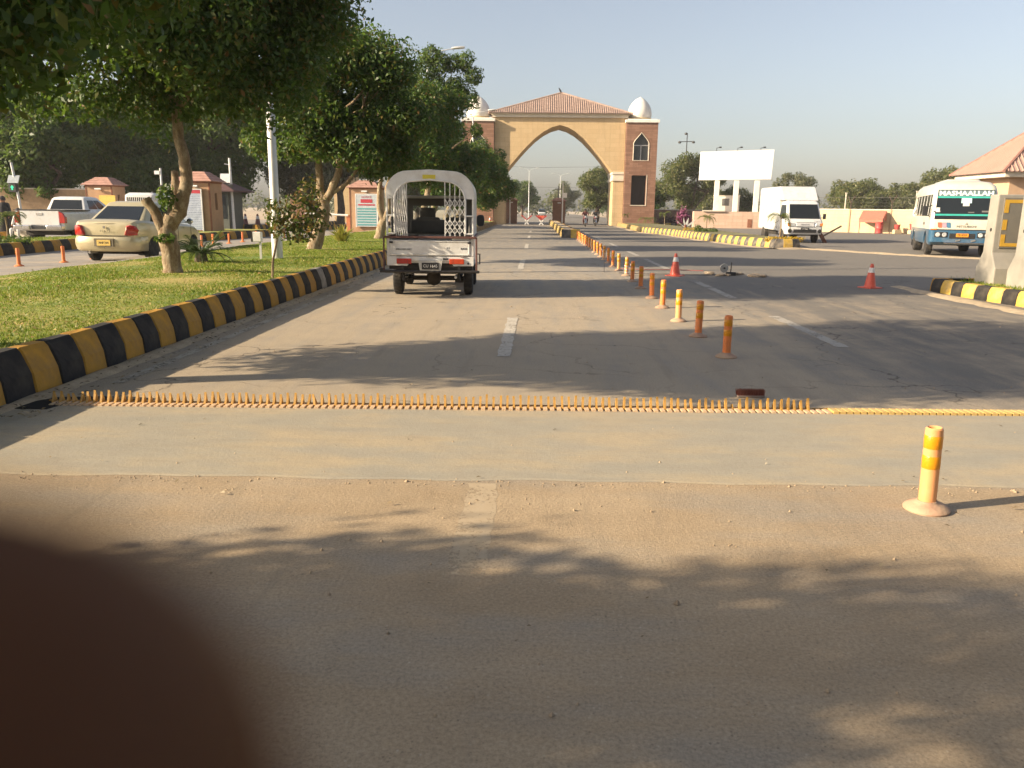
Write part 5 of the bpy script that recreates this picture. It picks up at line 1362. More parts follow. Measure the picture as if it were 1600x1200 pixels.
# ---- small passenger pickup with cage, the main vehicle
PKW = mat('weathered_white_paint', (0.68, 0.68, 0.66), 0.35, var=0.06, scale=4, bmp=0.05, bscale=12, dirt=(0.40, 0.35, 0.28), dirt_amt=0.5, dscale=3, coat=0.25)
MAR = mat('maroon_rail', (0.10, 0.042, 0.034), 0.6, var=0.25, bmp=0.2)
GREYIN = mat('grey_vinyl', (0.115, 0.112, 0.105), 0.75, var=0.15, bmp=0.2)
def cage_pickup(loc, rz):
    t = thing('passenger_pickup', 'small white passenger pickup with arched canopy and folding lattice gates, seen from behind', 'pickup', loc, rz)
    W = .69
    # load bed
    b = MB()
    for s in (-1, 1): b.span((s * (W - .03), 0.0, .60), (s * W, 1.95, .95))
    b.span((-W + .03, 1.90, .60), (W - .03, 1.95, .95)); b.span((-W + .03, 0.02, .56), (W - .03, 1.95, .60))
    b.build('load_bed', PKW, t, bev=.008)
    # tailgate: framed panel
    tg = MB(); tg.span((-W + .055, -.012, .675), (W - .055, .022, .925)); tgo = tg.build('tailgate', PKW, t, bev=.01, segs=2)
    q = MB(); q.span((-W + .08, -.022, .895), (W - .08, -.010, .915)); q.span((-W + .08, -.020, .690), (W - .08, -.010, .705)); q.span((-W + .07, -.017, .70), (-W + .085, -.010, .90)); q.span((W - .085, -.017, .70), (W - .07, -.010, .90))
    q.build('pressed_rim', PKW, tgo, bev=.005)
    text('lettering', 'EMPLOYEES ONLY', .036, BLKPL, tgo, (-.42, -.014, .775), sx=.85)
    text('lettering', 'RAVI', .045, BLKPL, tgo, (.53, -.014, .79), sx=1.0)
    text('lettering', 'I I', .05, mat('grey_print', (.28, .28, .28), .5), tgo, (.28, -.014, .80))
    for x in (-.5, .5, 0): MB().span((x - .035, -.028, .665), (x + .035, -.006, .682)).build('hinge', STEEL, tgo)
    for s in (-1, 1): MB().span((s * (W - .10), -.03, .87), (s * (W - .045), -.01, .90)).build('latch', BLKPL, tgo)
    # lower rear panel with a notch for the plate
    rp = MB(); rp.prism([(-W, .665), (-W, .52), (-.37, .515), (-.31, .595), (.31, .595), (.37, .515), (W, .52), (W, .665)], 'y', -.005, .05); rp.build('rear_panel', PKW, t, bev=.006)
    for s in (-1, 1):
        q = MB(); q.prism([(s * (W - .055), .668), (s * W, .668), (s * W, .95), (s * (W - .055), .95)], 'y', -.006, .05); q.build('corner_post', PKW, t, bev=.008)
        l = MB().span((s * .30, -.028, .548), (s * .535, -.004, .632)).build('tail_light', TAILR if s < 0 else mat('orange_red_lens', (.46, .055, .02), .18, bmp=.1, bscale=90, coat=.6), t, bev=.006)
        MB().span((s * .36, -.029, .55), (s * .364, -.0275, .63)).build('lens_rib', BLKPL, l)
    MB().span((.20, -.012, .615), (.28, -.004, .64)).build('badge', BLKPL, t)
    MB().lathe([(.001, -.01), (.018, -.01), (.018, 0)], 10, (.60, -.004, .56), 'y').build('fuel_cap', BLKPL, t)
    # plate bracket
    pb = MB(); pb.prism([(-.19, .60), (-.165, .445), (.165, .445), (.19, .60)], 'y', -.05, -.03); pbo = pb.build('plate_bracket', mat('dull_white_metal', (.42, .41, .38), .6, var=.1), t)
    pl = MB().span((-.135, -.058, .465), (.135, -.051, .57)).build('number_plate', BLKPL, pbo)
    text('plate_letters', 'CU 1645', .066, WMET, pl, (0, -.0595, .518), sx=.95)
    # bumper bar and frame below
    bar = MB(); bar.tube([(-.80, -.04, .43), (.78, -.04, .43)], .022, 8); bar.tube([(-.80, -.04, .46), (-.76, .1, .46)], .018, 6)
    for x in (-.45, .45): bar.span((x - .02, -.04, .42), (x + .02, .25, .52))
    bar.span((-.72, -.035, .405), (.72, -.02, .455)); bar.build('bumper_bar', DARKMET, t, smooth=40)
    u = MB(); u.span((-.55, .05, .43), (.55, 3.0, .56)); u.span((-.66, .03, .46), (.66, .10, .53))
    u.tube([(-.55, .72, .27), (.55, .72, .27)], .04, 8); u.lathe([(.02, -.10), (.10, -.07), (.13, 0), (.10, .07), (.02, .10)], 12, (0, .70, .27), 'y')
    for s in (-1, 1):
        u.span((s * .47, .1, .27), (s * .41, 1.5, .31)); u.tube([(s * .44, .12, .29), (s * .44, .10, .42)], .02, 6); u.span((s * .50, .62, .2), (s * .36, .82, .27))
    u.span((-.36, 1.2, .30), (.36, 2.4, .45))
    u.build('chassis', UNDER, t)
    MB().tube([(.40, -.02, .34), (.40, .4, .34)], .022, 10).build('exhaust', STEEL, t, smooth=40)
    for s in (-1, 1):
        wheel(t, s * .585, .70, .265, .15, s, rim=mat('white_steel_rim', (.5, .49, .46), .5)); wheel(t, s * .60, 2.55, .265, .15, s, rim=MATS['white_steel_rim'])
    # maroon rail around the bed, sticking out at the corners
    rl = MB()
    rl.span((-W - .035, -.05, .95), (W + .035, .0, .985))
    for s in (-1, 1): rl.span((s * (W + .03), 0.0, .952), (s * (W - .02), 1.95, .983))
    rl.build('bed_rail', MAR, t, bev=.006)
    st = MB()
    for s in (-1, 1): st.tube([(s * (W + .04), -.03, .97), (s * (W + .045), -.03, .43)], .014, 6)
    st.build('corner_stay', MAR, t, smooth=40)
    # benches inside
    for s in (-1, 1):
        MB().span((s * .62, .12, .88), (s * .34, 1.85, .95)).build('bench', GREYIN, t, bev=.015)
        MB().span((s * .64, .12, 1.0), (s * .60, 1.85, 1.28)).build('bench_back', GREYIN, t, bev=.015)
    # arched canopy
    def arch(w, h, z0, rad, n=7):
        P = [(-w, z0), (-w, h - rad)]
        for k in range(1, n): a = PI - PI / 2 * k / n; P.append((-w + rad + rad * math.cos(a), h - rad + rad * math.sin(a)))
        P.append((-w + rad, h)); P.append((0, h + .022)); P.append((w - rad, h))
        for k in range(1, n): a = PI / 2 - PI / 2 * k / n; P.append((w - rad + rad * math.cos(a), h - rad + rad * math.sin(a)))
        P += [(w, h - rad), (w, z0)]
        return P
    ou = arch(W, 1.985, 1.56, .34); inn = arch(W - .02, 1.962, 1.56, .33)
    rf = MB()
    def ribbon(mb, A, B, y0, y1):
        n = len(A)
        rings = [[(x, y0, z) for x, z in A] + [(x, y0, z) for x, z in B[::-1]], [(x, y1, z) for x, z in A] + [(x, y1, z) for x, z in B[::-1]]]
        mb.loft(rings, caps=False)
        for r_ in (0, 1):
            o_ = len(mb.v) - (2 - r_) * 2 * n
            for i in range(n - 1): mb.f.append((o_ + i, o_ + i + 1, o_ + 2 * n - 2 - i, o_ + 2 * n - 1 - i))
    ribbon(rf, ou, inn, .01, 2.0)
    rf.build('canopy', PKW, t, smooth=45)
    fa = arch(W - .14, 1.825, 1.56, .28)
    f = MB(); ribbon(f, [(x, z) for x, z in arch(W - .004, 1.980, 1.56, .34)], [(max(-W + .14, min(W - .14, x)), z) for x, z in fa], -.012, .02); f.build('canopy_fascia', PKW, t, smooth=45)
    MB().span((-.11, -.02, 1.862), (.09, -.013, 1.925)).build('yellow_sticker', mat('yellow_sticker', (.62, .52, .05), .5), t)
    # posts, inner hoop and side frames
    p = MB()
    for s in (-1, 1):
        for y in (.0, .65, 1.3, 1.95): p.tube([(s * (W - .015), y, .98), (s * (W - .015), y, 1.6)], .016, 6)
        p.tube([(s * (W - .015), 0, 1.30), (s * (W - .015), 1.95, 1.30)], .014, 6); p.tube([(s * (W - .015), 0, 1.01), (s * (W - .015), 1.95, 1.01)], .016, 6)
        p.tube([(s * (W - .015), 0, 1.58), (s * (W - .015), 1.95, 1.58)], .014, 6)
        p.tube([(s * (W - .015), -.01, 1.02), (s * (W - .13), -.01, 1.02)], .016, 6); p.tube([(s * (W - .015), -.01, 1.30), (s * (W - .14), -.01, 1.30)], .014, 6)
    hoop = arch(W - .135, 1.83, 1.02, .30)
    p.tube([(x, -.012, z) for x, z in hoop], .017, 7)
    p.build('canopy_frame', PKW, t, smooth=45)
    # collapsed gate on the left, half-open lattice on the right
    def hoop_z(x):
        w, rad = W - .135, .30
        d = abs(x) - (w - rad)
        return 1.82 if d < 0 else 1.53 + math.sqrt(max(0, rad * rad - d * d))
    def gate_(x0, x1, nb, nm, scissor):
        go = None; g = MB(); xs = [x0 + (x1 - x0) * i / (nb - 1) for i in range(nb)]
        for x in xs: g.span((x - .0075, -.008, .99), (x + .0075, .008, hoop_z(x)))
        go = g.build('lattice_gate', PKW, t)
        g = MB(); k = 4 if scissor else 9
        for i in range(nb - 1):
            a, b_ = xs[i], xs[i + 1]
            for (za, zb) in ((1.02, 1.24), (1.30, 1.56)) if scissor else ((1.02, 1.74),):
                for j in range(2 if scissor else 3):
                    h_ = (zb - za) / (2 if scissor else 3); u0 = za + j * h_; top = min(hoop_z(a), hoop_z(b_)) - .01
                    if u0 + h_ > top: continue
                    g.box(((a + b_) / 2, -.016, u0 + h_ / 2), (math.hypot(b_ - a, h_), .004, .012), ry=-math.atan2(h_, b_ - a))
                    g.box(((a + b_) / 2, -.022, u0 + h_ / 2), (math.hypot(b_ - a, h_), .004, .012), ry=math.atan2(h_, b_ - a))
        g.build('scissor_links', PKW, go)
    gate_(-.535, -.365, 6, 0, False); gate_(.235, .545, 5, 0, True)
    # cab
    cb = MB()
    cb.span((-W + .015, 2.0, .40), (W - .015, 3.2, .98))
    cb.build('cab', PKW, t, bev=.05, segs=3)
    # cab uprights and roof leave the glass openings clear
    up = MB()
    for s in (-1, 1):
        up.box((s * (W - .05), 2.06, 1.28), (.07, .06, .64)); up.box((s * (W - .06), 2.62, 1.28), (.05, .06, .62)); up.tube([(s * (W - .05), 3.15, .98), (s * (W - .09), 2.86, 1.58)], .03, 6)
    up.box((0, 2.37, 1.615), (1.28, 1.0, .05)); up.build('cab_frame', PKW, t, bev=.015)
    # cab rear wall with a window: four strips
    rw = MB(); rw.span((-W + .05, 2.0, .96), (W - .05, 2.03, 1.20)); rw.span((-W + .05, 2.0, 1.46), (W - .05, 2.03, 1.60)); rw.span((-W + .05, 2.0, 1.20), (-.46, 2.03, 1.46)); rw.span((.46, 2.0, 1.20), (W - .05, 2.03, 1.46)); rw.build('cab_rear_wall', GREYIN, t)
    sb = MB(); sb.span((-.5, 1.86, .985), (.55, 1.90, 1.22)); sb.build('seat_back', GREYIN, t, bev=.02)
    hs = MB(); hs.box((-.22, 2.25, 1.31), (.30, .10, .24)); hs.box((-.22, 2.22, 1.05), (.46, .14, .42)); hs.box((.34, 2.22, 1.05), (.46, .14, .42)); hs.build('cab_seat', GREYIN, t, bev=.04, segs=2)
    sw = MB(); sw.tube([(.34 + .17 * math.cos(a), 2.75 + .06 * math.sin(a), 1.15 + .14 * math.sin(a)) for a in np.linspace(0, 2 * PI, 17)], .012, 5); sw.build('steering_wheel', BLKPL, t)
    MB().add([(-W + .08, 3.13, 1.0), (W - .08, 3.13, 1.0), (W - .12, 2.88, 1.58), (-W + .12, 2.88, 1.58)], [(0, 1, 2, 3)]).build('windscreen', clear_glass(), t)
    MB().box((0, 2.93, 1.50), (.18, .02, .06)).build('inner_mirror', BLKPL, t)
    for s in (-1, 1):
        m = MB(); m.loft([[(s * (W + .06) + .075 * f * math.copysign(abs(math.cos(a)) ** .6, math.cos(a)), 2.72 + dy, 1.20 + .11 * f * math.copysign(abs(math.sin(a)) ** .6, math.sin(a))) for a in [2 * PI * k / 16 for k in range(16)]] for f, dy in ((.9, -.03), (1, -.015), (.95, .02), (.5, .07))]); m.tube([(s * (W - .03), 2.8, 1.16), (s * (W + .08), 2.74, 1.16)], .012, 5); m.build('wing_mirror', BLKPL, t, smooth=50)
    sd = MB(); sd.tube([(W - .02, 2.1, .60), (W + .06, 2.1, .60), (W + .06, 2.1, .42), (W - .02, 2.1, .42)], .014, 6); sd.build('step_bracket', DARKMET, t)
    return t
cage_pickup((-1.67, 12.82, 0), R(3.0))

# ---- white box truck
def box_truck(loc):
    t = thing('box_truck', 'white light box truck facing the camera beyond the right island', 'truck', loc, PI)
    W = .87
    bx = MB()
    side = [(-2.6, .62), (1.0, .55), (1.0, 2.05), (1.62, 2.05), (1.05, 2.66), (.9, 2.73), (-2.45, 2.73), (-2.6, 2.6)]
    bx.prism(side, 'x', -W, W); body = bx.build('box_body', WPAINT, t, bev=.04, segs=2)
    cut(body, [MB().lathe([(.36, s * .5), (.36, s * 1.2)], 24, (0, -1.55, .34), 'x') for s in (-1, 1)])
    cb = MB(); cb.loft([rr(-.84, .84, 1.0, 2.52, .10, .42), rr(-W, W, 1.0, 2.58, .12, .62), rr(-W, W, 1.0, 2.55, .12, 1.02), rr(-.84, .84, 1.0, 2.44, .12, 1.14), rr(-.76, .76, 1.0, 2.02, .12, 1.92), rr(-.70, .70, 1.0, 1.80, .14, 2.04)])
    cab = cb.build('cab', WPAINT, t, smooth=40)
    cut(cab, [MB().lathe([(.34, s * .5), (.34, s * 1.2)], 24, (0, 1.75, .32), 'x') for s in (-1, 1)])
    MB().panel([(.84, 2.44, 1.14), (-.84, 2.44, 1.14), (-.76, 2.02, 1.92), (.76, 2.02, 1.92)], (.06, .06, .03, .08), lift=.012, th=.02).build('windscreen', GLASS, t, bev=.008)
    for s in (-1, 1):
        q = [(.86, 1.05, 1.14), (.86, 2.36, 1.14), (.77, 1.96, 1.90), (.77, 1.05, 1.90)] if s > 0 else [(-.86, 2.36, 1.14), (-.86, 1.05, 1.14), (-.77, 1.05, 1.90), (-.77, 1.96, 1.90)]
        MB().panel(q, (.12, .12, .08, .1), lift=.012, th=.02).build('side_window', GLASS, t)
        hl = MB(); hl.prism([(s * .48, .80), (s * .82, .80), (s * .84, .98), (s * .52, .96)], 'y', 2.45, 2.595); h_ = hl.build('headlight', LAMPW, t, bev=.01)
        MB().prism([(s * .70, .815), (s * .835, .815), (s * .85, .965), (s * .72, .955)], 'y', 2.46, 2.602).build('indicator', AMBER, h_)
        MB().lathe([(.001, 2.60), (.085, 2.60), (.10, 2.57)], 14, (s * .72, 0, .58), 'y').build('fog_lamp', BLKPL, t)
        m = MB(); m.box((s * 1.0, 2.25, 1.28), (.14, .06, .26)); m.tube([(s * .86, 2.2, 1.22), (s * 1.0, 2.25, 1.22)], .015, 5); m.build('wing_mirror', BLKPL, t, bev=.03, segs=2)
        wheel(t, s * .76, 1.75, .31, .2, s); wheel(t, s * .76, -1.55, .33, .24, s)
    gr = MB().span((-.42, 2.56, .80), (.42, 2.598, .98)).build('grille_panel', mat('pale_grey_panel', (.6, .6, .6), .4), t)
    for z in (.79, .985): MB().span((-.44, 2.56, z), (.44, 2.603, z + .012)).build('grille_line', BLKPL, gr)
    text('lettering', 'SHEHZORE', .085, mat('grey_letters', (.2, .2, .2), .4), gr, (0, 2.605, .88), rot=(PI / 2, 0, PI))
    text('lettering', 'HYUNDAI', .06, MATS['grey_letters'], t, (-.55, 2.575, 1.06), rot=(PI / 2, 0, PI))
    MB().span((-.56, 2.50, .50), (.56, 2.60, .66)).build('lower_intake', BLKPL, t, bev=.02)
    pl = MB().span((-.2, 2.605, .62), (.2, 2.615, .74)).build('number_plate', BLKPL, t)
    text('plate_letters', 'KX 2290', .07, WMET, pl, (0, 2.617, .68), rot=(PI / 2, 0, PI))
    MB().span((-.7, -2.4, .35), (.7, 2.3, .55)).build('chassis', UNDER, t)
    for s in (-1, 1):
        w = MB(); w.box((s * .3, 2.36, 1.19), (.34, .015, .02), ry=.15 * s); w.build('wiper', BLKPL, t)
    return t
box_truck((13.07, 42.6, 0))
bo = thing('wooden_prop', 'wooden plank and dark red board leaning out beside the front of the box truck', 'board', (14.35, 41.0, 0))
MB().box((.35, 0, .55), (1.1, .05, .08), ry=R(-30)).build('plank', mat('grey_wood', (.22, .16, .11), .8, var=.25, bmp=.3), bo)
MB().box((-.05, .0, .22), (.16, .1, .6), ry=R(-32)).build('board', BRICKB, bo)

# ---- minibus
BUSW = mat('cream_bus_paint', (.56, .54, .45), .32, var=.04, bmp=0, coat=.4, dirt=(.45, .36, .27), dirt_amt=.4, dscale=1.2)
BUSB = mat('blue_bus_paint', (.03, .10, .18), .35, var=.1, bmp=0, coat=.4, dirt=(.22, .18, .16), dirt_amt=.5, dscale=1.5)
TEAL = mat('teal_sticker', (.03, .33, .28), .5, bmp=0)
def minibus(loc, rz):
    t = thing('minibus', 'cream and blue minibus facing the camera, partly behind the concrete barriers', 'bus', loc, rz)
    def ring(hw, yr, yf, z, r=.16): return rr(-hw, hw, yr, yf, r, z, 5)
    b = MB(); b.loft([ring(1.03, -3.3, 3.34, .93), ring(1.03, -3.3, 3.34, 1.26), ring(.975, -3.2, 3.08, 2.20, .2), ring(.93, -3.12, 2.98, 2.40, .24), ring(.80, -2.95, 2.72, 2.54, .3), ring(.5, -2.6, 2.3, 2.60, .3)])
    bod = b.build('body', BUSW, t, smooth=35); cut(bod, [MB().span((.45, -2.93, 1.40), (1.3, -2.12, 2.10))])
    s_ = MB(); s_.loft([ring(.98, -3.25, 3.22, .40), ring(1.02, -3.3, 3.36, .50), ring(1.035, -3.31, 3.37, .929)]); sk = s_.build('skirt', BUSB, t, smooth=35)
    cut(sk, [MB().lathe([(.47, s * .6), (.47, s * 1.3)], 24, (0, y, .40), 'x') for y in (2.15, -1.9) for s in (-1, 1)])
    MB().loft([ring(.55, -1.5, 2.2, 2.595), ring(.5, -1.4, 2.1, 2.66)]).build('roof_hatch', BUSW, t, smooth=40)
    def fy(z): return 3.34 + (3.08 - 3.34) * (z - 1.26) / (2.20 - 1.26)
    Fq = [(.97, fy(1.20) + .0, 1.20), (-.97, fy(1.20), 1.20), (-.90, fy(2.30), 2.30), (.90, fy(2.30), 2.30)]
    def FB(u0, u1, v0, v1, name, m, lift, par=t, th=.02, bev=0.0): return MB().panel(Fq, (u0, 1 - u1, v0, 1 - v1), th=th, lift=lift).build(name, m, par, bev=bev)
    ws = FB(.02, .98, .07, .97, 'windscreen', GLASS, .03, th=.05, bev=.012)
    FB(.03, .97, .765, .945, 'sun_band', mat('grey_green_film', (.10, .155, .16), .4, bmp=0), .034, ws)
    FB(.03, .97, .715, .765, 'teal_band', TEAL, .0355, ws); FB(.03, .97, .17, .225, 'teal_band', TEAL, .0355, ws)
    FB(.43, .60, .56, .71, 'paper_notice', mat('pale_blue_paper', (.42, .60, .62), .7), .034, ws); FB(.46, .565, .47, .555, 'paper_notice', mat('pale_paper', (.55, .56, .52), .7), .034, ws)
    FB(.03, .09, .28, .42, 'sticker', mat('pale_paper', (.55, .56, .52), .7), .034, ws)
    nrm = (Vector(Fq[1]) - Vector(Fq[0])).cross(Vector(Fq[3]) - Vector(Fq[0])).normalized()
    tilt = math.asin(nrm.z)
    c = (Vector(Fq[0]) + Vector(Fq[1])) / 2 * (1 - .855) + (Vector(Fq[2]) + Vector(Fq[3])) / 2 * .855 + nrm * .037
    text('lettering', 'MASHAALLAH', .225, mat('white_letters', (.62, .66, .65), .5, bmp=0), ws, c, rot=(PI / 2 - tilt, 0, PI), sx=1.17, bold=.008)
    # dashboard clutter glimpsed as pale shapes
    for x, z, w_, h_ in ((.45, .30, .12, .05), (-.1, .28, .10, .03), (-.35, .31, .16, .05)): FB(.5 - x - w_ / 2, .5 - x + w_ / 2, z - h_ / 2, z + h_ / 2, 'dash_item', GREYIN, .0315, ws)
    # pale front panel with stripes, letters and badge
    for i, col in enumerate(((.40, .13, .07), (.50, .27, .33), (.06, .16, .27))):
        x = .80 - i * .135
        MB().prism([(x, 1.17), (x - .02, 1.02), (x - .06, .985), (x - .155, .985), (x - .14, 1.13), (x - .12, 1.17)], 'y', 3.335, 3.348).build('stripe', mat('stripe_paint_%s' % ('rust', 'pink', 'navy')[i], col, .45, bmp=0), t)
    text('lettering', 'MITSUBISHI', .105, BLKPL, t, (-.10, 3.345, 1.03), rot=(PI / 2, 0, PI), sx=1.15)
    lg_ = MB()
    for a in (90, 210, 330):
        cx, cz = .028 * math.cos(R(a)), 1.125 + .028 * math.sin(R(a)); d = Vector((math.cos(R(a)), 0, math.sin(R(a)))); s2 = Vector((-d.z, 0, d.x)); c0 = Vector((-.10 + cx, 3.347, cz))
        lg_.add([c0 - d * .026, c0 + s2 * .015, c0 + d * .026, c0 - s2 * .015], [(0, 1, 2, 3)])
    lg_.build('badge', BLKPL, t)
    MB().span((-1.0, 3.36, .905), (.9, 3.378, .935)).build('waist_trim', BLKPL, t)
    MB().span((.80, 3.30, .915), (1.0, 3.382, .95)).build('indicator', AMBER, t)
    MB().span((-1.0, 3.30, .915), (-.80, 3.382, .95)).build('indicator', AMBER, t)
    for s in (-1, 1):
        hb = MB().span((s * .45, 3.35, .66), (s * .86, 3.385, .84)).build('headlight', BLKPL, t, bev=.01)
        for x in (.55, .755): MB().lathe([(.001, 3.395), (.06, 3.40), (.075, 3.388), (.075, 3.37)], 16, (s * x, 0, .75), 'y').build('lens', LAMPW, hb, smooth=40)
    MB().span((-.40, 3.34, .62), (.40, 3.376, .80)).build('grille_opening', BLKPL, t, bev=.03, segs=3)
    pl = MB().span((-.19, 3.385, .68), (.19, 3.397, .80)).build('number_plate', mat('orange_plate', (.62, .24, .02), .5, bmp=0), t)
    text('plate_letters', 'PE-4769', .09, BLKPL, pl, (0, 3.399, .745), rot=(PI / 2, 0, PI), sx=.95)
    MB().span((-.75, 3.30, .44), (.55, 3.43, .50)).build('bumper', CHROME, t, bev=.02)
    for x in (-.35, .12): MB().box((x, 3.36, .56), (.14, .06, .05), ry=.3).build('bumper_stay', STEEL, t)
    # side windows and pillars on both flanks
    for s in (-1, 1):
        def sx_(z): return 1.03 + (.975 - 1.03) * (z - 1.26) / (2.20 - 1.26)
        for i in range(6):
            y0 = -2.95 + i * .97; y1 = y0 + .86
            q = [(sx_(1.38), y0, 1.38), (sx_(1.38), y1, 1.38), (sx_(2.12), y1 - .02, 2.12), (sx_(2.12), y0 - .02, 2.12)]
            if s < 0: q = [(-q[1][0], q[1][1], q[1][2]), (-q[0][0], q[0][1], q[0][2]), (-q[3][0], q[3][1], q[3][2]), (-q[2][0], q[2][1], q[2][2])]
            if s > 0 and i == 0:
                MB().span((.452, -2.92, 1.41), (.47, -2.13, 2.09)).build('window_opening', DARKVOID, t); continue
            f = MB().panel(q, (0, 0, 0, 0), lift=.010, th=.03).build('side_window', GLASS, t)
            MB().panel(q, (.47, .47, .02, .02), lift=.016, th=.01).build('sash', WMET, f)
        MB().span((s * 1.03, 1.2, .98), (s * 1.036, 1.75, 1.22)).build('side_panel_print', mat('grey_print2', (.35, .33, .3), .6), t)
        m = MB(); m.box((s * 1.22, 3.15, 1.55), (.16, .10, .34)); m.tube([(s * 1.0, 3.1, 1.35), (s * 1.2, 3.15, 1.42)], .018, 5); m.tube([(s * .98, 3.05, 1.75), (s * 1.2, 3.15, 1.68)], .018, 5); m.build('wing_mirror', BLKPL, t, bev=.03, segs=2)
        wheel(t, s * .88, 2.15, .38, .22, s); wheel(t, s * .84, -1.9, .38, .32, s)
        MB().span((s * .70, -2.75, .18), (s * 1.0, -2.72, .55)).build('mud_flap', BLKPL, t)
    MB().span((-.8, -3.0, .38), (.8, 3.1, .6)).build('chassis', UNDER, t)
    text('side_number', 'FE 0710', .13, BLKPL, t, (1.037, 1.48, 1.1), rot=(PI / 2, 0, PI / 2))
    return t
minibus((15.80, 31.66, 0), R(160.7))

# ---- far jeep and parked shapes seen through the arch
jp = thing('far_car', 'small dark blue and white off-road car far down the road under the arch', 'car', (1.3, 188, 0), PI)
mb = MB(); sec_body(mb, [(-1.9, .75, .5, .95, 0), (-1.8, .82, .4, 1.05, 0), (0.6, .84, .38, 1.05, 0), (1.0, .83, .4, 1.05, .03), (1.8, .8, .45, .95, .03), (1.95, .7, .5, .85, 0)]); mb.build('body', WPAINT, jp, smooth=40)
mb = MB(); q = gh(mb, 1.04, .78, -1.75, .9, 1.7, .68, -1.6, .45, 1.78); mb.build('cabin', mat('dark_blue_paint', (.03, .06, .11), .35, bmp=0), jp, smooth=40)
MB().panel(q['front'], (.05, .05, .05, .05), lift=.01).build('windscreen', GLASS, jp)
for s in (-1, 1):
    wheel(jp, s * .72, 1.2, .36, .22, s); wheel(jp, s * .72, -1.2, .36, .22, s)
# ------------------------------------------------------------------ traffic furniture
def plastic(name, col, fade, amt=.5):
    return mat(name, col, .45, var=.08, scale=5, bmp=.08, bscale=60, dirt=fade, dirt_amt=amt, dscale=6)
ORG = plastic('orange_plastic', (.80, .22, .05), (.58, .30, .15), .7)
ORG_LIT = plastic('sunlit_orange_plastic', (.72, .33, .13), (.68, .42, .24))  # lighter orange stands for sunlight on some of the posts
BAND = mat('amber_reflective_band', (.68, .27, .008), .3, var=.1, scale=90, bmp=.25, bscale=140)
BASEP = mat('dusty_post_base', (.40, .25, .165), .8, var=.25, scale=14, bmp=.6, bscale=50, dirt=(.40, .31, .20), dirt_amt=.9, dscale=8)
def lane_post(label, loc, group, m=ORG, bands=True, h=.41):
    t = thing('lane_post', label, 'bollard', loc, 0, group)
    MB().lathe([(.104, 0), (.106, .010), (.094, .022), (.070, .033), (.05, .042), (.046, .05)], 24).build('base', BASEP if bands else m, t, smooth=40)
    MB().lathe([(.0405, .045), (.0405, .20), (.0405, .385), (.039, h), (.032, h + .006), (.026, h), (.024, h - .05)], 20).build('post', m, t, smooth=40)
    if bands:
        for z in (.215, .315): MB().lathe([(.0405, z), (.0416, z + .002), (.0416, z + .062), (.0405, z + .064)], 20, caps=False).build('reflective_band', BAND, t, smooth=40)
    return t
G1 = 'orange flexible posts along the lane line'
ys = [(1.925, 3.74), (1.91, 7.88), (1.89, 9.2), (1.89, 10.51), (1.91, 12.0), (1.94, 13.35), (1.97, 15.03), (1.99, 16.54), (2.03, 18.03), (2.02, 19.59), (2.0, 20.93), (2.02, 22.49), (2.03, 23.97)]
ys += [(2.04 + .006 * i, 25.4 + 1.47 * i) for i in range(12)]
protoA = protoB = None
SUNLIT_POSTS = {0, 3, 8, 9, 12, 16, 20}  # posts between the tree shadows, given the lighter orange
for i, (x, y) in enumerate(ys):
    lb = ('near orange post in sunlit pale colour standing alone in front of the spike strip' if i == 0 else
          'orange lane post, %s from the spike strip in the row to the gate' % ORD[i - 1])
    if i in SUNLIT_POSTS:
        if protoA is None: protoA = lane_post(lb, (x, y, 0), G1, ORG_LIT); o = protoA
        else: o = dup(protoA, (x, y, 0), 0, lb)
    else:
        if protoB is None: protoB = lane_post(lb, (x, y, 0), G1, ORG); o = protoB
        else: o = dup(protoB, (x, y, 0), 0, lb)
    o.rotation_euler = (random.uniform(-.02, .02), random.uniform(-.02, .02) + (.03 if i == 0 else 0), random.uniform(0, 6))
G2 = 'orange flexible posts along the left road'
lp = [(-11.92, 18.3), (-11.69, 19.7), (-11.75, 21.2), (-11.9, 28.6), (-12.05, 30.0), (-11.98, 31.4), (-11.95, 32.8), (-11.9, 34.3), (-11.85, 38), (-11.6, 39.5)]
pr = None
for i, (x, y) in enumerate(lp):
    lb = 'plain orange post on the left road, ' + ('%s before the gold car' % ORD[i] if i < 3 else '%s of the row beyond the gold car' % ORD[i - 3])
    if pr is None: pr = lane_post(lb, (x, y, 0), G2, plastic('vivid_orange_plastic', (.72, .19, .05), (.7, .3, .12), .3), False)
    else: dup(pr, (x, y, 0), random.uniform(0, 6), lb, None, .97)

ORC = plastic('cone_orange', (.66, .10, .055), (.6, .22, .13), .4)
WCOL = mat('white_cone_collar', (.70, .67, .62), .4, var=.08, bmp=.1)
def cone(label, loc, group, h=.48, m=ORC):
    t = thing('traffic_cone', label, 'cone', loc, random.uniform(0, 1.5), group)
    k = h / .48
    MB().loft([rr(-.17 * k, .17 * k, -.17 * k, .17 * k, .03, 0), rr(-.17 * k, .17 * k, -.17 * k, .17 * k, .03, .018), rr(-.12 * k, .12 * k, -.12 * k, .12 * k, .03, .028)]).build('base', m, t, smooth=30)
    MB().lathe([(.118 * k, .02), (.108 * k, .05 * k), (.066 * k, .28 * k), (.030 * k, .46 * k), (.022 * k, .48 * k), (.014 * k, .48 * k)], 20).build('cone_body', m, t, smooth=40)
    MB().lathe([(.0625 * k, .305 * k), (.064 * k, .306 * k), (.045 * k, .40 * k), (.043 * k, .401 * k)], 20, caps=False).build('collar', WCOL, t, smooth=40)
    return t
CG = 'orange and white traffic cones'
c0 = cone('bright orange cone with white collar on the dark asphalt beside the post row', (3.15, 18.25, 0), CG, .50)
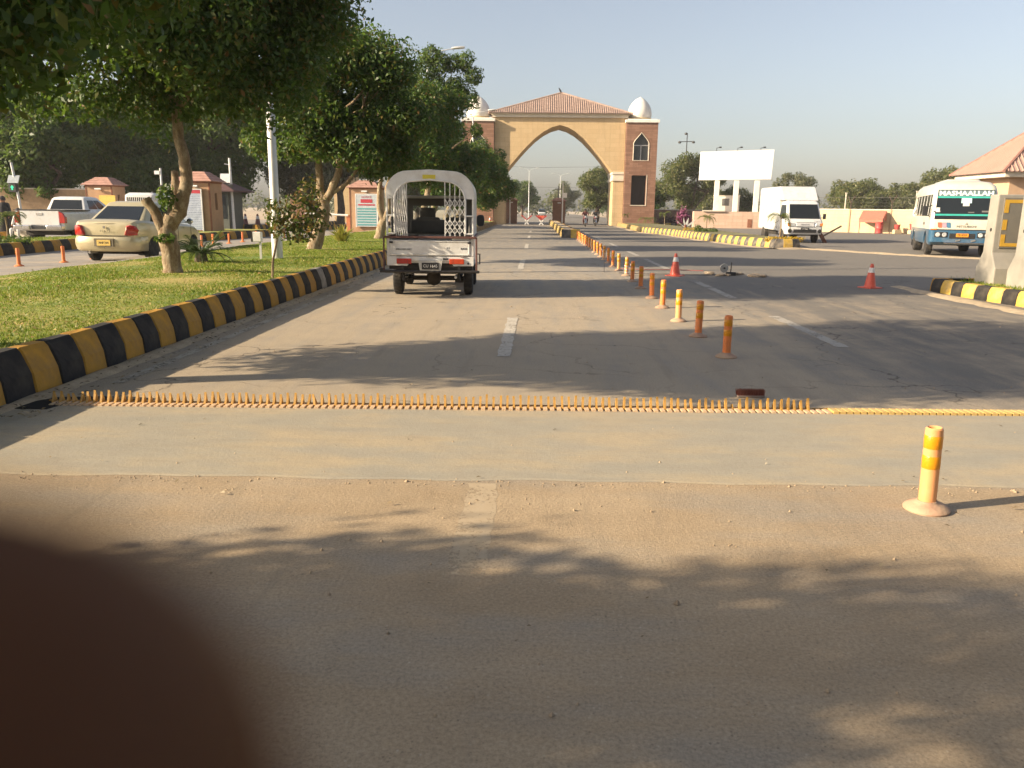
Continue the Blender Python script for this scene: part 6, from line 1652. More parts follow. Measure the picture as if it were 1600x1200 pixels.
dup(c0, (6.55, 15.9, 0), .4, 'orange cone with white collar near the right kerb and barriers', None, .94)
dup(c0, (-4.55, 80.3, 0), .4, 'orange cone at the foot of the left gate pier', None, 1.5)
c1 = cone('dark maroon cone with white top on the left road, middle of three under the trees', (-19.95, 55.5, 0), CG, .95, plastic('dark_maroon_plastic', (.13, .03, .03), (.12, .05, .04)))
dup(c1, (-19.1, 55.5, 0), .7, 'dark maroon cone with white top, right one of three under the trees')
dup(c1, (-20.75, 55.5, 0), .2, 'dark maroon cone with white top, left one of three near the white signal pole')

# ------------------------------------------------------------------ spike strip
YST = mat('yellow_spike_paint', (.50, .275, .045), .6, var=.2, scale=30, bmp=.3, bscale=120, dirt=(.34, .20, .09), dirt_amt=.6, dscale=20)
PALEP = mat('dusty_cream_plate', (.60, .43, .27), .7, var=.15, scale=14, bmp=.3, bscale=90, dirt=(.42, .29, .17), dirt_amt=.6, dscale=9)
YPL = mat('dusty_yellow_plate', (.56, .38, .12), .7, var=.15, scale=14, bmp=.3, bscale=90, dirt=(.46, .36, .22), dirt_amt=.6, dscale=9)
SLOT = mat('slot_dark_brown', (.035, .018, .01), .9, bmp=0)  # one even dark brown for the floor of the slots
ss = thing('spike_strip', 'yellow tyre spike strip with upright teeth set across the road', 'spike strip', (-3.44, 5.42, 0), math.atan2(.18, 5.46))
PITCH = .0494
tm = []
for sd in range(3):
    mb = MB(); h = (.088, .092, .084)[sd]
    mb.prism([(.055, .0), (.115, .0), (.112, .03), (.098, h * .75), (.092, h), (.084, h * .72), (.068, .03)], 'x', -.0078, .0078)
    me = mb.mesh('spike'); me.materials.append(YST); tm.append(me)
bm_ = MB().span((.010, -.012, .002), (PITCH - .010, .10, .018)).mesh('plate_bar'); bm_.materials.append(PALEP)
bm2 = MB().span((.006, -.012, .002), (PITCH - .006, .105, .026)).mesh('plate_bar'); bm2.materials.append(YPL)
MB().span((-.06, -.014, .0005), (PITCH * 172, .118, .006)).build('slot_floor', SLOT, ss)
q = MB(); q.span((-.06, .118, .0), (PITCH * 172, .13, .018)); q.span((-.06, -.02, .0), (PITCH * 172, -.012, .004)); q.build('side_rail', YST, ss)
sr = random.Random(2)
for i in range(172):
    o = bpy.data.objects.new('plate_bar', bm_ if i < 113 else bm2); COL.objects.link(o); o.parent = ss; o.location = (i * PITCH, 0, 0)
    o.rotation_euler = (0, 0, 0)
    if i < 111:
        o = bpy.data.objects.new('spike', tm[sr.randrange(3)]); COL.objects.link(o); o.parent = ss; o.location = (i * PITCH, 0, .004 - (.03 if i in (2, 99) else 0))
        o.rotation_euler = (sr.uniform(-.07, .07), sr.uniform(-.06, .06) * (4 if sr.random() < .06 else 1), sr.uniform(-.04, .04)); o.scale = (1, 1, sr.uniform(.88, 1.06))
pit = MB(); pit.prism([(-.45, -.06), (-.08, -.06), (-.02, .22), (.55, .30), (.3, .36), (-.2, .3)], 'z', .0005, .003)
po = pit.build('drain_hole', mat('black_hole', (.004, .004, .004), .95, bmp=0)); po.location = (-3.3, 5.36, 0.009); po['kind'] = 'structure'

# brush head on the road
br = thing('brush_head', 'rust red bristle broom head lying beyond the spike strip', 'brush', (1.69, 6.12, 0), R(2))
MB().span((-.105, -.03, .0), (.105, .03, .018)).build('block', mat('dull_wood', (.22, .17, .14), .8), br, bev=.004)
RB = leaf_mat('red_bristle', [(0, (.14, .04, .03)), (.6, (.26, .085, .065)), (1, (.34, .14, .11))], trans=.1, rough=.9)
g = np.random.default_rng(3); n = 1800
x = g.uniform(-.105, .105, n); y = g.uniform(-.028, .028, n); b = np.stack([x, y, np.full(n, .018)], 1); tip = b + np.stack([g.normal(size=n) * .008, g.normal(size=n) * .01 - .006, .045 + .01 * g.random(n)], 1); s = np.array([[.0012, 0, 0]])
o = np_mesh('bristles', np.stack([b - s, b + s, tip], 1).reshape(-1, 3), np.arange(3 * n).reshape(n, 3), RB, br); o['kind'] = 'stuff'

# tool and stones between the cones
STONEM = mat('broken_stone', (.30, .235, .165), .9, var=.3, scale=8, bmp=.6, bscale=30)
tl = thing('cutting_disc', 'grey steel cutting disc standing on its edge among broken stones', 'disc', (4.30, 18.5, .05), R(12))
MB().lathe([(.022, -.008), (.10, -.008), (.104, 0), (.10, .008), (.022, .008), (.022, -.008)], 22, (0, 0, .12), 'y', caps=False).build('disc', mat('dull_steel', (.40, .39, .37), .5, .5, bmp=.1), tl)
MB().tube([(0, .03, .12), (0, -.03, .12)], .02, 8).build('hub', DARKMET, tl)
rd = thing('iron_rod', 'thin dark iron rod standing upright beside the grey disc', 'rod', (4.46, 18.55, 0))
MB().tube([(0, 0, 0), (.01, 0, .2), (.015, 0, .30)], .012, 6).build('rod', DARKMET, rd); MB().span((-.1, -.04, 0), (.12, .05, .08)).build('foot', DARKMET, rd, bev=.01)
rs = random.Random(12)
SP = [(4.05, 18.9, .16), (4.2, 18.35, .14), (4.38, 18.42, .12), (4.62, 18.7, .16), (4.75, 18.85, .12), (4.9, 18.35, .14), (5.02, 18.5, .15), (5.1, 18.25, .13), (5.18, 18.4, .12), (4.95, 18.2, .12)]
WHS = ['leftmost flat stone before the grey disc', 'flat stone under the grey disc', 'small stone at the foot of the iron rod', 'long dark stone right of the iron rod', 'thin stone farthest back right of the rod',
       'left stone of the right-hand heap of rubble', 'top stone of the right-hand heap of rubble', 'front right stone of the right-hand heap of rubble', 'rightmost stone of the rubble on the asphalt', 'nearest stone of the right-hand heap of rubble']
for (x, y, s), lb in zip(SP, WHS):
    mb = MB(); n = 8
    mb.loft([[(math.cos(2 * PI * k / n) * s * f * rs.uniform(.75, 1.2), math.sin(2 * PI * k / n) * s * .6 * f * rs.uniform(.75, 1.2), z * s) for k in range(n)] for f, z in ((.8, 0), (1.0, .12), (.95, .30), (.6, .42))])
    o = tag(mb.build('stone', STONEM), lb, 'stone', 'broken stones on the asphalt'); o.location = (x, y, -.002); o.rotation_euler = (rs.uniform(-.1, .1), rs.uniform(-.1, .1), rs.uniform(0, 6))
# ropes, stick and tape
cdm = mat('dark_cord', (.05, .045, .045), .8)
o = tag(MB().tube([(1.95, 18.75, .012), (2.6, 18.55, .010), (3.3, 18.6, .010), (4.0, 18.45, .011), (4.3, 18.5, .02)], .007, 5).build('cord', cdm), 'dark cord lying on the road from the posts to the grey disc', 'cord')
o = tag(MB().tube([(2.05, 20.2, .011), (2.7, 20.0, .011), (3.4, 20.1, .011), (4.1, 19.8, .011)], .008, 5).build('cord', mat('red_cord', (.28, .07, .06), .8)), 'thin red cord lying on the road behind the cone', 'cord')
o = tag(MB().tube([(1.62, 19.0, .01), (1.70, 20.0, .25), (1.76, 20.6, .46)], .007, 5).build('stick', cdm), 'thin dark stick leaning against the lane posts', 'stick')
TAPE = mat('red_white_tape', (.66, .50, .48), .5, var=.3, scale=25, bmp=.1, dirt=(.5, .06, .05), dirt_amt=.9, dscale=18)
tp = thing('warning_tape', 'torn red and white tape wound round an orange lane post', 'tape', (2.03, 18.03, 0))
mb = MB(); P = []
for k in range(40):
    a = k * .55; P.append((.05 * math.cos(a), .05 * math.sin(a), .28 - .0062 * k))
for i in range(len(P) - 1):
    a, b_ = Vector(P[i]), Vector(P[i + 1]); mb.add([a, b_, b_ - Vector((0, 0, .02)), a - Vector((0, 0, .02))], [(0, 1, 2, 3)])
mb.add([(.05, 0, .29), (.14, -.03, .24), (.16, -.05, .17), (.13, -.04, .16), (.12, -.03, .21), (.05, 0, .25)], [(0, 1, 4, 5), (1, 2, 3, 4)])
mb.build('strip', TAPE, tp)
tp2 = tag(MB().add([(2.04, 25.4, .28), (2.05, 24.0, .25), (2.05, 24.0, .21), (2.04, 25.4, .24), (2.045, 24.7, .22), (2.045, 24.7, .18)], [(0, 4, 5, 3), (4, 1, 2, 5)]).build('warning_tape', TAPE), 'short length of pale tape strung between two far lane posts', 'tape')

# ------------------------------------------------------------------ concrete barriers
CONC = mat('pale_cast_concrete', (.265, .248, .215), .85, var=.16, scale=3, bmp=.45, bscale=35, dirt=(.34, .30, .24), dirt_amt=.5)
GPAN = mat('grey_panel_paint', (.145, .135, .115), .8, var=.12, scale=2, bmp=.2, dirt=(.22, .19, .14), dirt_amt=.4)
YBR = mat('ochre_bracket_paint', (.50, .29, .03), .7, var=.1, bmp=.1)
def barrier(label, loc, rz, cracked=False):
    t = thing('concrete_barrier', label, 'barrier', loc, rz, 'concrete barriers on the right kerb')
    # profile in the y-z plane, extruded along x
    H = 1.60; tp_, ft = .15, .335
    prof = [(-ft, 0), (ft, 0), (ft, .30), (.16, .58), (tp_, H), (-tp_, H), (-.16, .58), (-ft, .30)]
    b = MB(); b.prism(prof, 'x', 0, 1.25); bo = b.build('slab', CONC, t, bev=.018, segs=2)
    MB().prism([(.10, .66), (1.15, .66), (1.15, H - .06), (.10, H - .06)], 'y', -.176, -.13).build('grey_panel', GPAN, t)
    def mark(*rects):
        q_ = MB()
        for x0, x1, z0, z1 in rects: q_.span((x0, -.181, z0), (x1, -.175, z1))
        q_.build('bracket_mark', YBR, t)
    for f in (lambda a, b: (a, b), lambda a, b: (1.25 - b, 1.25 - a)):
        mark((*f(.11, .46), 1.45, 1.51), (*f(.11, .185), 1.28, 1.45)); mark((*f(.11, .185), .98, 1.16)); mark((*f(.11, .46), .69, .75), (*f(.11, .185), .75, .90))
    MB().lathe([(.001, -.004), (.032, -.004), (.036, .01)], 12, (0, -.03, .98), 'x').build('lifting_hole', mat('dark_hole', (.02, .018, .015), .9, bmp=0), t)
    return t
barrier('concrete barrier farthest from the camera in the row, standing just before the minibus', (8.22, 15.0, .18), R(-2))
barrier('second concrete barrier of the row, grey panel cut by the picture edge', (8.24, 14.02, .18), R(-2))
barrier('chipped low end of the nearest concrete barrier at the right picture edge', (8.42, 13.2, -.95), R(-4))

# ------------------------------------------------------------------ poles and lamps
GALV = mat('galvanised_pole', (.56, .56, .54), .45, .3, var=.08, bmp=.08)
def lamp_post(label, loc, H=10.2, arm=1.5, rz=0.0, group='double-arm street lamps'):
    t = thing('street_lamp', label, 'lamp post', loc, rz, group)
    MB().tube([(0, 0, 0), (0, 0, 1.0), (0, 0, 1.02), (0, 0, 3.0), (0, 0, 3.02), (0, 0, H - .6)], [.115, .115, .095, .09, .075, .05], 12).build('pole', GALV, t, smooth=40)
    for s in (-1, 1):
        MB().tube([(0, 0, H - .8), (s * .1, 0, H - .5), (s * .45, 0, H - .2), (s * arm, 0, H)], [.03, .03, .026, .024], 8).build('arm', GALV, t, smooth=50)
        h = MB(); h.loft([[(s * (arm - .1 + u), v * w, H + z + dz) for v, dz in ((-1, 0), (-.7, .07), (.7, .07), (1, 0), (.6, -.05), (-.6, -.05))] for u, w, z in ((0, .05, 0), (.2, .13, .02), (.55, .14, .05), (.75, .07, .07))]); h.build('lamp_head', GALV, t, smooth=50)
    return t
l0 = lamp_post('white lamp post on the lawn beside the sapling, its head lost in the leaves', (-5.5, 17.1, .28))
l1 = dup(l0, (-6.45, 49, .28), R(4), 'street lamp with curved arms rising above the lawn trees')
l2 = dup(l0, (-5.75, 74, .28), R(-4), 'street lamp in front of the left gate dome', None, .95)
l3 = dup(l0, (-1.5, 160, 0), 0, 'distant double lamp post seen through the arch, left one', None, .92)
l4 = dup(l0, (5.2, 182, 0), 0, 'distant double lamp post seen through the arch, right one', None, .92)
mt = thing('meter_box', 'small pale grey meter box on a stake at the foot of the white lamp post', 'box', (-5.72, 16.7, .28))
MB().span((-.14, -.06, .42), (.04, .06, .62)).build('box', mat('pale_grey_metal', (.58, .57, .54), .5), mt, bev=.01); MB().span((-.17, -.065, .42), (-.145, .06, .62)).build('door', DARKMET, mt); MB().span((-.02, -.015, 0), (.02, .015, .42)).build('stake', GALV, mt)
cl = tag(MB().lathe([(.092, 0), (.10, .005), (.10, .035), (.092, .04)], 12).build('pole_clamp', DARKMET), 'dark metal band clamped round the white lamp post', 'clamp'); cl.location = (-5.5, 17.1, 1.18)
# high pole with cross arm
hp_ = thing('floodlight_mast', 'tall thin mast with a cross arm of dark flood lamps left of the billboard', 'mast', (19.6, 110, 0))
MB().tube([(0, 0, 0), (0, 0, 11.5)], [.11, .05], 8).build('pole', DARKMET, hp_)
q = MB(); q.tube([(-.95, 0, 10.45), (.85, 0, 10.5)], .05, 6); q.tube([(0, 0, 11.4), (-.15, 0, 11.55)], .04, 6); q.build('cross_arm', DARKMET, hp_)
for x, z in ((-.95, 10.42), (.85, 10.45), (-.15, 11.5)): MB().lathe([(.05, .12), (.20, .05), (.22, -.1), (.12, -.18)], 10, (x, 0, z)).build('flood_lamp', DARKMET, hp_)
# traffic signal with solar panel
ts = thing('traffic_signal', 'leaning traffic signal with solar panel and green lit arrow at far left', 'traffic signal', (-23.15, 36, 0))
MB().tube([(0.12, 0, 0), (.05, 0, 1.6), (-.12, 0, 3.2)], [.06, .055, .05], 8).build('pole', GALV, ts, smooth=40)
MB().box((-.05, -.08, 2.48), (.50, .03, .38), rx=R(-28)).build('solar_panel', mat('pale_solar_panel', (.30, .33, .35), .25, bmp=0), ts)
sb_ = MB().span((-.28, -.14, 1.93), (.06, .06, 2.32)).build('signal_box', BLKPL, ts, bev=.02)
gm, gnt, gb = nodes_of('green_signal_lamp'); gb.inputs['Base Color'].default_value = (0, .3, .12, 1); gb.inputs['Emission Color'].default_value = (.02, .75, .32, 1); gb.inputs['Emission Strength'].default_value = .7
MB().prism([(-.14, 2.02), (-.08, 2.02), (-.08, 2.12), (-.03, 2.12), (-.11, 2.22), (-.19, 2.12), (-.14, 2.12)], 'y', -.15, -.141).build('green_arrow', gm, sb_)
w1 = thing('signal_pole', 'white pole with a pale panel beside the dark roofed kiosk', 'pole', (-18.75, 50, 0))
MB().tube([(0.05, 0, 0), (0, 0, 4.3)], [.09, .07], 10).build('pole', WMET, w1, smooth=40)
MB().box((-.28, -.1, 3.1), (.62, .06, .55), rx=R(-10)).build('panel', mat('pale_panel', (.6, .62, .62), .4), w1); MB().span((-.25, -.15, 2.3), (.1, .1, 2.75)).build('signal_box', BLKPL, w1)
MB().tube([(0, 0, 3.9), (-.3, -.1, 3.95)], .03, 6).build('camera_arm', WMET, w1)
w2 = thing('signal_pole', 'thin grey pole with dark boxes rising behind the white van', 'pole', (-21.9, 47.5, 0))
MB().tube([(0, 0, 0), (0, 0, 3.55)], [.07, .06], 8).build('pole', GALV, w2, smooth=40); MB().span((-.12, -.12, 2.15), (.14, .1, 2.6)).build('signal_box', BLKPL, w2); MB().box((-.2, -.05, 3.3), (.3, .05, .2)).build('panel', WMET, w2)
# poles inside the arch
for x, lb in ((-2.78, 'thin white pole in front of the left sentry box under the arch'), (2.73, 'thin white pole in front of the right sentry box under the arch')):
    p_ = thing('flag_pole', lb, 'pole', (x, 86, 0), 0, 'white poles under the arch'); MB().tube([(0, 0, 0), (0, 0, 4.3)], [.07, .055], 8).build('pole', WMET, p_, smooth=40)
    MB().lathe([(.12, 0), (.12, .05), (.08, .08)], 10).build('base', WMET, p_)
    if x > 0: MB().span((-.05, -.04, 2.75), (.45, .04, 3.25)).build('sign_plate', WMET, p_)
# boom barriers
bm1 = thing('boom_barrier', 'white boom barrier arm across the left road beside the notice board booth', 'barrier', (-11.3, 49.0, 0))
MB().span((-.12, -.15, 0), (.15, .15, 1.0)).build('housing', mat('orange_housing', (.42, .16, .07), .6), bm1, bev=.01)
MB().tube([(.0, -.18, .98), (-2.6, -.18, 1.08)], .06, 8).build('arm', WMET, bm1, smooth=40)
XR = mat('red_barricade_paint', (.36, .03, .03), .55); 
for x, y, lb, org in ((-.95, 82.3, 'red and white crossed barricade under the arch, left one', False), (.5, 80.2, 'red and white crossed barricade with orange panel under the arch, right one', True)):
    b_ = thing('crossed_barricade', lb, 'barricade', (x, y, 0), 0, 'crossed barricades')
    for s in (-1, 1):
        MB().box((s * .0, 0, .27), (.10, .06, .62), ry=R(s * 38)).build('foot_bar', WMET, b_)
    for s in (-1, 1): MB().box((s * .28, s * .04, .72), (.10, .06, .66), ry=R(s * 48)).build('arm', XR, b_)
    if org: MB().prism([(-.45, .92), (.35, .92), (.0, .55)], 'y', .06, .09).build('panel', ORC, b_)
# wires in the arch and beyond the tower
wr = tag(MB().tube([(-16, 140, 9.0), (0, 140, 8.5), (22, 140, 9.0)], .02, 3).build('overhead_wire', cdm), 'upper thin overhead wire sagging across the sky inside the arch', 'wire')
wr = tag(MB().tube([(-16, 140, 6.2), (0, 140, 5.3), (12, 140, 5.2)], .02, 3).build('overhead_wire', cdm), 'lower thin overhead wire across the sky inside the arch', 'wire')
up_ = thing('utility_pole', 'dark utility pole with cross arms far beyond the right sentry box', 'pole', (3.6, 135, 0)); MB().tube([(0, 0, 0), (0, 0, 5.4)], .09, 6).build('pole', DARKMET, up_); MB().span((-.6, -.05, 4.8), (.6, .05, 4.95)).build('cross_arm', DARKMET, up_); MB().span((-.4, -.05, 4.2), (.4, .05, 4.32)).build('cross_arm', DARKMET, up_)
for x, y, h_, lb in ((33.5, 90, 3.6, 'pale thin pole behind the cream wall left of the red stall'), (46.5, 102, 4.2, 'pale thin pole behind the cream wall near the minibus')):
    p_ = thing('thin_pole', lb, 'pole', (x, y, 0)); MB().tube([(0, 0, 0), (0, 0, h_)], .07, 6).build('pole', CREAM, p_); MB().span((-.1, -.06, h_), (.1, .06, h_ + .1)).build('cap', CREAM, p_)

# ------------------------------------------------------------------ red stall by the wall
REDM = mat('red_painted_metal', (.42, .055, .05), .5, var=.12, bmp=.1, dirt=(.35, .18, .13), dirt_amt=.4)
stl = thing('red_stall', 'small red stall with sloping canopy against the cream wall', 'stall', (26.2, 64.1, 0), R(-34))
mb = MB(); mb.add([(-.85, -1.2, 1.05), (.85, -1.2, 1.05), (.85, -.1, 1.68), (-.85, -.1, 1.68)], [(0, 1, 2, 3)])
mb.add([(-.85, -1.2, 1.05), (.85, -1.2, 1.05), (.85, -1.2, .82), (-.85, -1.2, .82)], [(0, 1, 2, 3)]); mb.add([(.85, -1.2, 1.05), (.85, -.1, 1.68), (.85, -.1, .9)], [(0, 1, 2)]); mb.add([(-.85, -1.2, 1.05), (-.85, -.1, 1.68), (-.85, -.1, .9)], [(0, 1, 2)])
co = mb.build('canopy', mat('faded_red_canvas', (.46, .15, .10), .7, var=.1), stl); sm_ = co.modifiers.new('thick', 'SOLIDIFY'); sm_.thickness = .03
text('lettering', 'JUICE', .2, WMET, stl, (-.3, -1.225, .93))
for x in (-.8, .8): MB().tube([(x, -1.1, 0), (x, -1.1, 1.06)], .03, 6).build('post', REDM, stl)
ba = tag(MB().lathe([(.20, 0), (.24, .03), (.23, .3), (.245, .33), (.23, .36), (.23, .66), (.245, .69), (.22, .72)], 16).build('barrel', REDM, smooth=40), 'red barrel standing under the stall canopy', 'barrel'); ba.location = (26.0, 62.6, 0); ba.scale = (1.2, 1.2, 1.2)
ba = None
for (x, y, lb, s) in ((27.35, 62.6, 'red bucket hung low on the cream wall right of the stall', 1.0), (28.25, 62.0, 'red box bucket on pale stones, farther right of the stall', 1.15)):
    o = thing('red_bucket', lb, 'bucket', (x, y, .32), 0, 'red buckets by the cream wall'); MB().lathe([(.16 * s, 0), (.22 * s, .36 * s), (.24 * s, .37 * s), (.2 * s, .30 * s)], 14).build('bucket_body', REDM, o, smooth=40)
    MB().tube([(-.2 * s, 0, .36 * s), (-.1, 0, .5 * s), (.1, 0, .5 * s), (.2 * s, 0, .36 * s)], .012, 5).build('handle', DARKMET, o)
    st_ = tag(MB().box((0, 0, .15), (.6, .35, .32), rz=.2).build('stone_block', WALLY, bev=.03), 'pale stone block under the ' + ('hung red bucket' if s == 1 else 'red box bucket'), 'stone'); st_.location = (x, y, 0)

# ------------------------------------------------------------------ people and motorcycles
SKIN = mat('brown_skin', (.25, .13, .075), .6, bmp=0); HAIR = mat('black_hair', (.012, .010, .009), .6, bmp=0)
def person(name, label, loc, rz, J, cloth, scale=1.0, head_cloth=None, group=None):
    """J: joint name -> position; body grown with a skin modifier as one surface, clothing and hair as children"""
    t = thing(name, label, 'person', loc, rz, group)
    names = ['pelvis', 'belly', 'chest', 'neck', 'head', 'crown', 'shl', 'ell', 'wrl', 'hal', 'shr', 'elr', 'wrr', 'har', 'hil', 'knl', 'anl', 'tol', 'hir', 'knr', 'anr', 'tor']
    rad = dict(pelvis=.135, belly=.125, chest=.14, neck=.055, head=.092, crown=.07, shl=.07, ell=.045, wrl=.032, hal=.035, shr=.07, elr=.045, wrr=.032, har=.035, hil=.095, knl=.065, anl=.042, tol=.035, hir=.095, knr=.065, anr=.042, tor=.035)
    E_ = [('pelvis', 'belly'), ('belly', 'chest'), ('chest', 'neck'), ('neck', 'head'), ('head', 'crown'), ('chest', 'shl'), ('shl', 'ell'), ('ell', 'wrl'), ('wrl', 'hal'), ('chest', 'shr'), ('shr', 'elr'), ('elr', 'wrr'), ('wrr', 'har'),
          ('pelvis', 'hil'), ('hil', 'knl'), ('knl', 'anl'), ('anl', 'tol'), ('pelvis', 'hir'), ('hir', 'knr'), ('knr', 'anr'), ('anr', 'tor')]
    me = bpy.data.meshes.new('body'); me.from_pydata([J[n_] for n_ in names], [(names.index(a), names.index(b_)) for a, b_ in E_], [])
    o = link('body', me, None, t)
    sk = o.modifiers.new('skin', 'SKIN'); o.modifiers.new('sub', 'SUBSURF').levels = 1
    for v, n_ in zip(me.skin_vertices[0].data, names): v.radius = (rad[n_] * scale, rad[n_] * scale); v.use_root = n_ == 'pelvis'
    bpy.context.view_layer.update(); bake(o)
    me = o.data; me.materials.clear(); me.materials.append(SKIN); me.materials.append(cloth)
    hd, hl, hr = Vector(J['neck']), Vector(J['hal']), Vector(J['har'])
    for p in me.polygons:
        c = p.center
        p.material_index = 0 if (c.z > hd.z + .02 or (c - hl).length < .10 or (c - hr).length < .10) else 1
        p.use_smooth = True
    hc = Vector(J['head']); f = Vector(J['fwd']) if 'fwd' in J else Vector((0, 1, 0))
    fa = MB(); fa.lathe([(.001, -.02), (.018, -.012), (.010, .02), (.001, .03)], 6, hc + f * .105 + Vector((0, 0, -.005))); fa.build('nose', SKIN, t)
    h = MB(); h.lathe([(.108, -.02), (.112, .05), (.09, .11), (.05, .15), (.001, .165)], 12, hc + Vector((0, 0, .0)) - f * .012)
    h.build('hair' if not head_cloth else 'head_cloth', head_cloth or HAIR, t, smooth=60)
    return t
def standing(dx=.0): return dict(pelvis=(0, 0, .90), belly=(0, .01, 1.08), chest=(0, 0, 1.30), neck=(0, .01, 1.46), head=(0, .03, 1.56), crown=(0, .03, 1.64), shl=(-.18, 0, 1.38), ell=(-.24, .02, 1.12), wrl=(-.22, .1, .90), hal=(-.21, .13, .82), shr=(.18, 0, 1.38), elr=(.24, .02, 1.12), wrr=(.22, .1, .90), har=(.21, .13, .82), hil=(-.09, 0, .84), knl=(-.11, .02, .48), anl=(-.11, -.02, .09), tol=(-.12, .12, .03), hir=(.09, 0, .84), knr=(.11, .02, .48), anr=(.11, -.02, .09), tor=(.12, .12, .03))
def riding(): return dict(pelvis=(0, 0, .80), belly=(0, .05, .98), chest=(0, .12, 1.20), neck=(0, .16, 1.36), head=(0, .20, 1.46), crown=(0, .20, 1.54), shl=(-.19, .13, 1.28), ell=(-.30, .30, 1.08), wrl=(-.30, .50, 1.02), hal=(-.30, .56, 1.02), shr=(.19, .13, 1.28), elr=(.30, .30, 1.08), wrr=(.30, .50, 1.02), har=(.30, .56, 1.02), hil=(-.10, .02, .76), knl=(-.20, .40, .66), anl=(-.17, .22, .28), tol=(-.18, .36, .24), hir=(.10, .02, .76), knr=(.20, .40, .66), anr=(.17, .22, .28), tor=(.18, .36, .24))
def sitting(): return dict(pelvis=(0, 0, .45), belly=(0, .0, .62), chest=(0, .03, .84), neck=(0, .05, 1.0), head=(0, .08, 1.10), crown=(0, .08, 1.18), shl=(-.18, .03, .92), ell=(-.24, .1, .68), wrl=(-.15, .30, .60), hal=(-.12, .36, .58), shr=(.18, .03, .92), elr=(.24, .1, .68), wrr=(.15, .30, .60), har=(.12, .36, .58), hil=(-.10, .04, .43), knl=(-.14, .42, .45), anl=(-.14, .40, .09), tol=(-.15, .54, .03), hir=(.10, .04, .43), knr=(.14, .42, .45), anr=(.14, .40, .09), tor=(.15, .54, .03))
DKC = mat('dark_cloth', (.03, .028, .03), .9, bmp=.1); WHC = mat('white_cloth', (.55, .54, .52), .85, bmp=.1); MRC = mat('maroon_cloth', (.09, .03, .03), .9, bmp=.1)
pp = person('person', 'standing person in long dark robe in the shade at the far left edge', (-21.2, 32.0, 0), PI, standing(), DKC, 1.25, head_cloth=DKC)
MB().lathe([(.40, .02), (.34, .5), (.26, .95), (.24, 1.25), (.14, 1.44)], 14).build('robe', DKC, pp, smooth=60)
person('person', 'crouching figure in pale cloth beside the white pickup at far left', (-20.2, 31.4, 0.0), PI, sitting(), WHC, 1.15)
stl_ = tag(MB().span((-.2, -.2, 0), (.2, .2, .36)).build('low_block', CREAM), 'low block under the seated figure at far left', 'block'); stl_.location = (-20.2, 31.45, 0)
def motorbike(label, loc, rz):
    t = thing('motorcycle', label, 'motorcycle', loc, rz, 'motorcycles leaving the gate')
    for y, nm in ((-.62, 'wheel'), (.62, 'wheel')):
        w = MB().lathe([(.24, -.045), (.29, -.04), (.31, 0), (.29, .04), (.24, .045), (.24, -.045)], 20, (0, 0, 0), 'x', caps=False).build(nm, RUB, t, smooth=40); w.location = (0, y, .31)
        s_ = MB()
        for k in range(8): a = k * PI / 4; s_.tube([(0, 0, 0), (0, .24 * math.cos(a), .24 * math.sin(a))], .008, 4)
        s_.lathe([(.05, -.06), (.05, .06)], 8, (0, 0, 0), 'x'); s_.build('spokes', CHROME, w)
    f = MB(); f.tube([(0, -.62, .31), (0, -.1, .38), (0, .25, .42), (0, .42, .88)], .03, 6); f.tube([(0, -.62, .31), (0, -.4, .68), (0, .35, .78)], .025, 6); f.build('frame', DARKMET, t)
    fk = MB()
    for s in (-1, 1): fk.tube([(s * .07, .62, .31), (s * .07, .44, .92)], .02, 6)
    fk.tube([(-.32, .36, 1.02), (-.1, .46, .98), (.1, .46, .98), (.32, .36, 1.02)], .015, 6); fk.build('fork', CHROME, t)
    MB().loft([rr(-.1, .1, -.05, .38, .06, .72), rr(-.13, .13, -.05, .40, .08, .80), rr(-.09, .09, 0, .36, .06, .90)]).build('fuel_tank', mat('red_tank_paint', (.30, .02, .02), .3, bmp=0, coat=.5), t, smooth=50)
    MB().span((-.12, -.62, .70), (.12, -.03, .78)).build('seat', BLKPL, t, bev=.03, segs=2)
    MB().span((-.13, -.1, .30), (.13, .22, .60)).build('engine', STEEL, t, bev=.03)
    MB().lathe([(.001, .58), (.08, .57), (.09, .5), (.04, .42)], 12, (0, 0, .88), 'y').build('headlamp', LAMPW, t, smooth=40)
    mg = MB()
    for k in range(7): a = R(20 + k * 20); mg.box((0, .62 + .335 * math.cos(a), .31 + .335 * math.sin(a)), (.09, .12, .008), rx=a - PI / 2)
    mg.build('mudguard', CHROME, t)
    return t
m1 = motorbike('motorcycle ridden towards the camera under the arch, left one', (4.55, 76.0, 0), PI)
m2 = motorbike('motorcycle ridden towards the camera under the arch, right one', (5.75, 79.5, 0), PI)
person('person', 'rider in maroon on the left motorcycle under the arch', (4.55, 76.1, 0), PI, riding(), MRC, 1.1)
person('person', 'rider in black on the right motorcycle under the arch', (5.75, 79.6, 0), PI, riding(), DKC, 1.1)
# passenger leaning at the open bus window: seated just inside the flank
psg = person('person', 'passenger in white shirt leaning out of the minibus side window', (15.80 - .944 * .82 + .33 * 2.6, 31.66 + .33 * .82 + .944 * 2.6, .74), R(160.7), sitting(), WHC, .95)

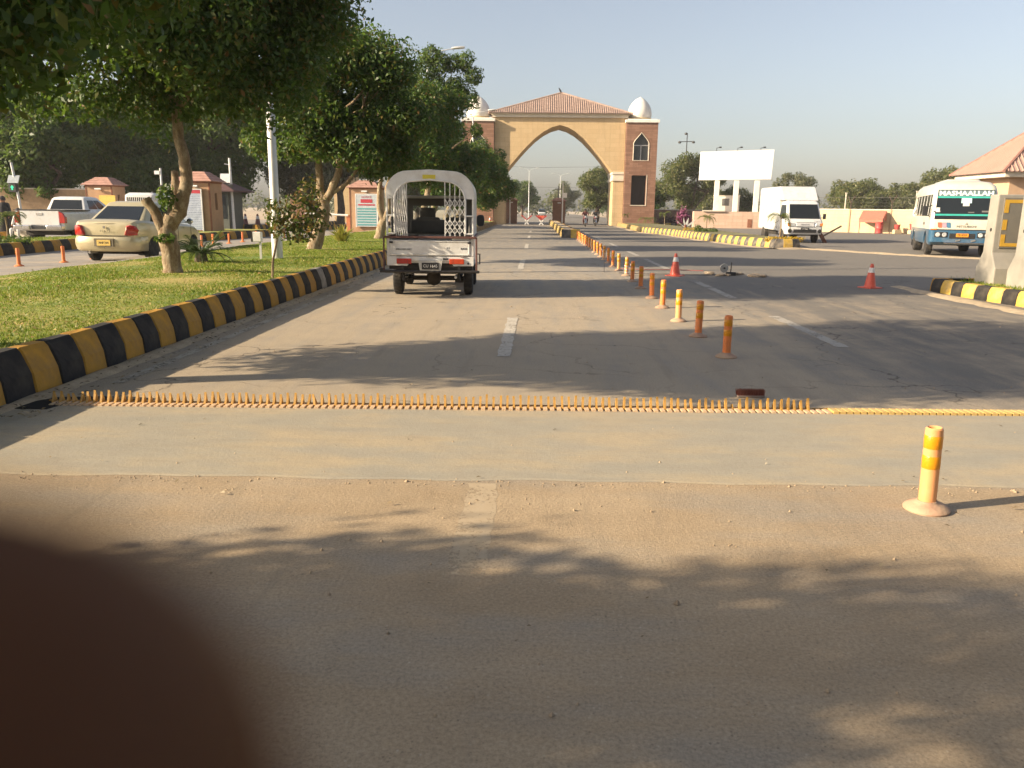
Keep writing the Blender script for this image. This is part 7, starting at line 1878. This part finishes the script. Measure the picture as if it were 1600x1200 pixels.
# ------------------------------------------------------------------ the photographer's fingertip at the lens
FSK = mat('finger_skin', (.082, .033, .013), .55, var=.1, scale=300, bmp=.1, bscale=900, bdist=.0002)
Rv, Uv, Fv = Vector((0.99948765, 0.0296967, 0.01193875)), Vector((-0.01796446, 0.21178436, 0.9771513)), Vector((-0.02648973, 0.97686513, -0.21220934))
def at_hand(x, y, z): return Vector((0, 0, 1.4)) + (Rv * x + Uv * y + Fv * z) * .001
fg = thing('finger', "blurred dark fingertip of the photographer reaching in at the lower left", 'finger', (0, 0, 0))
J_ = [(-13.5, -11.0, 16.5), (-15.3, -12.7, 16.5), (-19, -16.4, 16), (-28, -24.5, 14), (-38, -34, 9), (-50, -46, 3)]
rd_ = [9.0, 9.2, 9.4, 9.6, 9.8, 10.5]
fb = MB()
pts_ = [Vector(p) for p in J_]; ax = (pts_[0] - pts_[1]).normalized(); P_, r2 = [], []
for k in (0.999, 0.97, 0.88, 0.72, 0.5, 0.25): P_.append(pts_[0] + ax * rd_[0] * k); r2.append(rd_[0] * math.sqrt(1 - k * k))
for i in range(len(pts_) - 1):
    for k in range(4): P_.append(pts_[i].lerp(pts_[i + 1], k / 4)); r2.append(rd_[i] + (rd_[i + 1] - rd_[i]) * k / 4)
P_.append(pts_[-1]); r2.append(rd_[-1])
fb.tube([at_hand(*p) for p in P_], [q_ * .001 for q_ in r2], 28)
fo = fb.build('finger_body', FSK, fg, smooth=80)
pb_ = FSK.node_tree.nodes['Principled BSDF']; pb_.inputs['Specular IOR Level'].default_value = .12; pb_.inputs['Subsurface Weight'].default_value = .35; pb_.inputs['Subsurface Radius'].default_value = (1.0, .25, .1); pb_.inputs['Subsurface Scale'].default_value = .004
nl = MB(); c = at_hand(-13.6, -11.4, 25.3)
nl.loft([[c + (Rv * (x * w) + Uv * (x * -w * .2) + (Rv * -.7 + Uv * -.7) * yy) * .001 + Fv * (-.001 * abs(x) ** 2 * 1.8) for x in (-1, -.5, 0, .5, 1)] for yy, w in ((-2, 2.5), (2, 4.2), (7, 4.2), (10, 3))], caps=False, closed=False)
nl.build('nail', mat('nail_pink', (.4, .22, .17), .3, bmp=0), fg, smooth=60)

# ------------------------------------------------------------------ dusty air over the whole place
hz = MB().span((-330, -90, -1.5), (330, 470, 22.0)).mesh('haze')
hm = bpy.data.materials.new('dusty_air'); hm.use_nodes = True
hm.node_tree.nodes.remove(hm.node_tree.nodes['Principled BSDF'])
pv = hm.node_tree.nodes.new('ShaderNodeVolumePrincipled')
pv.inputs['Color'].default_value = (0.90, 0.90, 0.90, 1)
pv.inputs['Density'].default_value = 0.00045
pv.inputs['Anisotropy'].default_value = 0.0
hm.node_tree.links.new(pv.outputs[0], hm.node_tree.nodes['Material Output'].inputs['Volume'])
ho = link('haze', hz, hm); ho['kind'] = 'stuff'
